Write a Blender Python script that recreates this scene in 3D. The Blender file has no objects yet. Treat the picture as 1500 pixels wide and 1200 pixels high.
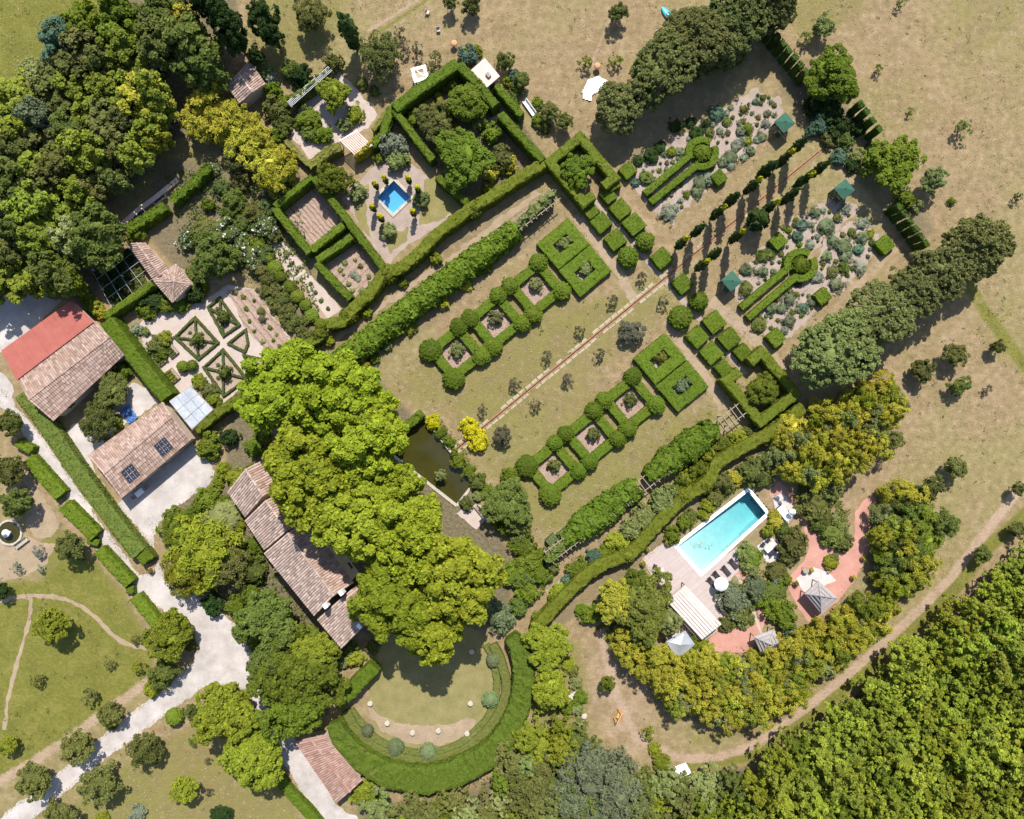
import bpy, bmesh, math, random
import numpy as np
from mathutils import Vector, Matrix
from mathutils.geometry import tessellate_polygon

# ------------------------------------------------------------------ camera, sky, sun, exposure
H = 110.0          # flying height of the camera in metres
S = 0.1            # metres of ground per photo pixel
scene = bpy.context.scene
COL = scene.collection
cam_d = bpy.data.cameras.new('aerial_camera')
cam = bpy.data.objects.new('aerial_camera', cam_d); COL.objects.link(cam)
cam.location = (0, 0, H)
cam_d.sensor_width = 36.0
cam_d.lens = 36.0 * H / 150.0
cam_d.clip_start = 1.0
cam_d.clip_end = 9000.0
scene.camera = cam

SUN_EL, SUN_AZ = math.radians(55), math.radians(8)     # azimuth measured from +Y towards +X
world = bpy.data.worlds.new('World'); scene.world = world
world.use_nodes = True
wt = world.node_tree; wt.nodes.clear()
wo = wt.nodes.new('ShaderNodeOutputWorld'); wb = wt.nodes.new('ShaderNodeBackground')
ws = wt.nodes.new('ShaderNodeTexSky'); ws.sky_type = 'NISHITA'; ws.sun_disc = False
ws.sun_elevation = SUN_EL; ws.sun_rotation = SUN_AZ
wb.inputs['Strength'].default_value = 0.115
wt.links.new(ws.outputs[0], wb.inputs[0]); wt.links.new(wb.outputs[0], wo.inputs[0])
sun_d = bpy.data.lights.new('sun', 'SUN'); sun = bpy.data.objects.new('sun', sun_d); COL.objects.link(sun)
sun_d.energy = 4.6; sun_d.angle = math.radians(0.53); sun_d.color = (1.0, 0.955, 0.88)
sdir = Vector((math.sin(SUN_AZ)*math.cos(SUN_EL), math.cos(SUN_AZ)*math.cos(SUN_EL), math.sin(SUN_EL)))
sun.rotation_euler = sdir.to_track_quat('Z', 'Y').to_euler()
vs = scene.view_settings
vs.view_transform = 'Standard'; vs.look = 'None'; vs.exposure = 0.74; vs.gamma = 1.0; vs.use_curve_mapping = False
scene.cycles.max_bounces = 6; scene.cycles.transparent_max_bounces = 8
scene.cycles.diffuse_bounces = 3

rng = np.random.default_rng(7)
random.seed(7)
UX = np.array((0.771, 0.637)); VX = np.array((0.637, -0.771))     # garden axes in the world plane
UANG = math.atan2(UX[1], UX[0])

def G(p, h=0.0):
    """ground position of a thing whose top at height h was seen at photo pixel p"""
    k = S * (H - h) / H
    return np.array(((p[0] - 750.0) * k, (600.0 - p[1]) * k))

# ------------------------------------------------------------------ object helpers
def link(name, data, parent=None, loc=(0, 0, 0), color=None, kind=None):
    o = bpy.data.objects.new(name, data); COL.objects.link(o)
    o.location = loc
    if parent is not None: o.parent = parent
    if color is not None: o.color = (*color, 1)
    if kind: o['kind'] = kind
    return o

def tag(o, label, cat, group=None):
    o['label'] = label; o['category'] = cat
    if group: o['group'] = group
    return o

def thing(name, label, cat, loc=(0, 0, 0), rz=0.0, group=None):
    o = bpy.data.objects.new(name, None); COL.objects.link(o)
    o.location = loc; o.rotation_euler = (0, 0, rz); o.empty_display_size = 0.3
    return tag(o, label, cat, group)

AUTO = []          # things whose label is finished once everything stands
def auto(o, look, cat, px, group=None):
    AUTO.append((o, look, cat, (px[0], px[1]), group)); o['category'] = cat
    if group: o['group'] = group
    return o

def mesh_np(name, V, F4=None, F3=None, mat=None, smooth=False, ngons=None):
    V = np.asarray(V, dtype=np.float32)
    loops, starts, tot = [], [], 0
    for F, n in ((F4, 4), (F3, 3)):
        if F is not None and len(F):
            F = np.asarray(F, dtype=np.int32)
            loops.append(F.ravel()); starts.append(tot + np.arange(len(F), dtype=np.int32) * n); tot += F.size
    for ng in (ngons or []):
        loops.append(np.asarray(ng, dtype=np.int32)); starts.append(np.array([tot], dtype=np.int32)); tot += len(ng)
    L = np.concatenate(loops); st = np.concatenate(starts)
    me = bpy.data.meshes.new(name)
    me.vertices.add(len(V)); me.vertices.foreach_set('co', V.ravel())
    me.loops.add(len(L)); me.loops.foreach_set('vertex_index', L)
    me.polygons.add(len(st)); me.polygons.foreach_set('loop_start', st)
    me.update(calc_edges=True)
    me.polygons.foreach_set('use_smooth', np.full(len(st), smooth, dtype=bool))
    if mat: me.materials.append(mat)
    return me

class MB:
    """collects boxes, bars and tubes for one mesh"""
    def __init__(s): s.v = []; s.f4 = []; s.f3 = []; s.ng = []
    def add(s, V, F4=(), F3=(), ng=()):
        b = len(s.v); s.v.extend([tuple(map(float, p)) for p in V])
        s.f4 += [tuple(i + b for i in f) for f in F4]; s.f3 += [tuple(i + b for i in f) for f in F3]
        s.ng += [tuple(i + b for i in f) for f in ng]
    def hexa(s, lo, hi):            # two matching quads, bottom and top
        s.add(list(lo) + list(hi), [(3, 2, 1, 0), (4, 5, 6, 7), (0, 1, 5, 4), (1, 2, 6, 5), (2, 3, 7, 6), (3, 0, 4, 7)])
    def box(s, c, d, rz=0.0):
        x, y, z = d[0] / 2, d[1] / 2, d[2] / 2; ca, sa = math.cos(rz), math.sin(rz)
        q = [(-x, -y), (x, -y), (x, y), (-x, y)]
        q = [(c[0] + a * ca - b * sa, c[1] + a * sa + b * ca) for a, b in q]
        s.hexa([(*p, c[2] - z) for p in q], [(*p, c[2] + z) for p in q])
    def bar(s, a, b, w, t):         # straight bar between two points, w wide (level) and t thick
        a = np.array(a, float); b = np.array(b, float); d = b - a; L = np.linalg.norm(d); d /= L
        up = np.array((0, 0, 1.0)) if abs(d[2]) < 0.95 else np.array((0, 1.0, 0))
        sx = np.cross(d, up); sx /= np.linalg.norm(sx); uz = np.cross(sx, d)
        o = [(-1, -1), (1, -1), (1, 1), (-1, 1)]
        s.hexa([a + sx * w / 2 * i + uz * t / 2 * j for i, j in o], [b + sx * w / 2 * i + uz * t / 2 * j for i, j in o])
    def tube(s, pts, rad, n=7, cap=True):
        pts = [np.array(p, float) for p in pts]; V = []
        for i, p in enumerate(pts):
            d = pts[min(i + 1, len(pts) - 1)] - pts[max(i - 1, 0)]; d /= (np.linalg.norm(d) + 1e-9)
            up = np.array((0, 0, 1.0)) if abs(d[2]) < 0.9 else np.array((1.0, 0, 0))
            a = np.cross(d, up); a /= np.linalg.norm(a); b = np.cross(d, a)
            for k in range(n):
                t = 2 * math.pi * k / n; V.append(p + rad[i] * (a * math.cos(t) + b * math.sin(t)))
        F = [(i * n + k, i * n + (k + 1) % n, (i + 1) * n + (k + 1) % n, (i + 1) * n + k) for i in range(len(pts) - 1) for k in range(n)]
        ng = [tuple(range(n)), tuple((len(pts) - 1) * n + k for k in reversed(range(n)))] if cap else []
        s.add(V, F, ng=ng)
    def lathe(s, prof, n=12, c=(0, 0, 0)):
        V = [(c[0] + r * math.cos(2 * math.pi * k / n), c[1] + r * math.sin(2 * math.pi * k / n), c[2] + z) for r, z in prof for k in range(n)]
        F = [(i * n + k, i * n + (k + 1) % n, (i + 1) * n + (k + 1) % n, (i + 1) * n + k) for i in range(len(prof) - 1) for k in range(n)]
        s.add(V, F, ng=[tuple(reversed(range(n))), tuple((len(prof) - 1) * n + k for k in range(n))])
    def mesh(s, name, mat, smooth=False): return mesh_np(name, s.v, s.f4, s.f3, mat, smooth, s.ng)
    def build(s, name, mat, parent=None, loc=(0, 0, 0), smooth=False, color=None, kind=None):
        return link(name, s.mesh(name, mat, smooth), parent, loc, color, kind)

# ------------------------------------------------------------------ materials
def nt(name):
    m = bpy.data.materials.new(name); m.use_nodes = True; t = m.node_tree; t.nodes.clear()
    out = t.nodes.new('ShaderNodeOutputMaterial'); return m, t, out
def nd(t, typ, **kw):
    n = t.nodes.new(typ)
    for k, v in kw.items():
        if k in n.inputs: n.inputs[k].default_value = v
        else: setattr(n, k, v)
    return n
def noise(t, scale, detail=3, rough=0.6, coord=None):
    n = nd(t, 'ShaderNodeTexNoise', Scale=scale, Detail=detail, Roughness=rough)
    if coord is not None: t.links.new(coord, n.inputs['Vector'])
    return n.outputs['Fac']
def ramp(t, fac, stops):
    r = t.nodes.new('ShaderNodeValToRGB'); e = r.color_ramp.elements
    while len(e) < len(stops): e.new(0.5)
    for el, (p, c) in zip(e, stops):
        el.position = p; el.color = (*c, 1) if len(c) == 3 else c
    t.links.new(fac, r.inputs[0]); return r.outputs[0]
def mixc(t, fac, a, b, mode='MIX'):
    n = t.nodes.new('ShaderNodeMix'); n.data_type = 'RGBA'; n.blend_type = mode
    for sock, v in ((n.inputs[0], fac), (n.inputs[6], a), (n.inputs[7], b)):
        if isinstance(v, bpy.types.NodeSocket): t.links.new(v, sock)
        elif isinstance(v, (int, float)): sock.default_value = v
        else: sock.default_value = (*v, 1)
    return n.outputs[2]
def maths(t, op, a, b=0.0, c=None):
    n = t.nodes.new('ShaderNodeMath'); n.operation = op
    for i, v in enumerate((a, b) if c is None else (a, b, c)):
        if isinstance(v, bpy.types.NodeSocket): t.links.new(v, n.inputs[i])
        else: n.inputs[i].default_value = v
    return n.outputs[0]
def smooth(t, v, lo, hi):
    n = t.nodes.new('ShaderNodeMapRange'); n.interpolation_type = 'SMOOTHSTEP'
    t.links.new(v, n.inputs[0]); n.inputs[1].default_value = lo; n.inputs[2].default_value = hi
    return n.outputs[0]
def bump(t, h, strength=0.4, dist=0.05):
    b = nd(t, 'ShaderNodeBump', Strength=strength, Distance=dist); t.links.new(h, b.inputs['Height']); return b.outputs[0]
def pbsdf(t, out, col, rough=0.85, spec=0.25, normal=None, metal=0.0):
    p = nd(t, 'ShaderNodeBsdfPrincipled', Roughness=rough, Metallic=metal)
    p.inputs['Specular IOR Level'].default_value = spec
    if isinstance(col, bpy.types.NodeSocket): t.links.new(col, p.inputs['Base Color'])
    else: p.inputs['Base Color'].default_value = (*col, 1)
    if normal is not None: t.links.new(normal, p.inputs['Normal'])
    t.links.new(p.outputs[0], out.inputs[0]); return p
def gpos(t): return t.nodes.new('ShaderNodeNewGeometry').outputs['Position']

def plain(name, c1, c2, scale=3.0, rough=0.85, spec=0.25, bmp=0.3, fine=25.0, amp=0.5, metal=0.0, bdist=0.03):
    m, t, out = nt(name); pos = gpos(t)
    a = noise(t, scale, 4, 0.65, pos); b = noise(t, fine, 2, 0.6, pos)
    f = maths(t, 'ADD', maths(t, 'MULTIPLY', a, 1 - amp), maths(t, 'MULTIPLY', b, amp))
    col = ramp(t, f, [(0.32, c1), (0.68, c2)])
    pbsdf(t, out, col, rough, spec, bump(t, b, bmp, bdist) if bmp else None, metal); return m

def leafmat(name, white=0.0, dry=0.05, trans=0.24, uneven=0.14):
    """leaves: the object's own colour, each leaf a little different, with some dry ones"""
    m, t, out = nt(name)
    oi = t.nodes.new('ShaderNodeObjectInfo'); ge = t.nodes.new('ShaderNodeNewGeometry')
    rnd = ge.outputs['Random Per Island']
    n1 = noise(t, 0.55, 3, 0.6, ge.outputs['Position'])
    n2 = noise(t, 5.0, 2, 0.6, ge.outputs['Position'])
    v = maths(t, 'ADD', maths(t, 'MULTIPLY', rnd, 0.55), maths(t, 'MULTIPLY', n2, 0.75))       # about 0.1..1.2
    v = maths(t, 'ADD', v, 0.32)
    mul = t.nodes.new('ShaderNodeVectorMath'); mul.operation = 'SCALE'
    t.links.new(oi.outputs['Color'], mul.inputs[0]); t.links.new(v, mul.inputs['Scale'])
    hs = nd(t, 'ShaderNodeHueSaturation'); t.links.new(mul.outputs[0], hs.inputs['Color'])
    hue = maths(t, 'ADD', maths(t, 'MULTIPLY', n1, 0.03), maths(t, 'ADD', maths(t, 'MULTIPLY', oi.outputs['Random'], 0.010), 0.4845)); t.links.new(hue, hs.inputs['Hue'])
    col = hs.outputs[0]
    n3 = noise(t, 1.5, 4, 0.7, ge.outputs['Position'])
    col = mixc(t, maths(t, 'MULTIPLY', smooth(t, n3, 0.42, 0.62), uneven), col, mixc(t, 1.0, col, (0.62, 0.66, 0.6), 'MULTIPLY'))
    dr = maths(t, 'MULTIPLY', maths(t, 'MAXIMUM', smooth(t, n1, 0.58, 0.75), smooth(t, n3, 0.62, 0.72)), dry)
    col = mixc(t, dr, col, (0.20, 0.135, 0.04))
    if white > 0:
        w = maths(t, 'GREATER_THAN', rnd, 1 - white); col = mixc(t, w, col, (0.72, 0.70, 0.66))
    p = nd(t, 'ShaderNodeBsdfPrincipled', Roughness=0.7); p.inputs['Specular IOR Level'].default_value = 0.08
    t.links.new(col, p.inputs['Base Color'])
    tr = t.nodes.new('ShaderNodeBsdfTranslucent'); t.links.new(col, tr.inputs[0])
    mx = t.nodes.new('ShaderNodeMixShader'); mx.inputs[0].default_value = trans
    t.links.new(p.outputs[0], mx.inputs[1]); t.links.new(tr.outputs[0], mx.inputs[2]); t.links.new(mx.outputs[0], out.inputs[0])
    return m

M = {}
M['leaf'] = leafmat('leaves')
M['hedge'] = leafmat('clipped_leaves', dry=0.36, trans=0.15, uneven=0.32)
M['flower'] = leafmat('leaves_with_white_flowers', white=0.1)
M['bark'] = plain('bark', (0.09, 0.07, 0.05), (0.2, 0.16, 0.12), 4, 0.9)
M['gravel'] = plain('pale_gravel', (0.25, 0.222, 0.2), (0.5, 0.455, 0.43), 0.32, 0.95, 0.1, 0.6, 9, 0.35)
M['pink_gravel'] = plain('pinkish_gravel', (0.205, 0.158, 0.128), (0.37, 0.295, 0.25), 0.6, 0.95, 0.1, 0.6, 9, 0.55)
M['pale_path'] = plain('pale_pink_path', (0.31, 0.25, 0.215), (0.46, 0.385, 0.34), 0.6, 0.95, 0.1, 0.4, 9, 0.5)
M['earth_path'] = plain('trodden_earth', (0.2, 0.148, 0.095), (0.34, 0.26, 0.178), 0.7, 0.95, 0.1, 0.4, 6, 0.5)
M['soil'] = plain('garden_soil', (0.2, 0.15, 0.11), (0.4, 0.31, 0.25), 0.9, 0.95, 0.1, 0.8, 5, 0.6, bdist=0.08)
M['tilled'] = plain('tilled_soil', (0.2, 0.135, 0.1), (0.36, 0.265, 0.215), 0.7, 0.95, 0.1, 0.8, 4, 0.6, bdist=0.08)
M['turf'] = plain('short_turf', (0.13, 0.118, 0.04), (0.25, 0.212, 0.095), 0.6, 0.95, 0.1, 0.7, 7, 0.55, bdist=0.06)
M['terracotta'] = plain('terracotta_paving', (0.33, 0.16, 0.122), (0.455, 0.245, 0.195), 0.5, 0.85, 0.2, 0.2, 5, 0.4)
M['stone'] = plain('pale_stone', (0.28, 0.255, 0.19), (0.47, 0.42, 0.34), 1.5, 0.8, 0.25, 0.3, 12, 0.5)
M['rill_stone'] = plain('mossy_cream_stone', (0.22, 0.2, 0.125), (0.4, 0.36, 0.26), 1.2, 0.9, 0.1, 0.4, 7, 0.6)
M['brick'] = plain('red_brick_edging', (0.22, 0.1, 0.055), (0.38, 0.21, 0.125), 3, 0.9, 0.15, 0.3, 14, 0.5)
M['coping'] = plain('white_coping', (0.74, 0.74, 0.72), (0.86, 0.86, 0.85), 1.2, 0.6, 0.3, 0.1, 12, 0.4)
M['white'] = plain('white_paint', (0.74, 0.74, 0.73), (0.84, 0.84, 0.83), 2, 0.5, 0.4, 0.05, 12, 0.4)
M['cloth'] = plain('white_canvas', (0.74, 0.73, 0.7), (0.86, 0.85, 0.83), 2, 0.9, 0.1, 0.2, 12, 0.4)
M['render'] = plain('ochre_render', (0.42, 0.33, 0.24), (0.56, 0.46, 0.35), 0.8, 0.9, 0.1, 0.2, 12, 0.4)
M['wood'] = plain('weathered_wood', (0.2, 0.15, 0.11), (0.36, 0.29, 0.23), 2, 0.8, 0.2, 0.3, 18, 0.5)
M['darkwood'] = plain('dark_stained_wood', (0.03, 0.025, 0.022), (0.08, 0.065, 0.055), 2, 0.6, 0.3, 0.2, 18, 0.5)
M['palewood'] = plain('pale_grey_wood', (0.42, 0.355, 0.325), (0.56, 0.49, 0.45), 0.8, 0.8, 0.2, 0.2, 8, 0.5)
M['metal'] = plain('grey_metal', (0.3, 0.32, 0.34), (0.42, 0.44, 0.47), 1.5, 0.45, 0.5, 0.1, 12, 0.4, 0.4)
M['redsheet'] = plain('red_roof_sheet', (0.255, 0.068, 0.052), (0.325, 0.1, 0.078), 0.5, 0.7, 0.3, 0.05, 6, 0.3)
M['greypanel'] = plain('pale_grey_panel', (0.25, 0.28, 0.31), (0.42, 0.44, 0.465), 0.55, 0.6, 0.15, 0.05, 3, 0.3)
M['reed'] = plain('grey_reed_thatch', (0.2, 0.18, 0.175), (0.38, 0.345, 0.335), 1.2, 0.95, 0.1, 0.8, 14, 0.6)
M['greenpaint'] = plain('green_painted_metal', (0.028, 0.082, 0.055), (0.045, 0.115, 0.08), 2, 0.7, 0.08, 0.05, 10, 0.4)
M['teal'] = plain('teal_plastic', (0.02, 0.27, 0.32), (0.04, 0.4, 0.45), 2, 0.4, 0.4, 0.05, 10, 0.4)
M['blue'] = plain('blue_tarpaulin', (0.035, 0.1, 0.3), (0.1, 0.2, 0.45), 1.5, 0.5, 0.4, 0.3, 5, 0.4)
M['pot'] = plain('clay_pot', (0.42, 0.2, 0.1), (0.55, 0.3, 0.17), 3, 0.85, 0.2, 0.1, 14, 0.4)
M['orange'] = plain('orange_paint', (0.62, 0.25, 0.05), (0.72, 0.34, 0.09), 3, 0.5, 0.3, 0.05, 14, 0.4)
M['pink'] = plain('pink_plaster', (0.5, 0.36, 0.31), (0.64, 0.5, 0.45), 1.5, 0.9, 0.2, 0.2, 10, 0.4)
M['dark'] = plain('dark_opening', (0.015, 0.015, 0.017), (0.03, 0.03, 0.033), 2, 0.6, 0.3, 0.0)
M['cushion'] = plain('charcoal_cushion', (0.025, 0.022, 0.025), (0.06, 0.055, 0.06), 2, 0.9, 0.1, 0.1, 12, 0.4)
M['cobble'] = plain('grey_paving', (0.34, 0.32, 0.3), (0.52, 0.48, 0.46), 0.8, 0.85, 0.2, 0.3, 6, 0.5)

def deckmat():
    m, t, out = nt('deck_boards'); pos = gpos(t)
    mp = nd(t, 'ShaderNodeMapping'); mp.inputs['Rotation'].default_value = (0, 0, -UANG); t.links.new(pos, mp.inputs[0])
    w = nd(t, 'ShaderNodeTexBrick', Scale=1.0); w.inputs['Brick Width'].default_value = 3.2; w.inputs['Row Height'].default_value = 0.16
    w.inputs['Mortar Size'].default_value = 0.012
    w.inputs['Color1'].default_value = (0.33, 0.275, 0.255, 1); w.inputs['Color2'].default_value = (0.41, 0.345, 0.32, 1); w.inputs['Mortar'].default_value = (0.16, 0.13, 0.12, 1)
    t.links.new(mp.outputs[0], w.inputs['Vector'])
    col = mixc(t, 0.35, w.outputs[0], ramp(t, noise(t, 1.3, 4, 0.6, pos), [(0.3, (0.42, 0.33, 0.3)), (0.7, (0.48, 0.415, 0.39))]))
    pbsdf(t, out, col, 0.8, 0.2); return m
M['deck'] = deckmat()

def tilemat(name, a, b, c):
    m, t, out = nt(name); ge = t.nodes.new('ShaderNodeNewGeometry')
    col = ramp(t, ge.outputs['Random Per Island'], [(0.0, a), (0.5, b), (1.0, c)])
    n = noise(t, 0.8, 4, 0.65, ge.outputs['Position'])
    col = mixc(t, smooth(t, n, 0.5, 0.72), col, mixc(t, 0.5, col, (0.25, 0.2, 0.165)))
    n2 = noise(t, 11, 3, 0.6, ge.outputs['Position'])
    col = mixc(t, maths(t, 'MULTIPLY', n2, 0.3), col, (0.42, 0.35, 0.3))
    pbsdf(t, out, col, 0.9, 0.15); return m
M['tile'] = tilemat('canal_tiles', (0.18, 0.105, 0.076), (0.285, 0.182, 0.142), (0.39, 0.28, 0.23))
M['tile_old'] = tilemat('old_grey_tiles', (0.2, 0.135, 0.11), (0.31, 0.225, 0.19), (0.46, 0.35, 0.29))
M['tile_red'] = tilemat('reddish_tiles', (0.18, 0.085, 0.064), (0.255, 0.135, 0.105), (0.34, 0.205, 0.165))

def watermat(name, tint, dens, ripple=0.16):
    m, t, out = nt(name)
    tr = t.nodes.new('ShaderNodeBsdfTransparent'); gl = nd(t, 'ShaderNodeBsdfGlossy', Roughness=0.03)
    nb = bump(t, noise(t, 1.6, 3, 0.6, gpos(t)), ripple, 0.1); t.links.new(nb, gl.inputs['Normal'])
    fr = nd(t, 'ShaderNodeFresnel', IOR=1.33); t.links.new(nb, fr.inputs['Normal'])
    mx = t.nodes.new('ShaderNodeMixShader'); t.links.new(fr.outputs[0], mx.inputs[0])
    t.links.new(tr.outputs[0], mx.inputs[1]); t.links.new(gl.outputs[0], mx.inputs[2]); t.links.new(mx.outputs[0], out.inputs[0])
    va = t.nodes.new('ShaderNodeVolumeAbsorption'); va.inputs['Color'].default_value = (*tint, 1); va.inputs['Density'].default_value = dens
    t.links.new(va.outputs[0], out.inputs['Volume']); return m
M['poolwater'] = watermat('clear_pool_water', (0.2, 0.76, 0.82), 0.42)
M['basinwater'] = watermat('blue_basin_water', (0.12, 0.6, 0.85), 0.6)
M['poolwall'] = plain('pool_lining', (0.32, 0.45, 0.44), (0.47, 0.58, 0.56), 0.9, 0.7, 0.3, 0.0, 7, 0.5)  # lighter mottling put into the lining colour, like caustic light under water
M['basinwall'] = plain('blue_basin_lining', (0.22, 0.52, 0.66), (0.3, 0.6, 0.74), 0.7, 0.7, 0.3, 0.0, 7, 0.5)
M['pondwater'] = plain('murky_pond_water', (0.028, 0.027, 0.006), (0.042, 0.038, 0.009), 0.25, 0.12, 0.5, 0.02, 3, 0.2)
# ------------------------------------------------------------------ leaves, crowns, hedges
def norm(v): return v / (np.linalg.norm(v, axis=-1, keepdims=True) + 1e-9)

def leaf_quads(P, N, size, tilt=0.6, asp=0.6, r=rng):
    n = norm(N + tilt * r.normal(size=P.shape))
    t = norm(np.cross(n, r.normal(size=P.shape))); b = np.cross(n, t)
    s = (size * r.uniform(0.65, 1.35, len(P)))[:, None] if np.isscalar(size) else size[:, None]
    V = np.stack((P - t * s, P - b * s * asp + n * s * 0.15, P + t * s, P + b * s * asp + n * s * 0.15), 1).reshape(-1, 3)
    F = np.arange(len(P) * 4, dtype=np.int32).reshape(-1, 4)
    return V, F

def ico(sub):
    bm = bmesh.new(); bmesh.ops.create_icosphere(bm, subdivisions=sub, radius=1)
    V = np.array([v.co[:] for v in bm.verts]); F = np.array([[v.index for v in f.verts] for f in bm.faces], dtype=np.int32); bm.free()
    return V, F
ICO2, ICO3 = ico(2), ico(3)

def lump(V, r, amp=0.15, k=3):
    out = np.ones(len(V))
    for _ in range(k):
        d = norm(r.normal(size=3)); f = r.uniform(1.5, 4); ph = r.uniform(0, 6.28)
        out += amp / k * 1.7 * np.sin(f * (V @ d) * 2 + ph)
    return out

def crown_mesh(name, seed, R, hz, zc, ncl, nleaf, leaf, rc=(0.22, 0.36), asp=0.6, tilt=0.6, core=0.72, low=-0.35, mat='leaf', up=0.45, fill=0.15, spread=(0.66, 0.9), lobe=0.28, cl=0.2):
    """billowing crown: leaf clumps over an uneven ellipsoid R x R x hz around height zc"""
    r = np.random.default_rng(seed)
    D = norm(r.normal(size=(ncl * 3, 3))); D = D[D[:, 2] > low][:ncl]
    lob = lump(D, r, lobe)
    ax = np.array((R, R, hz))
    rad = r.uniform(spread[0], spread[1], len(D)) * lob
    inner = r.random(len(D)) < fill; rad[inner] *= 0.7
    C = D * rad[:, None] * ax
    RC = r.uniform(rc[0], rc[1], len(D)) * R
    idx = np.repeat(np.arange(len(D)), nleaf)
    d = norm(r.normal(size=(len(idx), 3)) + 0.9 * D[idx] + np.array((0, 0, up)))
    P = C[idx] + d * (RC[idx] * r.uniform(0.55, 1.08, len(idx)))[:, None] * np.array((1, 1, min(1.0, hz / R + 0.25)))
    V, F = leaf_quads(P, d + np.array((0, 0, 0.75)), leaf, tilt, asp, r)
    cv, cf = ICO3 if R > 2.5 else ICO2
    cv = cv * (core * lump(cv, r, cl))[:, None] * ax
    V = np.concatenate((V, cv)); F3 = cf + len(F) * 4
    V[:, 2] += zc
    V[:, 2] = np.maximum(V[:, 2], 0.02)
    return mesh_np(name, V, F, F3, M[mat])

def trunk_mesh(name, seed, R, h, rad):
    r = np.random.default_rng(seed + 500); mb = MB()
    lean = r.normal(size=2) * 0.04 * h
    top = np.array((lean[0], lean[1], 0.72 * h))
    mb.tube([(0, 0, -0.05), top * 0.35 + np.array((0, 0, 0)), top * 0.7, top], [rad * 1.25, rad * 0.95, rad * 0.6, rad * 0.2], 7)
    for k in range(4):
        a = k * 1.57 + r.uniform(-0.4, 0.4); s = top * r.uniform(0.42, 0.62)
        e = s + np.array((math.cos(a) * R * 0.6, math.sin(a) * R * 0.6, h * 0.2))
        mb.tube([s, (s + e) / 2 + np.array((0, 0, -0.03 * h)), e], [rad * 0.5, rad * 0.35, rad * 0.1], 5)
    return mb.mesh(name, M['bark'])

PROTO = {}
def proto(kind, n, R, h, make, trad=0.2):
    PROTO[kind] = (R, h, [make(i) for i in range(n)], [trunk_mesh('trunk', i + len(PROTO) * 10, R, h, trad) for i in range(min(n, 2))] if trad else None)
# kind, variants, nominal radius, nominal height
proto('plane', 3, 7.0, 17, lambda i: crown_mesh('crown', 10 + i, 7.0, 5.6, 11.4, 230, 120, 0.32, (0.11, 0.19), 0.7, 0.6, 0.58, -0.35, fill=0.25), 0.5)
proto('broad', 4, 4.5, 9, lambda i: crown_mesh('crown', 20 + i, 4.5, 3.5, 5.6, 150, 75, 0.25, (0.13, 0.22), 0.65, 0.6, 0.6, -0.45, fill=0.22), 0.28)
proto('oak', 3, 4.5, 9, lambda i: crown_mesh('crown', 30 + i, 4.5, 3.2, 5.9, 420, 44, 0.2, (0.075, 0.13), 0.6, 0.7, 0.64, -0.5, spread=(0.76, 0.98), lobe=0.16, fill=0.05), 0.3)
proto('wood', 4, 2.6, 8, lambda i: crown_mesh('crown', 40 + i, 2.6, 3.2, 5.0, 60, 62, 0.23, (0.16, 0.3), 0.65, 0.6, 0.58, -0.5, lobe=0.36, fill=0.25), 0.2)
proto('thicket', 5, 2.1, 8, lambda i: crown_mesh('crown', 200 + i, 2.1, 3.3, 4.9, 100, 34, 0.19, (0.13, 0.24), 0.6, 0.65, 0.5, -0.75, lobe=0.5, fill=0.3, spread=(0.5, 1.05), up=0.7), 0.09)
proto('soft', 3, 3.0, 6, lambda i: crown_mesh('crown', 50 + i, 3.0, 2.5, 3.7, 85, 60, 0.2, (0.15, 0.27), 0.38, 0.8, 0.58, -0.5), 0.18)
proto('small', 4, 2.0, 4.5, lambda i: crown_mesh('crown', 60 + i, 2.0, 1.6, 2.9, 42, 60, 0.15, (0.18, 0.32), 0.6, 0.65, 0.68, -0.55), 0.12)
proto('bamboo', 4, 1.7, 5.5, lambda i: crown_mesh('crown', 70 + i, 1.7, 2.6, 2.9, 40, 50, 0.27, (0.2, 0.4), 0.24, 0.9, 0.45, -0.7, up=0.8, lobe=0.4, fill=0.25), 0.06)
proto('sparse', 3, 0.9, 2.4, lambda i: crown_mesh('crown', 80 + i, 0.9, 0.8, 1.5, 16, 22, 0.13, (0.18, 0.4), 0.45, 0.9, 0.2, -0.7), 0.06)
proto('shrub', 5, 1.2, 1.5, lambda i: crown_mesh('shrub', 90 + i, 1.2, 0.85, 0.66, 34, 40, 0.13, (0.2, 0.36), 0.55, 0.65, 0.8, -0.6), 0)
proto('mound', 5, 0.7, 0.7, lambda i: crown_mesh('mound', 100 + i, 0.7, 0.42, 0.28, 24, 24, 0.085, (0.2, 0.34), 0.3, 0.7, 0.85, -0.4), 0)
proto('flower', 3, 1.3, 1.7, lambda i: crown_mesh('flowering_shrub', 110 + i, 1.3, 0.95, 0.76, 34, 44, 0.13, (0.2, 0.36), 0.6, 0.65, 0.75, -0.6, mat='flower'), 0)
proto('ball', 3, 1.35, 2.3, lambda i: crown_mesh('topiary', 120 + i, 1.35, 1.25, 1.08, 150, 14, 0.1, (0.05, 0.09), 0.7, 0.4, 0.97, -0.8, mat='hedge', fill=0, spread=(0.94, 0.97), up=0.2, lobe=0.04, cl=0.05), 0)
proto('dome', 2, 1.3, 1.6, lambda i: crown_mesh('topiary', 130 + i, 1.3, 0.95, 0.66, 130, 14, 0.09, (0.05, 0.09), 0.7, 0.4, 0.97, -0.6, mat='hedge', fill=0, spread=(0.94, 0.97), up=0.2, lobe=0.04, cl=0.05), 0)
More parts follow.
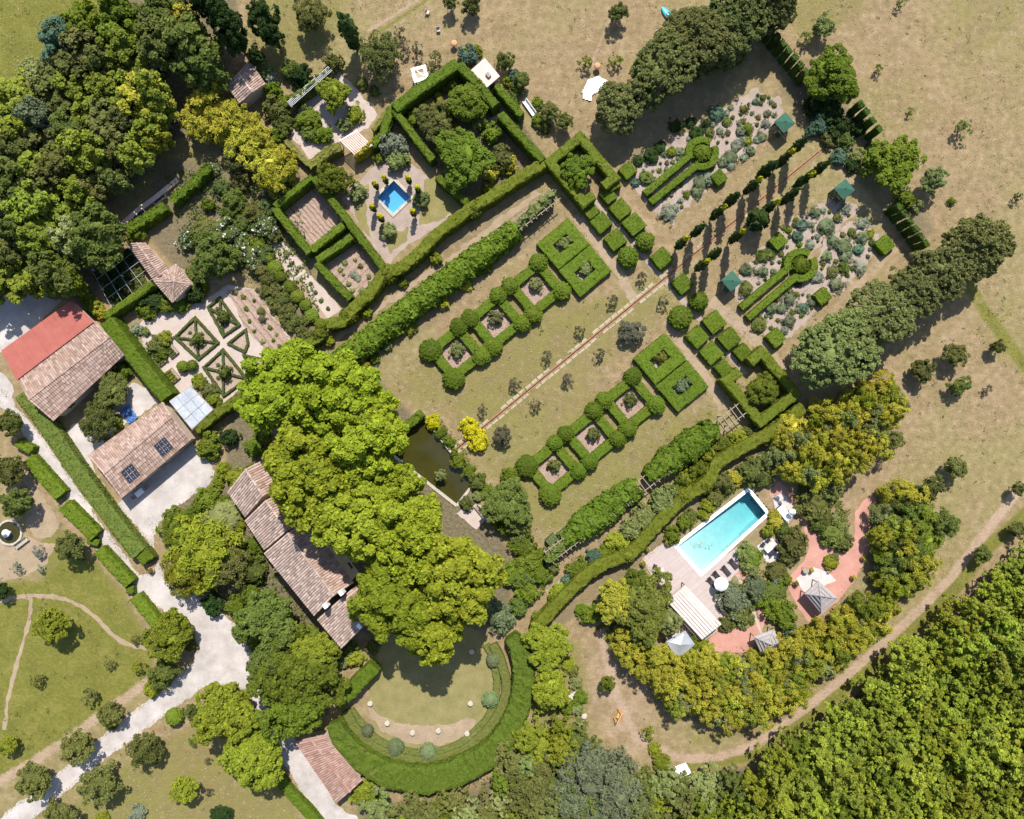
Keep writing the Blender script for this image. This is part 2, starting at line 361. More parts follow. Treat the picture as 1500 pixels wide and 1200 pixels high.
proto('column', 3, 0.5, 5.2, lambda i: crown_mesh('crown', 140 + i, 0.5, 2.5, 2.75, 70, 20, 0.12, (0.1, 0.25), 0.45, 0.5, 0.88, -0.98, mat='hedge', fill=0, spread=(0.82, 0.95), up=0.1, lobe=0.12, cl=0.1), 0.07)

CNT = {}
def plant(kind, px, r, h, col, name, label=None, cat=None, group=None, look=None, seedrot=None, at=0.6):
    """a tree or shrub whose middle (at height at*h) was seen at pixel px with a radius of r pixels"""
    R, Hn, crowns, trunks = PROTO[kind]
    k = CNT[kind] = CNT.get(kind, -1) + 1
    z = at * h; g = G(px, z); rm = r * S * (H - z) / H
    sx = rm / R; sz = h / Hn
    rot = rng.uniform(0, 6.283)
    jit = 1 + np.clip(rng.normal() * 0.12, -0.25, 0.3)
    c = tuple(np.clip(np.array(col) * jit * (1 + rng.normal(size=3) * 0.03), 0.004, 0.9))
    if trunks is None:
        o = link(name, crowns[k % len(crowns)], None, (g[0], g[1], 0), c)
    else:
        o = bpy.data.objects.new(name, None); COL.objects.link(o); o.location = (g[0], g[1], 0)
        link('crown', crowns[k % len(crowns)], o, color=c)
        link('trunk', trunks[k % len(trunks)], o)
    o.rotation_euler = (0, 0, rot); o.scale = (sx * rng.uniform(0.94, 1.06), sx * rng.uniform(0.94, 1.06), sz)
    if label: tag(o, label, cat, group)
    else: auto(o, look, cat, px, group)
    return o

def resample(P, W, closed, step):
    P = np.asarray(P, float); n = len(P); out, ow, seg = [], [], n if closed else n - 1
    for i in range(seg):
        a, b = P[i], P[(i + 1) % n]; m = max(1, int(round(np.linalg.norm(b - a) / step)))
        for k in range(m):
            out.append(a + (b - a) * k / m); ow.append(W[i] + (W[(i + 1) % n] - W[i]) * k / m)
    if not closed: out.append(P[-1]); ow.append(W[-1])
    return np.array(out), np.array(ow)

HPROF = [(-0.5, 0.0), (-0.5, 0.35), (-0.5, 0.7), (-0.475, 0.95), (-0.36, 1.0), (-0.12, 1.0), (0.12, 1.0), (0.36, 1.0), (0.475, 0.95), (0.5, 0.7), (0.5, 0.35), (0.5, 0.0)]
def hedge_mesh(name, P, W, h, closed=False, jit=0.05, leaf=0.12, dens=16, step=0.45, mat='hedge', prof=HPROF, z0=0.0, seed=1, asp=0.65):
    r = np.random.default_rng(seed)
    P, W = resample(P, W, closed, step); n = len(P)
    if closed: d1 = P - np.roll(P, 1, 0); d2 = np.roll(P, -1, 0) - P
    else:
        d2 = np.vstack((P[1:] - P[:-1], P[-1:] - P[-2:-1])); d1 = np.vstack((d2[:1], d2[:-1]))
    d1, d2 = norm(d1), norm(d2); t = norm(d1 + d2); nn = np.stack((-t[:, 1], t[:, 0]), 1)
    mit = 1 / np.clip((nn * np.stack((-d1[:, 1], d1[:, 0]), 1)).sum(1), 0.6, 1)
    prof = np.array(prof); m = len(prof)
    off = prof[None, :, 0] * (W * mit)[:, None]
    V = np.zeros((n, m, 3)); V[:, :, :2] = P[:, None, :] + nn[:, None, :] * off[:, :, None]; V[:, :, 2] = z0 + prof[None, :, 1] * h
    J = r.normal(size=(n, m, 3)) * jit; J[:, 0] = J[:, -1] = 0; J[:, :, 2] *= 0.8
    wob = np.cumsum(r.normal(size=(n, 1)) * jit * 0.25, 0); wob -= np.linspace(wob[0], wob[-1], n)
    V += J; V[:, 3:-3, 2] += np.clip(wob, -0.12, 0.12)
    idx = np.arange(n * m).reshape(n, m)
    rows = np.arange(n if closed else n - 1); nx = (rows + 1) % n
    F = np.stack((idx[rows][:, :-1], idx[nx][:, :-1], idx[nx][:, 1:], idx[rows][:, 1:]), -1).reshape(-1, 4)
    V = V.reshape(-1, 3)
    ngons = [] if closed else [list(idx[0]), list(idx[-1][::-1])]
    # leaves over the skin
    A, B, C, D = (V[F[:, k]] for k in range(4))
    cr = np.cross(C - A, D - B); area = np.linalg.norm(cr, axis=1) / 2
    k = int(area.sum() * dens)
    if k > 0:
        fi = np.searchsorted(np.cumsum(area), r.random(k) * area.sum()).clip(0, len(F) - 1)
        u, v = r.random(k)[:, None], r.random(k)[:, None]
        Q = (A[fi] * (1 - u) + B[fi] * u) * (1 - v) + (D[fi] * (1 - u) + C[fi] * u) * v
        nrm = norm(cr[fi])
        if nrm[:, 2].sum() < 0: nrm = -nrm
        Q = Q + nrm * r.uniform(-0.3, 0.6, k)[:, None] * leaf
        Q[:, 2] = np.maximum(Q[:, 2], z0 + 0.05)
        LV, LF = leaf_quads(Q, nrm, leaf, 0.55, asp, r)
        F = np.concatenate((F, LF + len(V))); V = np.concatenate((V, LV))
    return mesh_np(name, V, F, None, M[mat], False, ngons)

HSEED = [0]
def hedge(pts, w, h, col, label, closed=False, name='hedge', cat='hedge', group=None, **kw):
    """hedge whose top middle line was seen through pixels pts (x, y[, width]); w pixels wide, h metres tall"""
    HSEED[0] += 1
    k = S * (H - h) / H
    P = [G(p, h) for p in pts]; W = [(p[2] if len(p) > 2 else w) * k for p in pts]
    c = np.mean(P, 0); c3 = (c[0], c[1], 0)
    me = hedge_mesh(name, [p - c for p in P], W, h, closed, seed=HSEED[0], **kw)
    o = link(name, me, None, c3, tuple(np.array(col) * (1 + rng.normal() * 0.05)))
    return tag(o, label, cat, group)

def curve(pts, n=6, closed=False):
    """smooth line through pixel points (Catmull-Rom)"""
    P = np.array(pts, float); N = len(P); out = []
    for i in range(N if closed else N - 1):
        p0 = P[(i - 1) % N] if closed or i > 0 else P[0]; p1 = P[i]; p2 = P[(i + 1) % N]; p3 = P[(i + 2) % N] if closed or i + 2 < N else P[-1]
        for k in range(n):
            t = k / n
            out.append(0.5 * (2 * p1 + (p2 - p0) * t + (2 * p0 - 5 * p1 + 4 * p2 - p3) * t * t + (3 * p1 - p0 - 3 * p2 + p3) * t ** 3))
    if not closed: out.append(P[-1])
    return [tuple(p) for p in out]

# ------------------------------------------------------------------ flat sheets
def roughen(P, amp, step, closed=True, r=rng):
    step = min(step, 0.4)
    P, _ = resample(P, np.zeros(len(P)), closed, step)
    j = r.normal(size=P.shape) * amp
    j = (j + np.roll(j, 1, 0)) * 0.7
    return P + j

def sheet(name, pts, z, mat, amp=0.08, step=0.6, kind='structure', world_pts=None, thick=0.0, holes=()):
    P = np.array(world_pts if world_pts is not None else [G(p) for p in pts])
    if amp: P = roughen(P, amp, step)
    loops = [P] + [np.array([G(q) for q in hl]) for hl in holes]
    tri = tessellate_polygon([[Vector((p[0], p[1], 0)) for p in L] for L in loops])
    P = np.vstack(loops); V = [(p[0], p[1], z) for p in P]; n = len(V)
    F3 = []
    for a, b, c in tri:
        cr = (P[b][0] - P[a][0]) * (P[c][1] - P[a][1]) - (P[b][1] - P[a][1]) * (P[c][0] - P[a][0])
        F3.append((a, b, c) if cr > 0 else (a, c, b))
    F4 = []
    if thick:
        V += [(p[0], p[1], z - thick) for p in P]
        F4 = [(i, i + n, (i + 1) % n + n, (i + 1) % n) for i in range(n)]
    o = link(name, mesh_np(name, V, F4, F3, M[mat]))
    if kind: o['kind'] = kind
    return o

def ribbon(pts, w, closed=False):
    """outline (world) of a strip w pixels wide along pixel line pts"""
    P = np.array([G(p[:2]) for p in pts]); W = np.array([(p[2] if len(p) > 2 else w) for p in pts]) * S / 2
    d = np.vstack((P[1:] - P[:-1], P[-1:] - P[-2:-1])); d0 = np.vstack((d[:1], d[:-1])); t = norm(norm(d) + norm(d0)); n = np.stack((-t[:, 1], t[:, 0]), 1)
    return np.vstack((P + n * W[:, None], (P - n * W[:, None])[::-1]))

# ------------------------------------------------------------------ roofs and buildings
def v3(p, h): g = G(p, h); return np.array((g[0], g[1], h))

def tiles(name, a1, a2, r1, r2, mat, parent, org, pitch=0.34, course=0.55, seed=0):
    """canal tiles on the slope from eave a1-a2 up to ridge r1-r2 (world points): half-round covers, each its own shell, one mesh"""
    r = np.random.default_rng(seed + 900)
    a1, a2, r1, r2 = (np.array(p, float) - org for p in (a1, a2, r1, r2))
    nrm = np.cross(a2 - a1, r1 - a1); nrm /= np.linalg.norm(nrm)
    if nrm[2] < 0: nrm = -nrm
    L = max(np.linalg.norm(a2 - a1), np.linalg.norm(r2 - r1)); nc = max(2, int(L / pitch))
    SL = max(np.linalg.norm(r1 - a1), np.linalg.norm(r2 - a2)); ns = max(2, int(SL / course))
    ang = [math.pi * k / 4 for k in range(5)]
    V, F = [], []
    pt = lambda s, t: (a1 * (1 - s) + a2 * s) * (1 - t) + (r1 * (1 - s) + r2 * s) * t
    for i in range(nc):
        for k in range(ns):
            s = (i + 0.5 + r.normal() * 0.04) / nc; t0 = k / ns; t1 = min(1.0, (k + 1.18) / ns)
            e0, e1 = pt(s, t0), pt(s, t1)
            w0 = np.linalg.norm(pt(1, t0) - pt(0, t0)) / nc * 0.5; w1 = np.linalg.norm(pt(1, t1) - pt(0, t1)) / nc * 0.42
            sd = norm(pt(1, 0) - pt(0, 0)) if np.linalg.norm(a2 - a1) > 0.1 else norm(r2 - r1)
            b = len(V)
            for e, w, lift in ((e0, w0, 0.055), (e1, w1, 0.012)):
                for q in ang: V.append(e + sd * w * math.cos(q) + nrm * (lift + 0.75 * max(w, 0.03) * math.sin(q) + 0.01))
            F += [(b + q, b + q + 1, b + q + 6, b + q + 5) for q in range(4)]
    return link(name, mesh_np(name, V, F, None, M[mat]), parent, kind='stuff')

def capline(name, a, b, mat, parent, org, rad=0.16):
    a = np.array(a) - org; b = np.array(b) - org; n = max(2, int(np.linalg.norm(b - a) / 0.45)); mb = MB()
    for i in range(n):
        p = a + (b - a) * i / n; q = a + (b - a) * min(1, (i + 1.1) / n)
        mb.tube([p + (0, 0, 0.02), q + (0, 0, 0.05)], [rad, rad * 1.08], 6, False)
    return mb.build(name, M[mat], parent)

def gable(name, label, e1, ridge, e2, he, hr, cat='building', wall='render', mat='tile', mat2=None, inset=0.35, openside=None, he2=None, chim=(), seed=0):
    """gabled building from its roof lines as seen: eave e1 (two pixels), ridge, eave e2, running the same way"""
    he2 = he if he2 is None else he2
    a = [v3(p, he) for p in e1]; r = [v3(p, hr) for p in ridge]; b = [v3(p, he2) for p in e2]
    c = (a[0] + a[1] + b[0] + b[1]) / 4; org = np.array((c[0], c[1], 0))
    t = thing(name, label, cat, org)
    lo = lambda p: p - org
    # walls: a closed shell with gable ends, set in from the eaves
    ax = norm(r[1] - r[0]); q = []
    for (p, rr, s) in ((a[0], r[0], 1), (a[1], r[1], -1), (b[1], r[1], -1), (b[0], r[0], 1)):
        d = rr - p; d = d - ax * (d @ ax); f = inset / (np.linalg.norm(d[:2]) + 1e-6)
        q.append(p + d * f + ax * inset * s)
    g0 = (r[0] + ax * inset); g1 = (r[1] - ax * inset)
    dz = np.array((0, 0, -0.12))
    P = [lo(x) + dz for x in q] + [np.array((*lo(x)[:2], -0.05)) for x in q] + [lo(g0) + dz, lo(g1) + dz]
    mb = MB(); mb.add(P, [(0, 4, 5, 1), (2, 6, 7, 3)], ng=[(1, 5, 6, 2, 9), (3, 7, 4, 0, 8)])
    mb.build('wall', M[wall], t)
    # roof deck under the tiles
    k = MB()
    for s in (a, b):
        k.hexa([lo(x) + (0, 0, -0.11) for x in (s[0], s[1], r[1], r[0])], [lo(x) + (0, 0, -0.0) for x in (s[0], s[1], r[1], r[0])])
    rf = k.build('roof', M['tile_old'], t)
    tiles('tiles', a[0], a[1], r[0], r[1], mat, rf, org, seed=seed)
    tiles('tiles', b[0], b[1], r[0], r[1], mat2 or mat, rf, org, seed=seed + 1)
    capline('ridge', r[0], r[1], mat, rf, org)
    # a door and windows along the two long walls
    for (i, j, sgn) in ((0, 1, 1), (3, 2, -1)):
        p, s = lo(q[i]), lo(q[j]); d = s - p; L = np.linalg.norm(d[:2]); d /= L; out = np.array((d[1], -d[0], 0)) * sgn
        ctr = (lo(q[0]) + lo(q[2])) / 2
        if out @ (((p + s) / 2) - ctr) < 0: out = -out
        nwin = max(2, int(L / 3.2)); rz = math.atan2(d[1], d[0])
        for m in range(nwin):
            x = p + d * L * (m + 0.5) / nwin; hh = x[2]
            if m == nwin // 2:
                w = MB(); w.box((x[0] + out[0] * 0.02, x[1] + out[1] * 0.02, 1.05), (1.0, 0.08, 2.1), rz); dd = w.build('door', M['wood'], t)
                hd = MB(); hd.box((x[0] + out[0] * 0.09 + d[0] * 0.36, x[1] + out[1] * 0.09 + d[1] * 0.36, 1.05), (0.14, 0.06, 0.04), rz); hd.build('handle', M['metal'], dd)
            else:
                w = MB()
                for u, z, sx, sz in ((-0.5, 0, 0.07, 1.2), (0.5, 0, 0.07, 1.2), (0, 0.57, 0.93, 0.07), (0, -0.57, 0.93, 0.07), (0, 0, 0.05, 1.07)):
                    w.box((x[0] + d[0] * u + out[0] * 0.03, x[1] + d[1] * u + out[1] * 0.03, 1.6 + z), (sx, 0.1, sz), rz)
                wd = w.build('window', M['wood'], t)
                g = MB(); g.box((x[0] + out[0] * 0.012, x[1] + out[1] * 0.012, 1.6), (0.95, 0.05, 1.1), rz); g.build('pane', M['dark'], wd)
    for (cp, ch, cw, cm) in chim:
        x = lo(v3(cp, ch)); m = MB(); m.box((x[0], x[1], ch - 0.75), (cw, cw * 0.75, 1.5), math.atan2(ax[1], ax[0]))
        cc = m.build('chimney', M[cm], rf)
    return t, org, a, r, b, rf

def hip(name, label, corners, apex, he, hr, mat, cat, posts=True, wall=None, layers=0, tile=False):
    """hipped roof on four posts (or walls): corners and apex as seen"""
    cs = [v3(p, he) for p in corners]; ap = v3(apex, hr); c = sum(cs) / 4; org = np.array((c[0], c[1], 0))
    t = thing(name, label, cat, org); lo = lambda p: p - org
    k = MB(); n = len(cs)
    if tile:
        for i in range(n):
            tiles('tiles', cs[i], cs[(i + 1) % n], ap, ap, mat, t, org, seed=i)
            capline('hip_ridge', cs[i], ap, mat, t, org, 0.12)
    A = lo(ap)
    # roof with a little sag, in courses
    rings = [[lo(x) * (1 - f) + A * f + np.array((0, 0, -0.12 * math.sin(math.pi * f))) for x in cs] for f in (0, 0.25, 0.5, 0.75)]
    V = [p for ring in rings for p in ring] + [A]; nf = len(rings)
    F4 = [(j * n + i, j * n + (i + 1) % n, (j + 1) * n + (i + 1) % n, (j + 1) * n + i) for j in range(nf - 1) for i in range(n)]
    F3 = [((nf - 1) * n + i, (nf - 1) * n + (i + 1) % n, nf * n) for i in range(n)]
    k.add(V, F4, F3); k.add([p + np.array((0, 0, -0.18)) for p in rings[0]], ng=[tuple(range(n))[::-1]])
    k.add([p for p in rings[0]] + [p + np.array((0, 0, -0.18)) for p in rings[0]], [(i, (i + 1) % n, (i + 1) % n + n, i + n) for i in range(n)])
    k.build('roof', M[mat if not tile else 'tile_old'], t)
    if layers:
        for f in (0.3, 0.62):
            m = MB(); ring = [lo(x) * (1 - f) + A * f + np.array((0, 0, 0.02)) for x in cs]
            for i in range(n): m.bar(ring[i], ring[(i + 1) % n], 0.1, 0.1)
            m.build('thatch_course', M[mat], t)
        for i in range(n):
            m = MB(); m.bar(lo(cs[i]), A + (0, 0, 0.03), 0.12, 0.08); m.build('hip_ridge', M[mat], t)
    if posts:
        for x in cs:
            p = lo(x) * 0.86; m = MB(); m.tube([(p[0], p[1], -0.05), (p[0], p[1], he + 0.1)], [0.09, 0.08], 8); m.build('post', M['wood'], t)
    if wall:
        q = [lo(x) * 0.9 for x in cs]
        m = MB(); m.hexa([(p[0], p[1], -0.05) for p in q], [(p[0], p[1], he - 0.03) for p in q]); m.build('wall', M[wall], t)
    return t
# ------------------------------------------------------------------ the setting: ground
POOL = [(1096, 720), (1122, 752), (1027, 838), (993, 800)]
BASIN = [(577, 265), (601, 289), (576, 313), (553, 289)]
POND = [(621, 614), (690, 707), (668, 735), (570, 655)]
def inpoly(X, Y, P):
    ins = np.zeros(X.shape, bool); n = len(P)
    for i in range(n):
        (x1, y1), (x2, y2) = P[i], P[(i + 1) % n]
        c = ((y1 > Y) != (y2 > Y)) & (X < (x2 - x1) * (Y - y1) / (y2 - y1 + 1e-12) + x1)
        ins ^= c
    return ins
def segdist(X, Y, P, closed=True):
    d = np.full(X.shape, 1e9); n = len(P)
    for i in range(n if closed else n - 1):
        (x1, y1), (x2, y2) = P[i], P[(i + 1) % n]; dx, dy = x2 - x1, y2 - y1
        t = np.clip(((X - x1) * dx + (Y - y1) * dy) / (dx * dx + dy * dy + 1e-12), 0, 1)
        d = np.minimum(d, np.hypot(X - x1 - t * dx, Y - y1 - t * dy))
    return d
def sdf(X, Y, P): return np.where(inpoly(X, Y, P), 1, -1) * segdist(X, Y, P)
def sm(v, lo, hi):
    t = np.clip((v - lo) / (hi - lo), 0, 1); return t * t * (3 - 2 * t)

gx = np.concatenate(([-4000, -1500, -500, -220, -120, -95], np.arange(-84, 84.01, 0.42), [95, 120, 220, 500, 1500, 4000]))
gy = np.concatenate(([-4000, -1500, -500, -220, -110, -80], np.arange(-70, 70.01, 0.42), [80, 110, 220, 500, 1500, 4000]))
XX, YY = np.meshgrid(gx, gy); PX, PY = XX / S + 750, 600 - YY / S
ZZ = np.zeros_like(XX)
for P_, dep in ((POOL, 2.6), (BASIN, 1.6), (POND, 1.4)):
    ZZ -= dep * (sdf(PX, PY, P_) > -3.0)
green = np.zeros_like(XX); soil = np.zeros_like(XX); sand = np.zeros_like(XX)
def paint(arr, P, v=1.0, soft=10): np.maximum(arr, v * sm(sdf(PX, PY, P), -soft, soft), out=arr)
def stroke(arr, P, w, v=1.0): np.maximum(arr, v * sm(-segdist(PX, PY, P, False), -w, -w * 0.35), out=arr)
# green meadows and lawns
paint(green, [(-80, -80), (210, -80), (190, 10), (130, 40), (90, 70), (75, 130), (40, 170), (-80, 180)], 0.95, 14)
paint(green, [(-80, 855), (60, 850), (110, 790), (150, 830), (225, 950), (225, 990), (170, 1030), (60, 1110), (-80, 1180)], 1.0, 10)
paint(green, [(60, 740), (110, 790), (180, 860), (220, 930), (150, 930), (60, 860)], 0.75, 8)
paint(green, [(40, 1230), (230, 1075), (300, 1060), (420, 1150), (480, 1260), (40, 1260)], 0.62, 14)
paint(green, [(190, 1050), (240, 1040), (200, 1080)], 0.4, 10)
paint(green, [(540, 580), (760, 400), (800, 350), (860, 440), (960, 400), (1000, 450), (880, 560), (1060, 600), (950, 700), (800, 790), (760, 780), (690, 660), (640, 610)], 0.55, 30)
paint(green, [(640, 600), (760, 480), (870, 430), (960, 420), (880, 500), (740, 640)], 0.62, 20)
paint(green, [(560, 560), (700, 430), (780, 390), (790, 400), (640, 560), (600, 600)], 0.2, 14)
paint(green, [(1380, -30), (1500, -30), (1500, 30), (1440, 90), (1400, 110)], 0.45, 18)
paint(green, [(1240, 130), (1330, 90), (1400, 160), (1350, 210), (1270, 200)], 0.4, 24)
paint(green, [(830, 700), (1040, 590), (1060, 620), (900, 740), (800, 790), (780, 770)], 0.6, 12)
paint(green, [(960, 290), (1180, 180), (1190, 205), (1010, 330), (960, 340)], 0.35, 12)
paint(green, [(370, -40), (520, -40), (500, 60), (420, 130), (350, 80)], 0.6, 20)
paint(green, [(1150, -40), (1290, -40), (1270, 20), (1190, 70), (1150, 40)], 0.55, 16)
paint(green, [(1370, 40), (1520, -20), (1520, 20), (1420, 80), (1380, 75)], 0.3, 16)
paint(green, [(240, 200), (300, 210), (290, 250), (190, 320), (170, 310)], 0.5, 14)
paint(green, [(760, 945), (850, 930), (880, 1010), (850, 1080), (780, 1080)], 0.55, 14)
paint(green, [(1410, 470), (1470, 420), (1560, 560), (1500, 580)], 0.35, 10)
stroke(green, [(1415, 410), (1445, 460), (1500, 535), (1580, 640)], 14, 0.95)
stroke(green, [(1010, 1124), (1100, 1106), (1185, 1052), (1310, 948), (1400, 862), (1450, 800), (1560, 700)], 15, 0.95)
stroke(green, [(1020, 1085), (1110, 1070), (1190, 1020)], 14, 0.5)
stroke(green, [(1370, 770), (1440, 690), (1500, 620)], 14, 0.35)
# leaf litter under the woods and groves
paint(soil, [(-90, 150), (60, 130), (90, 80), (150, 20), (300, -90), (345, -90), (350, 60), (310, 180), (250, 210), (200, 270), (140, 310), (180, 400), (120, 440), (-90, 430)], 1.0, 14)
paint(soil, [(1580, 770), (1470, 845), (1340, 950), (1220, 1050), (1120, 1115), (1080, 1300), (1600, 1300)], 1.0, 12)
paint(soil, [(520, 1175), (640, 1172), (740, 1130), (800, 1070), (860, 1105), (950, 1150), (1010, 1130), (1100, 1120), (1090, 1290), (520, 1290)], 0.8, 14)
paint(soil, [(900, 900), (960, 940), (1060, 965), (1160, 940), (1300, 880), (1290, 920), (1190, 1010), (1090, 1045), (990, 1035), (930, 960)], 0.7, 10)
paint(soil, [(1285, 720), (1340, 720), (1360, 810), (1320, 860), (1275, 830)], 0.7, 10)
paint(soil, [(1130, 660), (1200, 610), (1300, 560), (1300, 660), (1190, 705)], 0.7, 10)
paint(soil, [(240, 230), (440, 240), (480, 480), (440, 510), (360, 400), (280, 420), (190, 330)], 0.75, 12)
paint(soil, [(340, 540), (540, 540), (650, 650), (760, 830), (740, 920), (560, 960), (330, 690)], 0.9, 12)
paint(soil, [(270, 660), (330, 700), (500, 960), (480, 1050), (400, 1030), (330, 900), (240, 800)], 0.9, 10)
paint(soil, [(860, 250), (900, 160), (1000, 40), (1130, -40), (1120, 70), (1040, 170), (940, 250)], 0.55, 16)
paint(soil, [(1160, 540), (1200, 480), (1420, 330), (1430, 420), (1290, 530), (1180, 590)], 0.5, 14)
paint(soil, [(575, 155), (670, 90), (740, 140), (800, 230), (690, 300), (640, 250)], 0.85, 6)
paint(soil, [(470, 500), (780, 260), (830, 320), (540, 560)], 0.5, 10)
paint(soil, [(790, 890), (1100, 620), (1150, 650), (950, 830), (800, 940)], 0.55, 10)
paint(soil, [(1130, 130), (1190, 80), (1380, 340), (1330, 370), (1250, 260)], 0.6, 12)
# bare sandy wheel tracks and worn places
stroke(sand, [(880, 930), (900, 1010), (935, 1085), (1000, 1112), (1050, 1110), (1110, 1090), (1175, 1042), (1240, 990), (1300, 938), (1350, 890), (1390, 850), (1440, 785), (1490, 720), (1600, 620)], 11, 0.85)
stroke(sand, [(1440, 440), (1400, 490), (1300, 560)], 14, 0.4)
stroke(sand, [(1185, 130), (1240, 260), (1320, 350), (1165, 520)], 14, 0.5)
stroke(sand, [(860, 110), (880, 60), (900, 10)], 4, 0.7)
stroke(sand, [(540, 45), (600, 8), (660, -30)], 5, 0.7)
stroke(green, [(548, 52), (608, 12), (660, -25)], 4, 0.8)
stroke(sand, [(1345, 600), (1400, 640), (1440, 720), (1425, 800)], 5, 0.4)
stroke(sand, [(1180, 90), (1330, 330)], 7, 0.35)
paint(green, [(1160, -60), (1560, -60), (1560, 330), (1440, 300), (1330, 240), (1230, 90)], 0.22, 40)
paint(green, [(700, -60), (900, -60), (860, 90), (760, 60)], 0.25, 30)
stroke(sand, [(560, 575), (760, 585), (960, 420)], 8, 0.25)
stroke(sand, [(1330, 560), (1290, 690), (1235, 745)], 8, 0.4)
stroke(sand, [(0, 1145), (90, 1090), (180, 1025), (240, 980)], 12, 0.75)
paint(sand, [(860, 940), (950, 950), (960, 1040), (940, 1120), (890, 1090), (850, 1010)], 0.5, 14)
paint(sand, [(870, 280), (900, 260), (960, 330), (1120, 500), (1160, 520), (1060, 440)], 0.45, 10)
paint(sand, [(760, 380), (900, 400), (960, 370), (800, 300)], 0.35, 10)
nyg, nxg = XX.shape
idx = np.arange(nyg * nxg).reshape(nyg, nxg)
F = np.stack((idx[:-1, :-1], idx[:-1, 1:], idx[1:, 1:], idx[1:, :-1]), -1).reshape(-1, 4)
def groundmat():
    m, t, out = nt('dry_meadow'); pos = gpos(t)
    at = lambda n: (lambda x: x.outputs['Fac'])(nd(t, 'ShaderNodeAttribute', attribute_name=n))
    big = noise(t, 0.045, 4, 0.6, pos); mid = noise(t, 0.35, 5, 0.65, pos); fine = noise(t, 2.2, 4, 0.75, pos); grit = noise(t, 7.5, 2, 0.7, pos)
    edge = maths(t, 'MULTIPLY', maths(t, 'SUBTRACT', maths(t, 'ADD', mid, fine), 1.0), 0.9)
    def msk(n, lo=0.35, hi=0.65): return smooth(t, maths(t, 'ADD', at(n), edge), lo, hi)
    tan = ramp(t, maths(t, 'ADD', maths(t, 'MULTIPLY', fine, 0.55), maths(t, 'MULTIPLY', mid, 0.45)), [(0.3, (0.158, 0.12, 0.06)), (0.5, (0.246, 0.178, 0.098)), (0.7, (0.355, 0.262, 0.157))])
    tan = mixc(t, maths(t, 'MULTIPLY', smooth(t, big, 0.46, 0.6), 0.6), tan, ramp(t, fine, [(0.3, (0.16, 0.145, 0.05)), (0.7, (0.27, 0.235, 0.1))]))
    mp = nd(t, 'ShaderNodeMapping'); mp.inputs['Rotation'].default_value = (0, 0, -0.72); mp.inputs['Scale'].default_value = (0.05, 1.1, 1); t.links.new(pos, mp.inputs[0])
    row = noise(t, 1.0, 3, 0.6, mp.outputs[0]); blot = noise(t, 1.1, 3, 0.75, pos)
    tan = mixc(t, maths(t, 'MULTIPLY', smooth(t, row, 0.45, 0.65), 0.28), tan, (0.2, 0.145, 0.085))
    tan = mixc(t, maths(t, 'MULTIPLY', smooth(t, blot, 0.5, 0.66), 0.5), tan, (0.125, 0.108, 0.045))
    tan = mixc(t, maths(t, 'MULTIPLY', smooth(t, blot, 0.47, 0.33), 0.5), tan, (0.37, 0.285, 0.195))
    grn = ramp(t, maths(t, 'ADD', maths(t, 'MULTIPLY', fine, 0.5), maths(t, 'MULTIPLY', mid, 0.5)), [(0.32, (0.08, 0.09, 0.015)), (0.5, (0.138, 0.137, 0.028)), (0.68, (0.21, 0.182, 0.055))])
    grn = mixc(t, maths(t, 'MULTIPLY', smooth(t, blot, 0.52, 0.66), 0.4), grn, (0.2, 0.165, 0.065))
    col = mixc(t, msk('green', 0.2, 0.95), tan, grn)
    snd = ramp(t, maths(t, 'ADD', maths(t, 'MULTIPLY', fine, 0.5), maths(t, 'MULTIPLY', mid, 0.5)), [(0.3, (0.255, 0.178, 0.122)), (0.7, (0.39, 0.29, 0.21))])
    col = mixc(t, msk('sand', 0.25, 0.9), col, snd)
    sol = ramp(t, fine, [(0.3, (0.075, 0.062, 0.035)), (0.7, (0.2, 0.165, 0.1))])
    col = mixc(t, msk('soil', 0.3, 0.8), col, sol)
    col = mixc(t, maths(t, 'MULTIPLY', smooth(t, grit, 0.5, 0.75), 0.4), col, mixc(t, 0.5, col, (0.06, 0.055, 0.02)))
    pbsdf(t, out, col, 0.97, 0.08, bump(t, maths(t, 'ADD', fine, maths(t, 'MULTIPLY', grit, 0.6)), 0.9, 0.16)); return m
me = mesh_np('ground', np.stack((XX, YY, ZZ), -1).reshape(-1, 3), F, None, groundmat())
for n_, a_ in (('green', green), ('soil', soil), ('sand', sand)):
    me.attributes.new(n_, 'FLOAT', 'POINT').data.foreach_set('value', a_.ravel().astype(np.float32))
link('ground', me, kind='structure')

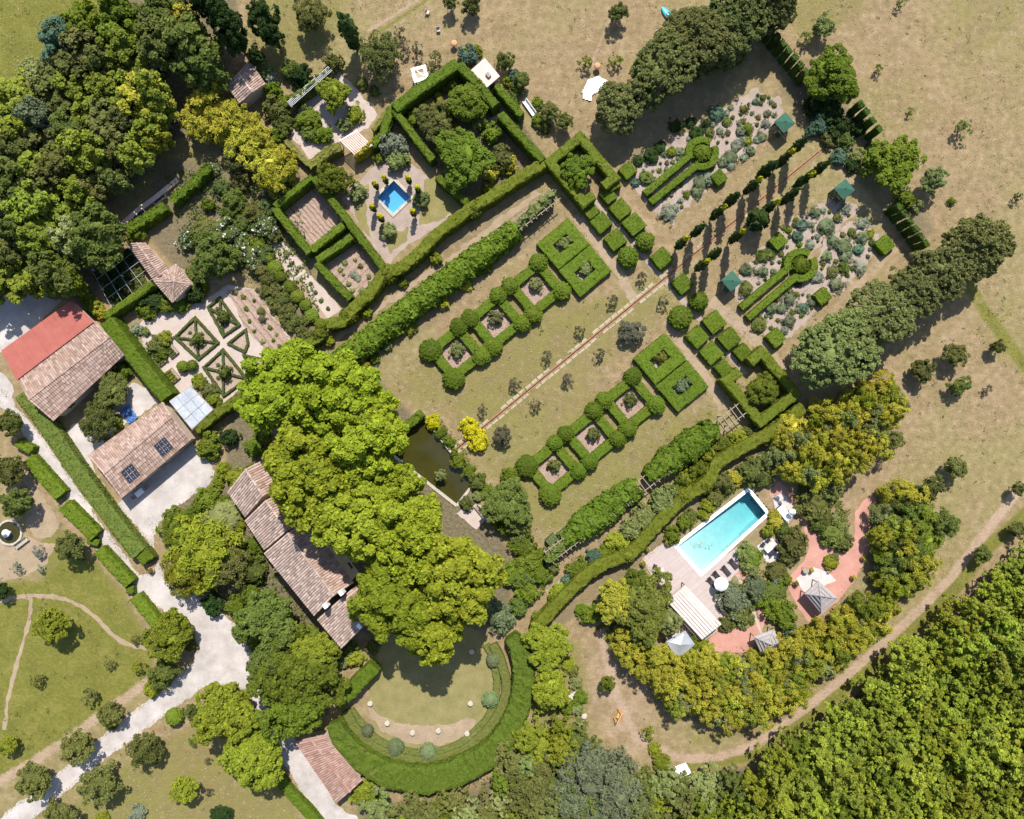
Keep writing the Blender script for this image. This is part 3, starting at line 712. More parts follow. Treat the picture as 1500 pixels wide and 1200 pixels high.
# grass tufts and dry stalks in the open ground: countless, one object
def tufts():
    n = 110000
    x = rng.uniform(-80, 78, n); y = rng.uniform(-64, 64, n)
    ix = np.clip(np.searchsorted(gx, x), 0, len(gx) - 1); iy = np.clip(np.searchsorted(gy, y), 0, len(gy) - 1)
    px, py = x / S + 750, 600 - y / S
    keep = (soil[iy, ix] < 0.4) & (sand[iy, ix] < 0.3) & (ZZ[iy, ix] > -0.1)
    for P_ in ([(-60, 560), (20, 560), (280, 840), (400, 960), (380, 1050), (300, 1020), (30, 1260), (-200, 1300)], [(370, 990), (640, 1240), (450, 1240)],
               [(180, 460), (300, 420), (440, 400), (500, 470), (300, 640), (200, 560)], [(380, 260), (570, 150), (690, 290), (480, 480)], [(420, 150), (490, 95), (560, 170), (450, 240)],
               [(0, 420), (110, 430), (200, 530), (300, 640), (330, 700), (190, 770), (90, 630), (0, 560)],
               [(900, 270), (1100, 120), (1160, 160), (980, 330)], [(1070, 440), (1250, 280), (1300, 350), (1140, 510)], [(940, 810), (1080, 690), (1160, 700), (1280, 730), (1270, 820), (1180, 930), (1010, 950)],
               [(490, 940), (770, 930), (790, 1050), (620, 1180), (480, 1080)]):
        keep &= ~inpoly(px, py, P_)
    w = 0.35 + 0.65 * (np.sin(x * 0.31 + np.sin(y * 0.22) * 2) * np.sin(y * 0.27 + np.cos(x * 0.19) * 2) > -0.1)
    keep &= rng.random(n) < w
    x, y = x[keep], y[keep]; n = len(x)
    P = np.stack((x, y, rng.uniform(0.03, 0.12, n)), 1)
    V, F = leaf_quads(P, np.tile((0, 0, 1.0), (n, 1)), 0.085, 0.9, 0.5)
    V[:, 2] = np.maximum(V[:, 2], 0.004)
    return V, F
def tuftmat():
    m, t, out = nt('grass_tufts'); ge = t.nodes.new('ShaderNodeNewGeometry')
    c = ramp(t, ge.outputs['Random Per Island'], [(0.0, (0.13, 0.13, 0.04)), (0.45, (0.22, 0.19, 0.08)), (1.0, (0.46, 0.37, 0.22))])
    pbsdf(t, out, c, 0.95, 0.1); return m
M['tuft'] = tuftmat()
tv, tf = tufts()
link('dry_grass', mesh_np('dry_grass', tv, tf, None, M['tuft']), kind='stuff')

# ------------------------------------------------------------------ drive, paths, courts
L1, L2, L3, L4 = 0.008, 0.014, 0.020, 0.026
drive = [(-120, 470), (8, 597), (52, 660), (100, 729), (150, 800), (196, 868), (235, 893), (262, 908), (283, 925), (291, 948), (283, 970), (262, 990), (215, 1027), (150, 1077), (82, 1135),
         (7, 1192), (-160, 1325), (-110, 1340), (50, 1200), (150, 1115), (242, 1047), (297, 1008), (330, 1003), (365, 1012), (384, 1052), (415, 1115), (460, 1195), (520, 1300), (575, 1300), (520, 1195),
         (495, 1180), (430, 1078), (392, 1030), (378, 985), (374, 962), (355, 930), (338, 907), (312, 893), (285, 868), (250, 858), (237, 838), (226, 805), (226, 786), (240, 758), (272, 733), (308, 708),
         (316, 690), (300, 668), (282, 648), (178, 730), (170, 745), (190, 762), (212, 788), (232, 815), (222, 838), (205, 842), (165, 790), (113, 715), (62, 640), (28, 600), (-90, 470)]
sheet('gravel_drive', drive, L1, 'gravel', 0.10, 0.7)
sheet('gravel_yard', [(90, 636), (110, 622), (135, 608), (165, 575), (200, 560), (232, 588), (160, 640), (131, 670), (135, 688), (155, 715), (150, 722), (118, 672)], L1, 'gravel', 0.14, 0.7)
sheet('gravel_yard', [(-40, 425), (40, 428), (90, 440), (40, 490), (4, 515), (-40, 545)], L1, 'gravel', 0.2, 0.7)
sheet('gravel_yard', [(-60, 530), (4, 545), (20, 565), (18, 596), (8, 600), (-60, 560)], L2, 'gravel', 0.12, 0.7)
sheet('brick_verge', None, L2, 'earth_path', 0.05, world_pts=ribbon([(13, 630), (60, 690), (110, 760), (160, 830), (210, 895)], 3.5))
# kitchen garden
sheet('kitchen_path', [(203, 478), (222, 455), (250, 448), (278, 446), (296, 442), (318, 428), (332, 416), (372, 424), (432, 505), (400, 528), (372, 550), (328, 594), (300, 572), (282, 566), (246, 588), (218, 540)], L1, 'pale_path', 0.06, 0.5)
sheet('dug_bed', [(332, 424), (371, 424), (428, 505), (398, 525), (360, 480)], L2, 'tilled', 0.08, 0.5)
KBEDS = [[(285, 465), (319, 502), (290, 526), (256, 494)], [(326, 512), (361, 555), (327, 580), (298, 538)], [(304, 450), (321, 436), (350, 476), (327, 492)], [(334, 503), (359, 483), (363, 504), (358, 515)], [(356, 520), (391, 528), (371, 544)]]
for b in KBEDS: sheet('planting_bed', b, L2, 'soil', 0.05, 0.4)
# brown tilled rooms and the long pale strips beside them
sheet('dug_bed', [(404, 308), (455, 268), (500, 325), (452, 368)], L1, 'tilled', 0.05, 0.5)
sheet('dug_bed', [(468, 385), (513, 350), (560, 410), (518, 446)], L1, 'tilled', 0.05, 0.5)
def furrows(bed, poly, step, along, hgt):
    """low ridges of dug soil running along one garden axis, each its own piece of the bed"""
    P = np.array([G(p) for p in poly]); d = UX if along == 'u' else VX; n = np.array((-d[1], d[0])); s = P @ n; q0 = s.min() + step * 0.6
    while q0 < s.max() - step * 0.4:
        hit = []
        for i in range(len(P)):
            a_, b_ = P[i], P[(i + 1) % len(P)]; sa, sb = a_ @ n - q0, b_ @ n - q0
            if sa * sb < 0: hit.append((a_ + (b_ - a_) * sa / (sa - sb)) @ d)
        if len(hit) >= 2:
            lo, hi = min(hit) + 0.25, max(hit) - 0.25; L = hi - lo
            if L > 0.8:
                k = max(3, int(L / 0.5)); V, F = [], []
                for j in range(k + 1):
                    x = lo + L * j / k; w = step * 0.36 * rng.uniform(0.7, 1.15); o_ = rng.normal() * 0.05
                    for f_, z in ((-1, 0.0), (-0.35, hgt), (0.35, hgt * 0.95), (1, 0.0)):
                        p = d * x + n * (q0 + o_ + f_ * w); V.append((p[0], p[1], L2 + 0.004 + z * rng.uniform(0.7, 1.2)))
                F = [(j * 4 + m_, (j + 1) * 4 + m_, (j + 1) * 4 + m_ + 1, j * 4 + m_ + 1) for j in range(k) for m_ in range(3)]
                F = [f_[::-1] for f_ in F] if np.cross(np.append(d, 0), np.append(n, 0))[2] < 0 else F
                o = link('soil_ridge', mesh_np('soil_ridge', V, F, None, M['tilled']), bed)
        q0 += step
furrows(bpy.data.objects['dug_bed'], [(332, 424), (371, 424), (428, 505), (398, 525), (360, 480)], 0.85, 'v', 0.1)
furrows(bpy.data.objects['dug_bed.001'], [(404, 308), (455, 268), (500, 325), (452, 368)], 0.62, 'v', 0.11)
furrows(bpy.data.objects['dug_bed.002'], [(468, 385), (513, 350), (560, 410), (518, 446)], 1.1, 'u', 0.08)
sheet('gravel_strip', [(391, 356), (404, 342), (445, 388), (426, 408)], L2, 'pale_path', 0.05, 0.5)
sheet('gravel_strip', [(438, 408), (452, 400), (500, 452), (480, 467)], L2, 'pale_path', 0.05, 0.5)
sheet('stone_strip', None, L3, 'stone', 0.04, world_pts=ribbon([(413, 420), (447, 396)], 5))
sheet('earth_strip', [(384, 350), (392, 342), (500, 455), (470, 475)], L1, 'earth_path', 0.06, 0.5)
# gravel court at the top, blue basin garden
sheet('gravel_court', [(427, 160), (440, 140), (480, 103), (497, 104), (555, 168), (535, 190), (500, 205), (480, 215), (455, 238), (440, 215), (428, 205)], L1, 'pale_path', 0.12, 0.5)
sheet('basin_court', [(530, 262), (560, 230), (580, 215), (620, 255), (640, 262), (676, 308), (640, 335), (600, 358), (570, 385), (545, 360), (500, 290)], L1, 'pink_gravel', 0.12, 0.5, holes=[[(577, 263), (603, 289), (576, 315), (551, 289)]])
for b in ([(512, 285), (540, 270), (536, 320), (545, 350), (528, 335)], [(622, 262), (636, 258), (672, 306), (640, 325), (612, 330), (618, 300)], [(566, 345), (600, 332), (596, 352), (572, 372)]): sheet('clipped_lawn', b, L2, 'turf', 0.1, 0.5)
sheet('room_path', None, L1, 'pink_gravel', 0.08, world_pts=ribbon([(634, 150), (670, 205), (705, 185), (735, 172)], 9))
sheet('room_lawn', [(620, 150), (632, 142), (672, 196), (655, 208), (640, 200)], L2, 'turf', 0.08, 0.5)
# formal garden paths
sheet('cross_path', None, L1, 'pink_gravel', 0.06, world_pts=ribbon([(864, 285), (912, 340), (968, 404), (1030, 474), (1092, 548)], 7))
sheet('cross_path', None, L1, 'earth_path', 0.12, world_pts=ribbon([(843, 318), (905, 395), (930, 440)], 13))
sheet('cross_path', None, L1, 'earth_path', 0.12, world_pts=ribbon([(975, 470), (1045, 570), (1060, 600)], 13))
sheet('cross_path', None, L1, 'earth_path', 0.12, world_pts=ribbon([(1040, 440), (1078, 470), (1130, 520), (1150, 545)], 16))
sheet('garden_walk', None, L1, 'earth_path', 0.15, world_pts=ribbon([(474, 508), (600, 420), (700, 350), (790, 280)], 9))
sheet('garden_walk', None, L1, 'pink_gravel', 0.15, world_pts=ribbon([(800, 870), (930, 770), (1000, 710), (1110, 625)], 9))
# planting gravel of the lavender beds
sheet('gravel_bed', [(916, 262), (948, 232), (1000, 195), (1060, 158), (1105, 128), (1150, 150), (1140, 186), (1095, 226), (1050, 265), (985, 326), (958, 312)], L1, 'pink_gravel', 0.25, 0.7)
sheet('gravel_bed', [(1076, 432), (1090, 392), (1112, 365), (1150, 328), (1200, 298), (1228, 290), (1262, 309), (1226, 336), (1196, 364), (1150, 405), (1088, 455)], L1, 'pink_gravel', 0.25, 0.7)
sheet('gravel_bed', [(1100, 466), (1160, 412), (1198, 378), (1215, 346), (1262, 320), (1288, 345), (1272, 385), (1236, 425), (1206, 442), (1165, 482), (1148, 502), (1120, 492)], L1, 'pink_gravel', 0.25, 0.7)
# amphitheatre
sheet('theatre_lawn', curve([(548, 960), (540, 1020), (545, 1060), (575, 1090), (625, 1102), (680, 1090), (715, 1060), (730, 1010), (722, 950), (690, 920), (600, 920)], 4, True), L1, 'turf', 0.06, 0.5)
sheet('worn_turf', curve([(540, 1035), (565, 1052), (600, 1062), (650, 1062), (692, 1052), (690, 1075), (640, 1092), (590, 1085), (552, 1062)], 4, True), L2, 'earth_path', 0.12, 0.5)
# meadow paths
sheet('mown_path', None, L1, 'earth_path', 0.08, world_pts=ribbon(curve([(-30, 888), (10, 878), (45, 873), (95, 878), (135, 900), (160, 925), (185, 943), (215, 950)]), 6))
sheet('mown_path', None, L2, 'earth_path', 0.08, world_pts=ribbon(curve([(45, 873), (43, 905), (30, 955), (15, 1010), (6, 1070)]), 5.5))
sheet('worn_ground', curve([(-40, 790), (30, 785), (60, 795), (78, 800), (70, 825), (45, 842), (15, 850), (-40, 852)], 4, True), L1, 'earth_path', 0.15, 0.6)
sheet('worn_ground', curve([(28, 665), (40, 690), (75, 745), (85, 775), (60, 790), (40, 770), (50, 730), (30, 700)], 4, True), L1, 'earth_path', 0.15, 0.6)
# pool garden
sheet('terracotta_paving', [(1127, 724), (1140, 704), (1158, 722), (1163, 732), (1190, 765), (1218, 805), (1243, 808), (1252, 782), (1252, 752), (1264, 735), (1277, 726), (1284, 732), (1274, 765), (1275, 805), (1252, 850),
         (1228, 880), (1187, 914), (1170, 892), (1156, 866), (1152, 848), (1178, 822), (1186, 800), (1175, 765), (1160, 755), (1140, 745)], L2, 'terracotta', 0.05, 0.5)
sheet('terracotta_paving', [(1026, 960), (1044, 928), (1060, 922), (1102, 916), (1112, 905), (1104, 870), (1090, 850), (1076, 842), (1084, 832), (1096, 842), (1106, 868), (1116, 886), (1126, 895), (1114, 930), (1104, 945), (1100, 957), (1060, 955)], L2, 'terracotta', 0.05, 0.5)
sheet('stepping_path', None, L3, 'pale_path', 0.03, world_pts=ribbon([(1080, 842), (1098, 880), (1112, 920), (1120, 935)], 4))
sheet('pool_deck', [(940, 818), (974, 793), (991, 797), (1026, 841), (1080, 801), (1088, 831), (1072, 846), (1062, 868), (1062, 908), (1058, 920), (1028, 940), (1008, 925), (985, 880), (960, 852)], L3, 'deck', 0.02, 0.8)
sheet('dining_terrace', [(1108, 800), (1128, 786), (1150, 800), (1140, 818), (1125, 826)], L3, 'cobble', 0.03, 0.5)
sheet('pavilion_terrace', [(1166, 848), (1190, 830), (1212, 838), (1225, 850), (1200, 862), (1178, 868)], L3, 'cobble', 0.04, 0.5)
sheet('lounging_terrace', [(1131, 728), (1146, 722), (1166, 748), (1152, 772), (1138, 752)], L3, 'cobble', 0.03, 0.5)
sheet('bench_terrace', [(668, 752), (690, 738), (706, 740), (714, 758), (698, 776)], L2, 'pale_path', 0.05, 0.5)
sheet('service_court', [(975, 935), (995, 925), (1030, 950), (1020, 975), (990, 965)], L1, 'cobble', 0.05, 0.5)

# ------------------------------------------------------------------ water
def basin(name, poly, floor, wz, wall, water, coping, cw, ctop, cname, zc=0.0, label=None, cat=None):
    """sunk basin with lining, a body of water and a coping of separate stones; floor = depth at each corner"""
    P = [G(p) for p in poly]; c = sum(P) / len(P); n = len(P)
    t = thing(name, label, cat, (c[0], c[1], 0))
    P = [p - c for p in P]
    out = []
    for i in range(n):
        a, b, d = P[i - 1], P[i], P[(i + 1) % n]; e1, e2 = norm(b - a), norm(d - b)
        out.append(lambda w, b=b, e1=e1, e2=e2: b + (np.array((e1[1], -e1[0])) + np.array((e2[1], -e2[0]))) / (1 + e1 @ e2) * w * SG)
    area = sum(P[i - 1][0] * P[i][1] - P[i][0] * P[i - 1][1] for i in range(n))
    global SG
    SG = 1 if area > 0 else -1
    m = MB(); top = [(*p, ctop - 0.03) for p in P]; bot = [(*p, -d) for p, d in zip(P, floor)]
    m.add(top + bot, [(i, (i + 1) % n, (i + 1) % n + n, i + n) for i in range(n)], ng=[tuple(range(n, 2 * n))])
    m.build('lining', M[wall], t)
    Q = [o(-0.004) for o in out]; m = MB()
    m.add([(*p, wz) for p in Q] + [(*p, -d + 0.01) for p, d in zip(Q, floor)], [(i, (i + 1) % n, (i + 1) % n + n, i + n) for i in range(n)], ng=[tuple(range(n))[::-1], tuple(range(n, 2 * n))])
    wo_ = m.build('water', M[water], t)
    bm = bmesh.new(); bm.from_mesh(wo_.data); bmesh.ops.recalc_face_normals(bm, faces=bm.faces); bm.to_mesh(wo_.data); bm.free()
    In, Ou = [o(0.0) for o in out], [o(cw) for o in out]
    for i in range(n):
        j = (i + 1) % n; L = np.linalg.norm(In[j] - In[i]); k = max(2, int(L / 1.0))
        for q in range(k):
            m = MB(); g = 0.006
            f0, f1 = (q + g) / k, (q + 1 - g) / k
            a, b = In[i] * (1 - f0) + In[j] * f0, In[i] * (1 - f1) + In[j] * f1; d, e = Ou[i] * (1 - f1) + Ou[j] * f1, Ou[i] * (1 - f0) + Ou[j] * f0
            lo = [(*p, -0.25) for p in (a, b, d, e)]; hi = [(*p, ctop + rng.uniform(-0.003, 0.003)) for p in (a, b, d, e)]
            m.hexa(lo, hi); m.build('coping_stone', M[coping], t)
    return t
SG = 1
basin('swimming_pool', POOL, (2.3, 2.3, 0.5, 0.45), -0.08, 'poolwall', 'poolwater', 'coping', 0.5, 0.07, 'coping', label='rectangular turquoise swimming pool with white coping beside the wooden deck', cat='swimming pool')
basin('garden_basin', BASIN, (1.3, 1.3, 1.3, 1.3), -0.14, 'basinwall', 'basinwater', 'stone', 0.42, 0.14, 'coping', label='small square bright blue basin with cream stone rim inside the hedged garden', cat='basin')
P_ = sheet('pond_water', [(615, 616), (619, 612), (692, 706), (669, 738), (566, 655)], -0.35, 'pondwater', 0)
def strip_wall(name, label, cat, pts, w, h, mat, piece, n_len):
    """wall or kerb of separate stones along pixel line pts"""
    P = [G(p) for p in pts]; c = sum(P) / len(P); t = thing(name, label, cat, (c[0], c[1], 0))
    for a, b in zip(P[:-1], P[1:]):
        L = np.linalg.norm(b - a); k = max(1, int(L / n_len)); d = (b - a) / L; rz = math.atan2(d[1], d[0])
        for q in range(k):
            x = a + (b - a) * (q + 0.5) / k - c; m = MB(); hh = h + rng.uniform(-0.01, 0.01)
            m.box((x[0], x[1], hh / 2 - 0.3), (L / k - 0.012, w, hh + 0.6), rz); m.build(piece, M[mat], t)
    return t
strip_wall('pond_edge', 'stone kerb round the dark olive pond below the plane trees', 'kerb', [(621, 610), (695, 707), (669, 741), (560, 655)], 0.4, 0.12, 'stone', 'kerb_stone', 1.2)
# the brick rill that runs the length of the garden
def rill():
    a, b = G((664, 662)), G((1204, 219)); L = np.linalg.norm(b - a); d = (b - a) / L; n = np.array((-d[1], d[0])); rz = math.atan2(d[1], d[0]); c = (a + b) / 2
    t = thing('garden_rill', 'long narrow brick water channel running straight up the middle of the formal lawn', 'rill', (c[0], c[1], 0))
    m = MB(); m.box((0, 0, 0.02), (L, 0.16, 0.03), rz); m.build('water', M['pondwater'], t)
    k = int(L / 0.9)
    for s in (-1, 1):
        for q in range(k):
            x = -L / 2 + L * (q + 0.5) / k; p = d * x + n * s * 0.17; m = MB()
            m.box((p[0], p[1], 0.03), (L / k - 0.03, 0.17, 0.09 + rng.uniform(-0.01, 0.015)), rz + rng.normal() * 0.01); m.build('brick', M['brick'], t)
    for s in (-1, 1):
        for q in range(int(L / 1.15)):
            f = (q + 0.5) / int(L / 1.15)
            if f > 0.6 and rng.random() < 0.93: continue
            if rng.random() < 0.16: continue
            x = -L / 2 + L * f; p = d * x + n * s * rng.uniform(0.42, 0.5); m = MB()
            m.box((p[0], p[1], 0.012), (1.08 * rng.uniform(0.85, 1.0), rng.uniform(0.3, 0.42), 0.04 + rng.uniform(-0.008, 0.008)), rz + rng.normal() * 0.02); m.build('paving_stone', M['rill_stone'], t)
rill()

# ragged grass creeping over the edges of the drive, yard and meadow paths
def verge(polys, n, seed):
    r = np.random.default_rng(seed); out = []
    for poly in polys:
        P, _ = resample(np.array([G(p) for p in poly]), np.zeros(len(poly)), True, 0.12)
        P = P[(np.abs(P[:, 0]) < 85) & (np.abs(P[:, 1]) < 70)]; P = P[np.sin(P[:, 0] * 1.3) * np.sin(P[:, 1] * 1.1 + 1) > -0.45]
        for k in range(n): out.append(P + r.normal(size=P.shape) * 0.22)
    W = np.vstack(out); W = np.column_stack((W, np.full(len(W), 0.05)))
    V, F = leaf_quads(W, np.tile((0, 0, 1.0), (len(W), 1)), 0.085, 0.8, 0.45); V[:, 2] = np.maximum(V[:, 2], 0.012); return V, F
vv, vf = verge([drive, [(203, 478), (250, 448), (332, 416), (372, 424), (432, 505), (328, 594), (246, 588), (218, 540)], [(940, 818), (974, 793), (1080, 801), (1088, 831), (1058, 920), (1028, 940)]], 3, 77)
link('verge_grass', mesh_np('verge_grass', vv, vf, None, M['tuft']), kind='stuff')

# weeds standing here and there in the open grass
def weeds():
    r = np.random.default_rng(99); px = r.uniform(0, 1500, 3400); py = r.uniform(0, 1200, 3400); x, y = (px - 750) * S, (600 - py) * S
    ix = np.clip(np.searchsorted(gx, x), 0, len(gx) - 1); iy = np.clip(np.searchsorted(gy, y), 0, len(gy) - 1)
    k = (soil[iy, ix] < 0.3) & (sand[iy, ix] < 0.5) & (ZZ[iy, ix] > -0.1)
    for P_ in (drive, [(180, 460), (300, 420), (440, 400), (500, 470), (300, 640), (200, 560)], [(380, 260), (570, 150), (690, 290), (480, 480)], [(420, 150), (490, 95), (560, 170), (450, 240)], [(0, 420), (110, 430), (200, 530), (300, 640), (330, 700), (190, 770), (90, 630), (0, 560)],
               [(940, 810), (1080, 690), (1160, 700), (1280, 730), (1270, 820), (1180, 930), (1010, 950)], [(490, 940), (770, 930), (790, 1050), (620, 1180), (480, 1080)]): k &= ~inpoly(px, py, P_)
    k &= np.sin(x * 0.4 + np.sin(y * 0.3) * 2) + np.sin(y * 0.35 + np.cos(x * 0.22) * 2) > r.uniform(-1.6, 1.4, len(x))
    W = np.repeat(np.stack((x[k], y[k]), 1), 7, 0); W = W + r.normal(size=W.shape) * 0.17; W = np.column_stack((W, r.uniform(0.03, 0.2, len(W))))
    V, F = leaf_quads(W, np.tile((0, 0, 1.0), (len(W), 1)), 0.11, 0.9, 0.45, r); V[:, 2] = np.maximum(V[:, 2], 0.01)
    link('weeds', mesh_np('weeds', V, F, None, M['leaf']), color=(0.13, 0.135, 0.04), kind='stuff')
weeds()
# ------------------------------------------------------------------ buildings
# barn with half its slope under red sheeting
t, org, ea, rg, eb, rf = gable('barn', 'long barn with red sheet over half its roof, beside the gravel yard', [(4, 514), (107, 440)], [(42, 586), (161, 494)], [(78, 617), (182, 520)], 3.0, 4.5, wall='render', seed=1, inset=0.55)
for i in range(14):
    f0, f1 = i / 14, (i + 1) / 14; A = lambda f: ea[0] * (1 - f) + ea[1] * f - org; B = lambda f: A(f) + ((rg[0] * (1 - f) + rg[1] * f - org) - A(f)) * 0.6
    m = MB(); g = 0.02; k = np.array((0, 0, 0.34 + 0.015 * (i % 2)))
    q = [A(f0) + (ea[1] - ea[0]) * 0.0006, A(f1) - (ea[1] - ea[0]) * 0.0006, B(f1) - (ea[1] - ea[0]) * 0.0006, B(f0) + (ea[1] - ea[0]) * 0.0006]
    m.hexa([p + k * 0.85 for p in q], [p + k for p in q]); s_ = m.build('roof_sheet', M['redsheet'], rf)
# house with two roof windows
t, org, ea, rg, eb, rf = gable('carport_house', 'tiled house with two dark blue roof windows facing the white gravel court', [(129, 668), (239, 589)], [(152, 695), (252, 611)], [(178, 730), (280, 644)], 3.0, 4.3, seed=3)
for (u, v) in ((0.72, 0.42), (0.25, 0.45)):
    P = lambda u, v: (eb[0] * (1 - u) + eb[1] * u) * (1 - v) + (rg[0] * (1 - u) + rg[1] * u) * v - org
    up = np.cross(eb[1] - eb[0], rg[0] - eb[0]); up /= np.linalg.norm(up); up = up if up[2] > 0 else -up
    du, dv = 0.075, 0.23; m = MB()
    c = [P(u - du, v - dv), P(u + du, v - dv), P(u + du, v + dv), P(u - du, v + dv)]
    for i in range(4): m.bar(c[i] + up * 0.16, c[(i + 1) % 4] + up * 0.16, 0.1, 0.14)
    w = m.build('roof_window', M['darkwood'], t)
    for i in range(3):
        f = i / 3
        for j in range(2):
            q = [c[0] * (1 - a) * (1 - b) + c[1] * a * (1 - b) + c[2] * a * b + c[3] * (1 - a) * b + up * 0.17 for a, b in ((f + .02, j / 2 + .03), (f + .31, j / 2 + .03), (f + .31, j / 2 + .47), (f + .02, j / 2 + .47))]
            m = MB(); m.hexa([p - up * 0.04 for p in q], q); m.build('pane', M['pane'] if 'pane' in M else M.setdefault('pane', plain('dark_blue_glass', (0.012, 0.022, 0.045), (0.03, 0.05, 0.085), 1.5, 0.2, 0.3, 0)), w)
# covered front of the house: open bays with timber posts
# the long farmhouse under the planes, four stepped roofs
HS = [([(334, 720), (360, 758)], [(359, 687), (386, 727)], [(381, 676), (407, 716)], 4.6, 6.0, 'lowest tiled farmhouse wing at the upper end of the long farmhouse, under the plane trees', ()),
      ([(359, 762), (388, 806)], [(389, 733), (421, 778)], [(412, 722), (445, 767)], 5.2, 6.7, 'short middle farmhouse wing between the lowest wing and the longest tiled wing', (((402, 728), 7.2, 0.8, 'stone'),)),
      ([(387, 810), (461, 902)], [(421, 781), (489, 873)], [(450, 762), (518, 854)], 6.2, 7.8, 'longest tiled farmhouse wing with small pale chimneys at its lower gable', (((476, 888), 8.2, 0.7, 'white'), ((499, 869), 8.3, 0.7, 'white'))),
      ([(465, 907), (501, 950)], [(500, 876), (533, 917)], [(521, 858), (550, 905)], 4.8, 6.2, 'end farmhouse wing with pale ridge nearest the amphitheatre', (((526, 918), 6.6, 0.7, 'white'),))]
for i, (a, r, b, he, hr, lab, ch) in enumerate(HS):
    gable('farmhouse', lab, a, r, b, he, hr, 'house', mat='tile_old', mat2='tile', chim=ch, seed=10 + 2 * i)
# roadside shed
gable('shed', 'reddish tiled shed by the gravel drive against the amphitheatre hedge', [(432, 1086), (494, 1176)], [(454, 1081), (513, 1160)], [(475, 1077), (531, 1143)], 3.0, 3.5, 'shed', mat='tile_red', seed=30)
# gabled hut near the golden bamboo
gable('hut', 'small gabled tile-roofed hut beside the golden bamboo', [(331, 123), (352, 152)], [(349, 107), (370, 136)], [(365, 88), (389, 124)], 2.8, 3.8, 'hut', mat='tile_old', mat2='tile', seed=40)
# bent shed: a long lean-to and a little hipped end
gable('lean_to_shed', 'long narrow tiled shed roof between the fruit cage and the rose garden', [(187, 356), (226, 411)], [(200, 356), (236, 404)], [(213, 356), (246, 396)], 2.6, 3.2, 'shed', mat='tile', seed=50)
hip('garden_lodge', 'small hip-roofed tiled lodge at the end of the long narrow shed', [(226, 412), (258, 387), (279, 416), (253, 443)], (255, 413), 2.9, 3.9, 'tile', 'lodge', posts=False, wall='render', tile=True)
# pool pavilions
hip('pavilion', 'larger grey reed-roofed pavilion on the terracotta paving', [(1179, 870), (1199, 851), (1228, 877), (1203, 899)], (1202, 873), 2.3, 3.7, 'reed', 'pavilion', layers=1)
hip('pavilion', 'smaller grey reed-roofed pavilion against the bamboo below the terracotta path', [(1104, 933), (1134, 922), (1146, 950), (1116, 959)], (1126, 943), 2.3, 3.5, 'reed', 'pavilion', layers=1)
hip('pavilion', 'low grey-roofed shelter half hidden by bushes below the pool deck', [(976, 940), (1004, 924), (1018, 944), (992, 968)], (997, 945), 2.2, 2.7, 'metal', 'shelter')
# green kiosks
def kiosk(px, label):
    he, hr = 2.5, 2.9; c = G(px, hr); t = thing('green_kiosk', label, 'kiosk', (*c, 0), UANG, 'green kiosks of the lavender beds'); t.scale = (0.86, 0.86, 1)
    a = 1.05
    for x, y in ((-a, -a), (a, -a), (a, a), (-a, a)):
        m = MB(); m.box((x, y, he / 2), (0.12, 0.12, he)); m.build('post', M['greenpaint'], t)
    for rz in (0, math.pi / 2, math.pi, -math.pi / 2):
        m = MB(); ca, sa = math.cos(rz), math.sin(rz)
        for k in range(9):
            x = -0.9 + 1.8 * k / 8; m.box((x * ca - 1.05 * sa, x * sa + 1.05 * ca, 1.05), (0.13, 0.04, 1.9), rz)
        for z in (0.3, 1.05, 1.8): m.box((-1.09 * sa, 1.09 * ca, z), (1.9, 0.035, 0.1), rz)
        m.build('panel', M['greenpaint'], t)
    m = MB(); b = 1.25
    q = [(-b, -b), (b, -b), (b, b), (-b, b)]
    m.add([(*p, he) for p in q] + [(0, 0, hr)], F3=[(0, 1, 4), (1, 2, 4), (2, 3, 4), (3, 0, 4)], ng=[(3, 2, 1, 0)])
    m.build('roof', M['greenpaint'], t)
    m = MB(); m.lathe([(0.02, 0), (0.09, 0.08), (0.02, 0.18), (0.005, 0.3)], 8, (0, 0, hr)); m.build('finial', M['greenpaint'], t)
kiosk((1151, 178), 'green kiosk at the far end of the upper lavender bed')
kiosk((1239, 276), 'green kiosk at the far end of the lower lavender bed')
kiosk((1073, 411), 'green kiosk beside the foot of the lower keyhole hedge')

# flat-roofed translucent canopy by the kitchen garden
def canopy():
    cs = [v3(p, 2.6) for p in ((248, 588), (279, 566), (312, 600), (281, 629))]; c = sum(cs) / 4; org = np.array((c[0], c[1], 0)); cs = [p - org for p in cs]
    t = thing('glazed_canopy', 'pale blue-grey flat canopy between the skylight house and the kitchen garden', 'canopy', org)
    for i in range(3):
        for j in range(3):
            g = 0.006; q = []
            for a, b in ((i / 3 + g, j / 3 + g), ((i + 1) / 3 - g, j / 3 + g), ((i + 1) / 3 - g, (j + 1) / 3 - g), (i / 3 + g, (j + 1) / 3 - g)):
                q.append(cs[0] * (1 - a) * (1 - b) + cs[1] * a * (1 - b) + cs[2] * a * b + cs[3] * (1 - a) * b + np.array((0, 0, 0.02 * rng.random())))
            m = MB(); m.hexa([p - (0, 0, 0.05) for p in q], q); m.build('roof_panel', M['greypanel'], t)
    for k in range(4):
        m = MB(); m.bar(cs[k] - (0, 0, .14), cs[(k + 1) % 4] - (0, 0, .14), 0.12, 0.16); m.build('beam', M['wood'], t)
        m = MB(); p = cs[k] * 0.95; m.box((p[0], p[1], 1.25), (0.14, 0.14, 2.5), 0.7); m.build('post', M['wood'], t)
canopy()

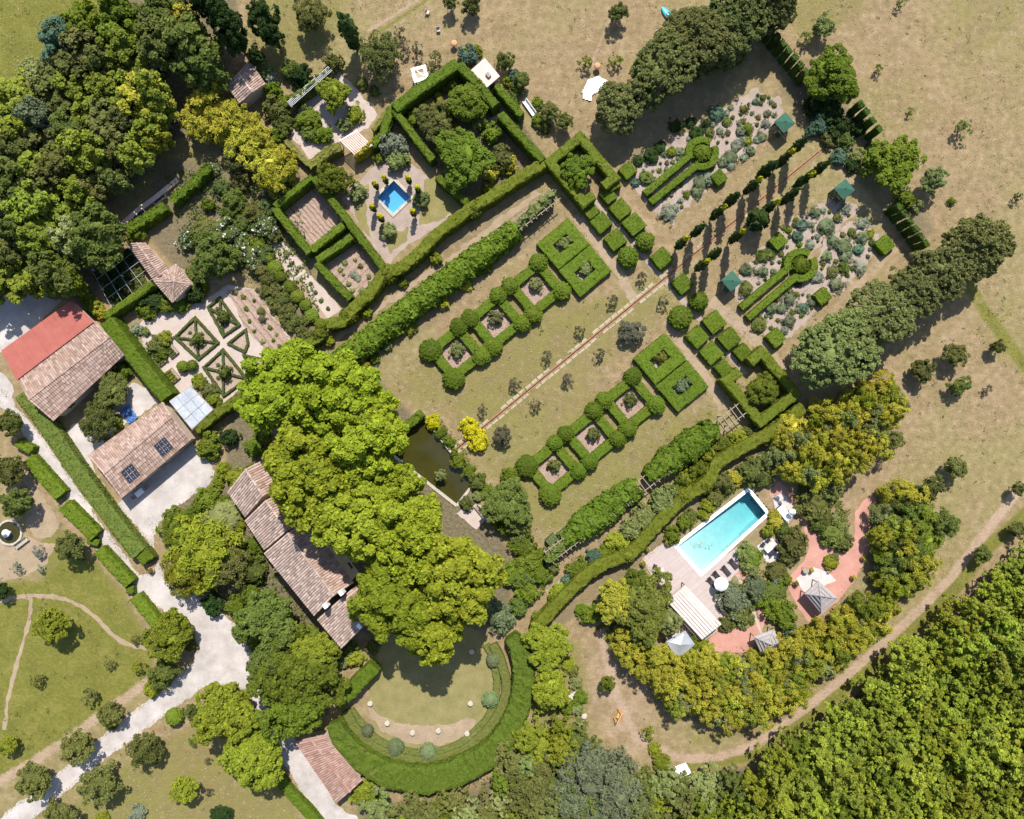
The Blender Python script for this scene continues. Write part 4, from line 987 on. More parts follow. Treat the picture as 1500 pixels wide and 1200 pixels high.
def slat_roof(name, label, cat, corners, h, nsl, mat, post_mat, sw=0.6, thick=0.06, posts=True, gap=None, beam=True):
    """open roof of slats running from corner0-corner1 to corner3-corner2"""
    cs = [v3(p, h) for p in corners]; c = sum(cs) / 4; org = np.array((c[0], c[1], 0)); cs = [p - org for p in cs]
    t = thing(name, label, cat, org)
    for i in range(nsl):
        f = (i + 0.5) / nsl; a = cs[0] * (1 - f) + cs[1] * f; b = cs[3] * (1 - f) + cs[2] * f
        w = np.linalg.norm(cs[1] - cs[0]) / nsl * sw; m = MB(); m.bar(a, b, w, thick); m.build('slat', M[mat], t)
    if beam:
        for a, b in ((cs[0], cs[1]), (cs[3], cs[2])):
            m = MB(); m.bar(a - (0, 0, 0.13), b - (0, 0, 0.13), 0.14, 0.16); m.build('beam', M[post_mat], t)
    if posts:
        for p in cs:
            q = p * 0.96; m = MB(); m.box((q[0], q[1], (h - 0.2) / 2), (0.15, 0.15, h - 0.2)); m.build('post', M[post_mat], t)
    return t
slat_roof('poolside_pergola', 'pergola with broad whitish slats on the deck beside the rounded olive trees', 'pergola', [(976, 880), (1004, 857), (1057, 914), (1028, 937)], 2.4, 8, 'palewood', 'wood', 0.87)
slat_roof('striped_pergola', 'pergola with pink and white striped slats above the square blue basin', 'pergola', [(497, 206), (523, 191), (545, 212), (520, 228)], 2.6, 10, 'pink', 'white', 0.62)
slat_roof('dark_pergola', 'long dark pergola with thin white battens along the gravel court', 'pergola', [(420, 149), (427, 157), (487, 104), (480, 97)], 2.6, 5, 'white', 'darkwood', 0.16)
mm = MB(); cs = [v3(p, 2.3) for p in ((420, 149), (427, 157), (487, 104), (480, 97))]; cc = sum(cs) / 4; mm.hexa([p - (cc[0], cc[1], 0.05) for p in cs], [p - (cc[0], cc[1], 0) for p in cs])
tag(mm.build('shade_cloth', M['darkwood'], None, (cc[0], cc[1], 0)), 'dark shade cloth stretched beneath the white battens of the long pergola', 'shade cloth')

def tunnel(name, label, line, w, h, step, group=None):
    """vine tunnel: posts in pairs, side rails, cross slats every step metres"""
    P = [G(p, h) for p in line]; c = sum(P) / len(P); t = thing(name, label, 'pergola', (*c, 0))
    a, b = P[0] - c, P[-1] - c; L = np.linalg.norm(b - a); d = (b - a) / L; n = np.array((-d[1], d[0])); rz = math.atan2(d[1], d[0])
    for s in (-1, 1):
        m = MB(); p, q = a + n * s * w / 2, b + n * s * w / 2; m.bar((*p, h), (*q, h), 0.1, 0.14); m.build('rail', M['wood'], t)
        for k in range(int(L / 3.2) + 1):
            x = a + d * k * 3.2 + n * s * w / 2; m = MB(); m.box((*x, h / 2 - 0.04), (0.16, 0.16, h), rz); m.build('post', M['stone'], t)
    for k in range(int(L / step) + 1):
        x = a + d * k * step; m = MB(); m.box((*x, h + 0.12), (0.09, w + 0.7, 0.08), rz + rng.normal() * 0.02); m.build('slat', M['wood'], t)
tunnel('vine_tunnel', 'long slatted pergola under creepers between the formal lawn and the square-basin garden hedge', [(488, 536), (816, 284)], 1.6, 2.4, 0.9)
tunnel('vine_tunnel', 'long slatted pergola with broken creepers between the formal lawn and the swimming pool', [(804, 816), (1090, 596)], 1.7, 2.3, 0.8)

# fruit cage of thin white bars
def cage():
    cs = [v3(p, 1.9) for p in ((134, 395), (184, 358), (224, 408), (164, 452))]; c = sum(cs) / 4; org = np.array((*c[:2], 0)); cs = [p - org for p in cs]
    t = thing('fruit_cage', 'dark fruit cage framed in thin white bars behind the barn', 'fruit cage', org)
    q = lambda a, b: cs[0] * (1 - a) * (1 - b) + cs[1] * a * (1 - b) + cs[2] * a * b + cs[3] * (1 - a) * b
    for k in range(5):
        for a, b in (((k / 4, 0), (k / 4, 1)), ((0, k / 4), (1, k / 4))):
            m = MB(); m.bar(q(*a), q(*b), 0.05, 0.05); m.build('bar', M['metal'], t)
    for a in (0, .5, 1):
        for b in (0, .5, 1):
            p = q(a, b); m = MB(); m.box((p[0], p[1], 0.95), (0.08, 0.08, 1.9)); m.build('post', M['white'], t)
cage()

# white stone gazebo, pink hut, bench by the hedge
def gazebo():
    c = G((615, 108), 2.6); t = thing('white_gazebo', 'small white square gazebo with an open top outside the big hedge', 'gazebo', (*c, 0), 0.25)
    for x, y in ((-.85, -.85), (.85, -.85), (.85, .85), (-.85, .85)):
        m = MB(); m.box((x, y, 1.15), (0.28, 0.28, 2.3)); m.build('pillar', M['stone'], t)
    for k, (x, y, sx, sy) in enumerate(((0, -.85, 2.2, .42), (0, .85, 2.2, .42), (-.85, 0, .42, 1.27), (.85, 0, .42, 1.27))):
        m = MB(); m.box((x, y, 2.45), (sx, sy, 0.28)); m.build('cornice', M['white'], t)
    m = MB(); m.box((0, 0, 0.1), (2.6, 2.6, 0.2)); m.build('base', M['stone'], t)
    m = MB(); m.box((0.1, 0.05, 2.5), (0.12, 1.3, 0.1), 0.7); m.build('crossbar', M['white'], t)
gazebo()
def pinkhut():
    c = G((711, 107), 2.3); t = thing('plaster_hut', 'small pink plaster hut with a flat tiled roof outside the big hedge corner', 'hut', (*c, 0), -0.88)
    m = MB(); m.box((0, 0, 1.0), (3.0, 2.2, 2.1)); m.build('wall', M['pink'], t)
    m = MB(); m.hexa([(-1.7, -1.3, 2.06), (1.7, -1.3, 2.06), (1.7, 1.3, 2.25), (-1.7, 1.3, 2.25)], [(-1.7, -1.3, 2.16), (1.7, -1.3, 2.16), (1.7, 1.3, 2.35), (-1.7, 1.3, 2.35)]); r = m.build('roof', M['pink'], t)
    m = MB(); m.box((0.55, 0.1, 2.42), (0.7, 0.5, 0.4)); m.build('chimney', M['wood'], r)
    m = MB(); m.box((1.53, 0, 0.95), (0.06, 0.9, 1.9)); m.build('door', M['darkwood'], t)
pinkhut()
def bench(px, rz, L, label, mat='white'):
    c = G(px, 0.5); t = thing('garden_bench', label, 'bench', (*c, 0), rz)
    for k in range(4):
        m = MB(); m.box((0, -0.22 + k * 0.15, 0.45), (L, 0.12, 0.05)); m.build('seat_slat', M[mat], t)
    for k in range(3):
        m = MB(); m.box((0, 0.34 + 0.02 * k, 0.6 + k * 0.15), (L, 0.05, 0.11)); m.build('back_slat', M[mat], t)
    for x in (-L / 2 + .12, L / 2 - .12):
        for y in (-.22, .3):
            m = MB(); m.box((x, y, 0.21), (0.08, 0.08, 0.43)); m.build('leg', M[mat], t)
        m = MB(); m.box((x, 0.33, 0.65), (0.07, 0.05, 0.5)); m.build('back_post', M[mat], t)
bench((775, 158), -0.95, 2.6, 'white slatted bench beside the shrubs outside the big hedge')
bench((31, 796), 0.65, 2.2, 'pale stone-coloured bench by the round fountain pool', 'stone')
bench((702, 748), -0.9, 1.8, 'dark slatted bench on the pale terrace below the pond', 'wood')
bench((920, 967), -0.85, 1.7, 'grey garden bench beside the bamboo below the swimming pool', 'metal')

# fountain pool at the meadow edge
def fountain():
    c = G((15, 780)); t = thing('fountain_pool', 'round dark fountain pool at the edge of the meadow beside the bench', 'fountain', (*c, 0))
    for k in range(18):
        a = 2 * math.pi * k / 18; m = MB(); m.box((1.75 * math.cos(a), 1.75 * math.sin(a), 0.1), (0.3, 0.59, 0.3), a); m.build('rim_stone', M['stone'], t)
    m = MB(); m.lathe([(1.62, 0.0), (1.62, 0.12)], 28); m.build('water', M['pondwater'], t)
    m = MB(); m.lathe([(0.3, 0), (0.16, 0.3), (0.13, 0.7), (0.55, 0.95), (0.6, 1.02), (0.2, 1.0), (0.1, 1.35), (0.26, 1.5), (0.05, 1.56)], 16); m.build('basin', M['white'], t, smooth=True)
fountain()
# broken low stone frames along the rough grass
strip_wall('ruined_wall', 'broken low stone wall with cold frames along the rough grass behind the hedge', 'wall', [(184, 327), (205, 308), (228, 292), (262, 264)], 0.7, 0.45, 'pink', 'stone', 0.9)
for i, (x, y) in enumerate(((203, 314), (232, 290))):
    c = G((x, y), 0.4); t = thing('cold_frame', ('dark cold frame at the lower end of the ruined wall', 'dark cold frame near the middle of the ruined wall')[i], 'cold frame', (*c, 0), 0.62)
    for a, b, sx, sy in ((0, .5, 2.0, .08), (0, -.5, 2.0, .08), (-1, 0, .08, .92), (1, 0, .08, .92)):
        m = MB(); m.box((a, b, 0.22), (sx, sy, 0.44)); m.build('side', M['pink'], t)
    m = MB(); m.box((0, 0, 0.4), (1.9, 0.9, 0.03)); m.build('lid', M['dark'], t)
# ------------------------------------------------------------------ clipped hedges
BOX = (0.092, 0.132, 0.011); YEW = (0.082, 0.118, 0.010); GOLD = (0.112, 0.128, 0.013); DARK = (0.03, 0.055, 0.012); MEAD = (0.115, 0.145, 0.028); TER = (0.13, 0.14, 0.035)
hedge([(155, 470), (198, 528), (243, 583)], 22, 3.0, YEW, 'thick tall hedge between the barn and the kitchen garden')
hedge([(152, 464), (188, 440), (222, 415)], 11, 2.6, YEW, 'straight hedge in front of the fruit cage')
hedge([(186, 336), (215, 318), (240, 301)], 14, 2.2, YEW, 'shaggy hedge beside the ruined wall', jit=0.1, leaf=0.16)
hedge([(250, 295), (280, 268), (306, 242)], 13, 2.2, YEW, 'darker hedge continuing from the ruined wall hedge to the golden bamboo', jit=0.1, leaf=0.16)
hedge([(30, 577), (60, 615), (110, 690), (165, 765), (202, 812)], 24, 1.9, MEAD, 'very long low broad hedge between the narrow drive and the gravel court', leaf=0.15)
hedge([(203, 822), (220, 810)], 18, 1.6, BOX, 'short bright hedge block ending the long drive hedge')
DH = [((22, 648), (46, 660), 12, 'small first hedge block where the narrow drive begins'), ((40, 672), (88, 726), 20, 'second hedge block along the meadow side of the drive'), ((93, 740), (138, 786), 20, 'third hedge block along the meadow side of the drive'),
      ((143, 806), (189, 856), 18, 'fourth hedge block along the meadow side of the drive'), ((196, 874), (228, 915), 17, 'last hedge block where the drive widens')]
for a, b, w, lab in DH: hedge([a, b], w, 1.5, (0.11, 0.15, 0.013), lab, group='hedge blocks along the drive', leaf=0.14)
hedge([(128, 792), (143, 796)], 10, 1.0, BOX, 'little low hedge between the third and fourth drive hedge blocks'); hedge([(184, 865), (196, 864)], 10, 1.0, BOX, 'little low hedge between the fourth and last drive hedge blocks')
hedge([(405, 1140), (425, 1165), (450, 1190), (470, 1215)], 14, 1.3, BOX, 'low bright hedge across the drive from the roadside shed')
# rooms of the walled green garden
hedge([(577, 158), (625, 122), (670, 92)], 17, 3.0, YEW, 'tall straight hedge at the top of the big hedged room')
hedge([(672, 94), (698, 120), (726, 154)], 14, 3.0, YEW, 'tall hedge on the hut side of the big hedged room')
hedge([(733, 166), (762, 198), (795, 234)], 13, 2.8, YEW, 'tall inner hedge from the big room towards the square hedge room of the round tree')
hedge([(727, 124), (748, 150), (764, 168)], 11, 2.4, YEW, 'shorter outer hedge beside the white bench and its shrubs')
hedge([(577, 160), (604, 196), (634, 234)], 11, 2.6, YEW, 'hedge between the big room and the silver bush')
hedge([(640, 258), (660, 276), (686, 298)], 10, 2.4, YEW, 'short hedge between the big room and the basin lawn')
hedge([(640, 136), (656, 168), (672, 196)], 9, 0.9, (0.13, 0.13, 0.015), 'low yellowing hedge inside the big hedged room')
hedge([(632, 150), (650, 178), (668, 202)], 8, 0.8, (0.15, 0.12, 0.02), 'low orange-tinged hedge beside the lawn of the big room')
hedge(curve([(797, 238), (770, 254), (745, 270), (715, 290), (690, 304), (672, 318), (640, 342), (612, 372), (585, 392), (560, 402), (546, 424), (522, 446), (500, 470), (478, 474)], 4), 17, 2.6, GOLD, 'long scalloped golden-green hedge dividing the basin garden from the vine tunnel', jit=0.08)
for x, y, r in ((692, 304, 16), (566, 400, 16), (508, 462, 14), (465, 490, 12)):
    plant('dome', (x, y), r, 2.9, GOLD, 'topiary_bulge', look='golden-green rounded hedge buttress', cat='topiary', group='rounded buttresses of the scalloped hedges', at=0.9)
hedge(curve([(470, 492), (425, 519), (390, 546), (370, 566), (346, 586), (317, 606), (286, 630)], 4), 14, 2.4, GOLD, 'scalloped hedge between the kitchen garden and the plane trees', jit=0.09)
hedge([(402, 302), (430, 280), (457, 258)], 10, 2.6, YEW, 'top hedge of the first brown tilled bed')
hedge([(459, 260), (500, 312), (561, 392)], 11, 2.6, YEW, 'long straight hedge between the tilled beds and the basin garden')
hedge([(402, 306), (428, 340), (453, 370)], 11, 2.6, YEW, 'hedge on the pale strip side of the first tilled bed')
hedge([(456, 366), (480, 347), (503, 329)], 11, 2.3, BOX, 'cross hedge closing the first tilled bed'); hedge([(464, 381), (490, 364), (515, 346)], 11, 2.3, BOX, 'cross hedge opening the second tilled bed')
hedge([(463, 386), (488, 412), (513, 438)], 11, 2.6, YEW, 'hedge on the pale strip side of the second tilled bed')
hedge([(524, 437), (545, 424), (561, 409)], 9, 2.2, YEW, 'low end hedge of the second tilled bed')
hedge([(452, 243), (478, 222), (497, 214)], 14, 2.2, (0.15, 0.15, 0.03), 'lime-gold hedge between the golden bamboo and the striped pergola', jit=0.1)
hedge([(545, 212), (560, 196), (573, 158)], 12, 2.2, YEW, 'dark leafy hedge behind the silver bush', jit=0.1); hedge([(546, 190), (562, 170), (576, 152)], 8, 2.0, (0.14, 0.15, 0.03), 'thin lime hedge at the foot of the gravel court')
hedge([(418, 205), (436, 226), (452, 241)], 8, 1.4, (0.15, 0.15, 0.04), 'pale low hedge on the bamboo side of the gravel court')
# square hedge rooms either side of the cubes
def cx(p, u, v): return (p[0] + u * 0.771 + v * 0.637, p[1] - u * 0.637 + v * 0.771)
def rect(c, u, v): return [cx(c, -u, -v), cx(c, u, -v), cx(c, u, v), cx(c, -u, v)]
c = (853, 248); a = rect(c, 29, 39)
hedge([cx(c, 9, 39), a[2], a[1], a[0], a[3], cx(c, -11, 39)], 14, 2.6, (0.115, 0.14, 0.014), 'crenellated square hedge room round the tree at the top of the cubes')
c = (1116, 567); a = rect(c, 33, 39)
hedge([cx(c, 10, -39), a[1], a[2], a[3], a[0], cx(c, -10, -39)], 15, 2.6, (0.115, 0.14, 0.014), 'crenellated square hedge room round the tree at the foot of the cubes')
hedge([cx((853, 248), 12, 48), cx((853, 248), 30, 50)], 10, 1.6, (0.12, 0.14, 0.014), 'short gold hedge block at the gate of the upper square hedge room')
hedge(curve([(1178, 597), (1150, 620), (1120, 640), (1085, 658), (1052, 680), (1035, 708), (1003, 730), (968, 764), (945, 790), (920, 814), (875, 832), (832, 870), (806, 898), (784, 922)], 4), 18, 2.5, GOLD, 'long scalloped golden-green hedge between the vine tunnel and the swimming pool', jit=0.08)
for x, y, r in ((1035, 712, 13), (1003, 728, 13), (920, 815, 13)):
    plant('dome', (x, y), r, 2.8, GOLD, 'topiary_bulge', look='golden-green rounded hedge buttress', cat='topiary', group='rounded buttresses of the scalloped hedges', at=0.9)
# double square hedges with planted openings
for px, lab in (((825, 357), 'flat double-square box hedge half nearest the upper vine tunnel'), ((857, 397), 'flat double-square box hedge half nearest the cubes and rill'), ((967, 526), 'flat double-square box hedge half on the rill side of the lower row'), ((1000, 566), 'flat double-square box hedge half on the pool side of the lower row')):
    hedge(rect(px, 21.5, 16.5), 17, 1.1, BOX, lab, closed=True, jit=0.03, group='flat square box hedges')
# ring hedges with a ball on every corner
RN = [((668, 517), 'upper row, nearest the plane trees'), ((726, 470), 'upper row, in the middle'), ((785, 422), 'upper row, beside the flat squares'), ((810, 687), 'lower row, nearest the plane trees'), ((867, 640), 'lower row, in the middle'), ((924, 590), 'lower row, beside the flat squares')]
CORN = ('on the corner nearest the barn', 'on the corner nearest the far lavender beds', 'on the corner nearest the swimming pool', 'on the corner nearest the farmhouse')
for i, (p, lab) in enumerate(RN):
    hedge(rect(p, 25, 25), 14, 1.0, BOX, f'square box hedge ring with corner balls, {lab}', closed=True, jit=0.03, group='square box hedge rings')
    for k, q in enumerate(rect(p, 27, 27)):
        plant('ball', q, 17 if (k == 3 and i in (0, 3)) or (k == 0 and i in (0, 3)) else 13.5 + rng.uniform(-0.8, 0.8), 1.9, BOX, 'topiary_ball', look=f'box ball on hedge ring', cat='topiary', group='box balls on the hedge rings', at=0.75)
# cubes and balls along the cross path
CUBE = [((866, 309), 19), ((892, 286), 19), ((881, 326), 24), ((909, 306), 25), ((902, 351), 25), ((929, 328), 26), ((970, 378), 25), ((1000, 415), 24), ((1047, 472), 26), ((1022, 493), 26), ((1069, 496), 26), ((1043, 517), 26), ((1089, 516), 21), ((1060, 539), 20),
        ((920, 249), 20), ((1054, 259), 19), ((1141, 353), 20), ((1298, 358), 22), ((1206, 434), 20), ((1137, 495), 22), ((810, 793), 16), ((827, 785), 17)]
cube_me = [hedge_mesh('topiary_cube', [(-1.25, 0), (1.25, 0)], [2.5, 2.5], 1.3, jit=0.035, leaf=0.1, dens=34, step=0.3, seed=s) for s in (900, 901, 902)]
for i, (p, s) in enumerate(CUBE):
    g = G(p, 1.3); o = link('topiary_cube', cube_me[i % 3], None, (*g, 0), tuple(np.array(BOX if i < 20 else (0.1, 0.13, 0.05)) * (1 + rng.normal() * 0.07)))
    k = s * S * (H - 1.3) / H / 2.5; o.scale = (k, k, 1 + rng.normal() * 0.05); o.rotation_euler = (0, 0, UANG + (i % 4) * math.pi / 2 + rng.normal() * 0.02)
    auto(o, 'clipped box cube', 'topiary', p, 'clipped box cubes')
for p, r in (((921, 376), 16), ((946, 353), 14), ((1025, 441), 14), ((998, 465), 18)):
    plant('ball', p, r, 2.4, BOX, 'topiary_ball', look='large box ball near rill', cat='topiary', group='box balls by the rill', at=0.75)
# keyholes
def keyhole(a1, e1, a2, e2, c, R, lab):
    a = math.atan2(-UX[1], UX[0])    # photo angle of the garden axis
    g = 0.42
    arc1 = [(c[0] + R * math.cos(t), c[1] + R * math.sin(t)) for t in np.linspace(a + math.pi + 0.45, a + 2 * math.pi - 0.22, 10)]
    arc2 = [(c[0] + R * math.cos(t), c[1] + R * math.sin(t)) for t in np.linspace(a + math.pi - 0.45, a + 0.16, 10)]
    hedge([a1] + arc1, 10, 1.2, BOX, f'hooked clipped hedge, upper half of the {lab}', jit=0.03)
    hedge([a2] + arc2, 10, 1.2, BOX, f'hooked clipped hedge, lower half of the {lab}', jit=0.03)
    plant('dome', c, 14, 1.7, BOX, 'topiary_dome', f'round clipped box dome inside the {lab}', 'topiary', at=0.7)
keyhole((945, 283), None, (953, 296), None, (1029, 224), 20, 'keyhole hedge of the upper lavender bed')
keyhole((1086, 451), None, (1096, 466), None, (1174, 388), 20, 'keyhole hedge of the lower lavender bed')
# amphitheatre: great outer hedge, two turf steps, thick end hedge
def wide(pts, n):
    xy = curve([p[:2] for p in pts], n); w = np.interp(np.arange(len(xy)) / n, np.arange(len(pts)), [p[2] for p in pts]); return [(*q, ww) for q, ww in zip(xy, w)]
hedge(wide([(488, 1062, 22), (505, 1092, 30), (534, 1120, 36), (578, 1140, 40), (625, 1145, 41), (680, 1129, 40), (724, 1100, 36), (754, 1055, 33), (767, 1005, 32), (762, 960, 28), (748, 935, 18)], 5), 36, 2.6, (0.085, 0.115, 0.014), 'great curved hedge wrapped round the amphitheatre lawn', jit=0.09, leaf=0.15, step=0.6)
hedge(curve([(506, 1043), (522, 1070), (545, 1094), (582, 1110), (626, 1116), (675, 1102), (706, 1078), (728, 1050), (742, 1010), (734, 970), (722, 945)], 5), 13, 1.0, TER, 'outer grassy step of the amphitheatre', name='turf_step', cat='turf step', jit=0.03, leaf=0.1)
hedge(curve([(513, 1040), (530, 1062), (552, 1084), (586, 1099), (626, 1104), (668, 1093), (698, 1070), (718, 1045), (728, 1005), (722, 965), (712, 945)], 5), 10, 0.5, TER, 'inner low grassy step of the amphitheatre', name='turf_step', cat='turf step', jit=0.03, leaf=0.1)
hedge([(548, 978, 20), (522, 1004, 22), (494, 1034, 20)], 20, 2.6, YEW, 'thick straight hedge at the farmhouse end of the amphitheatre', jit=0.08)
for p, r in (((537, 1072), 9), ((579, 1097), 13), ((626, 1103), 12.5), ((718, 1026), 12), ((723, 968), 11)):
    plant('dome', p, r, 1.5, (0.13, 0.165, 0.075), 'topiary_dome', look='grey-green dome on amphitheatre steps', cat='topiary', group='grey-green domes of the amphitheatre', at=0.7)
# boundary of clipped cypress screens
def screen(p):
    o = hedge([(p[0] - 3.2, p[1] - 4.2), (p[0] + 3.2, p[1] + 4.2)], 8, 3.4, (0.05, 0.085, 0.014), '', name='clipped_cypress', leaf=0.14, jit=0.06)
    auto(o, 'dark clipped cypress screen', 'cypress', p, 'clipped cypress screens of the far boundary')
for i in range(7): screen((1131 + 8.4 * i, 42 + 10.4 * i))
for p in ((1262, 152), (1270, 163), (1279, 176), (1288, 189), (1318, 303), (1326, 313), (1335, 324), (1343, 335), (1351, 346), (1358, 357)): screen(p)

hedge([(574, 640), (598, 622), (618, 605)], 12, 1.6, YEW, 'dark hedge along the short upper side of the olive pond', jit=0.08)
# ------------------------------------------------------------------ trees and shrubs: kind, colour, look, then x y r h
PAL = dict(plane2=(0.21, 0.252, 0.017), plane3=(0.234, 0.268, 0.02), plane=(0.222, 0.265, 0.018), g=(0.12, 0.155, 0.016), d=(0.032, 0.058, 0.014), m=(0.108, 0.135, 0.028), o=(0.125, 0.132, 0.035), y=(0.195, 0.215, 0.02), Y=(0.335, 0.308, 0.036), l=(0.24, 0.275, 0.03), v=(0.19, 0.225, 0.028),
           s=(0.215, 0.24, 0.165), b=(0.09, 0.145, 0.09), p=(0.20, 0.225, 0.075), O=(0.135, 0.145, 0.045), k=(0.1, 0.09, 0.055), W=(0.095, 0.125, 0.035), q=(0.15, 0.165, 0.03), G=(0.5, 0.45, 0.015), u=(0.15, 0.175, 0.09))
def many(kind, col, name, look, cat, group, items, at=0.6, sh=None):
    for it in items:
        x, y, r = it[:3]; h = it[3] if len(it) > 3 else (sh(r) if sh else r * 0.16)
        c = PAL[it[4]] if len(it) > 4 else PAL[col]
        plant(kind, (x, y), r, h, c, name, look=look, cat=cat, group=group, at=at)

many('plane', 'plane', 'plane_tree', 'tall bright green plane tree', 'tree', 'plane trees over the farmhouse',
     [(425, 578, 66, 16), (500, 588, 66, 17, 'plane2'), (462, 688, 72, 17), (533, 653, 57, 17, 'plane2'), (528, 750, 66, 16, 'plane3'), (597, 778, 60, 17.5), (576, 866, 66, 16, 'plane2'), (668, 840, 64, 17, 'plane3'), (578, 708, 38, 15, 'plane3'), (640, 910, 51, 15), (548, 610, 38, 15)])
many('broad', 'm', 'broadleaf_tree', 'rounded mid-green broadleaf tree', 'tree', 'trees round the farmhouse drive',
     [(440, 988, 58, 9, 'g'), (392, 905, 40, 8, 'm'), (400, 968, 34, 8, 'm'), (428, 1040, 42, 8, 'g'), (455, 945, 32, 7, 'y'), (330, 1042, 43, 8, 'y'), (374, 1110, 45, 8, 'y'), (250, 930, 32, 6, 'y'),
      (945, 886, 43, 7, 'q'), (902, 880, 30, 6, 'Y'), (932, 856, 22, 5, 'g'), (978, 908, 18, 4, 'p'), (1222, 110, 36, 6, 'g'), (1304, 240, 38, 6, 'g'), (685, 150, 30, 4.5, 'g'), (680, 232, 39, 5.5, 'g'), (636, 182, 27, 4, 'o'), (846, 252, 23, 4, 'g'), (1117, 572, 24, 4, 'g'),
      (490, 138, 22, 4.2, 'y'), (490, 265, 23, 4.5, 'g'), (742, 738, 32, 5, 'm'), (140, 350, 44, 9, 'm'), (90, 398, 36, 8, 'g'), (310, 378, 30, 6, 'm'), (800, 942, 32, 5, 'y'), (805, 1010, 29, 5, 'y'), (166, 572, 22, 3.5, 'o')])
many('soft', 'Y', 'soft_tree', 'yellow-green feathery tree', 'tree', 'feathery trees of the farmhouse court', [(300, 805, 50, 6.5, 'y'), (272, 838, 34, 5.5, 'y'), (335, 820, 34, 5.5, 'o'), (262, 780, 24, 4.5, 'g'), (145, 620, 26, 5, 'o'), (560, 82, 32, 5.5, 'o'), (456, 22, 26, 5, 'o'), (1090, 25, 20, 4, 'o')])
many('oak', 'O', 'evergreen_oak', 'large evergreen oak', 'tree', 'evergreen oaks flanking the lavender beds',
     [(1428, 364, 45, 9), (1372, 402, 40, 9), (1335, 430, 36, 9), (1290, 462, 46, 9), (1222, 512, 54, 9), (1255, 490, 30, 8), (1018, 62, 48, 9), (968, 104, 46, 9), (1078, 28, 46, 9), (1130, 5, 40, 9), (905, 160, 34, 7), (1060, 70, 34, 8)])

def poisson(poly, n, rmin, seed, tries=9000):
    r = random.Random(seed); xs = [p[0] for p in poly]; ys = [p[1] for p in poly]; pts = []
    for _ in range(tries):
        p = (r.uniform(min(xs), max(xs)), r.uniform(min(ys), max(ys)))
        if inpoly(np.array([p[0]]), np.array([p[1]]), poly)[0] and all(math.hypot(p[0] - q[0], p[1] - q[1]) > rmin for q in pts):
            pts.append(p)
            if len(pts) >= n: break
    return pts
def wood(poly, n, dmin, seed, kind, rr, hr, cols, name, look, group, cat='tree'):
    r = random.Random(seed + 50)
    for p in poisson(poly, n, dmin, seed):
        plant(kind, p, r.uniform(*rr), r.uniform(*hr), PAL[r.choice(cols)], name, look=look, cat=cat, group=group)
# wood at the barn corner
many('wood', 'o', 'wood_tree', 'tree of the barn wood', 'tree', 'trees of the wood behind the barn',
     [(96, 62, 28, 9, 'b'), (222, 150, 34, 9, 'Y'), (228, 205, 22, 8, 'y'), (285, 75, 40, 10, 'm'), (300, 100, 30, 9, 'm'), (240, 65, 34, 10, 'm'), (185, 55, 34, 9, 'g'), (180, 20, 30, 9, 'g'), (240, 20, 30, 9, 'm'), (130, 40, 28, 9, 'g'), (270, 35, 22, 8, 'Y')], sh=lambda r: 9)
wood([(-50, 150), (50, 135), (75, 85), (130, 60), (200, 80), (250, 110), (240, 200), (195, 255), (130, 300), (120, 330), (95, 400), (70, 420), (-50, 420)], 60, 26, 3, 'wood', (20, 34), (6, 10), 'mvvvooomvupo', 'wood_tree', 'tree of the barn wood', 'trees of the wood behind the barn')
many('wood', 'd', 'dark_conifer', 'dark conifer by the gabled hut', 'tree', 'dark conifers by the gabled hut', [(315, 18, 20, 11), (335, 35, 20, 11), (345, 62, 18, 10), (385, 28, 22, 8), (400, 55, 16, 7), (375, 85, 12, 5), (300, 5, 20, 10)])
many('bamboo', 'Y', 'bamboo_clump', 'golden bamboo clump by gravel court', 'bamboo', 'golden bamboo by the gravel court',
     [(295, 150, 20), (318, 160, 22), (280, 178, 18), (300, 185, 22), (325, 190, 22), (345, 175, 20), (350, 205, 22), (372, 200, 20), (375, 225, 22), (395, 240, 22), (412, 258, 20), (395, 268, 18), (345, 230, 16, 4, 'o'), (315, 130, 15), (355, 180, 18), (420, 230, 15), (385, 210, 15)], sh=lambda r: 5.2)
# the lower wood
wood([(1580, 775), (1490, 832), (1425, 890), (1360, 945), (1290, 1000), (1230, 1045), (1170, 1085), (1130, 1112), (1110, 1160), (1105, 1260), (1580, 1270)], 215, 22, 11, 'thicket', (16, 27), (5.5, 10), 'llllyyvvvvg', 'poplar', 'bushy tree of the lower wood', 'trees of the wood below the sandy track')
# scrub wood under the amphitheatre
wood([(545, 1180), (640, 1180), (730, 1140), (775, 1075), (800, 1040), (850, 1090), (960, 1150), (1010, 1135), (1100, 1125), (1095, 1260), (540, 1260)], 85, 20, 21, 'thicket', (13, 24), (4, 6.5), 'ogmypo', 'scrub_tree', 'scrubby thicket tree', 'scrub below the amphitheatre')
many('soft', 's', 'willow', 'grey-green willow', 'tree', 'grey-green willows', [(868, 1128, 46, 7, 'u'), (905, 1160, 40, 7, 'u'), (840, 1165, 36, 6, 'u'), (880, 1190, 38, 6, 'u'), (935, 1190, 30, 6, 'p'), (780, 1150, 30, 6, 'o')])
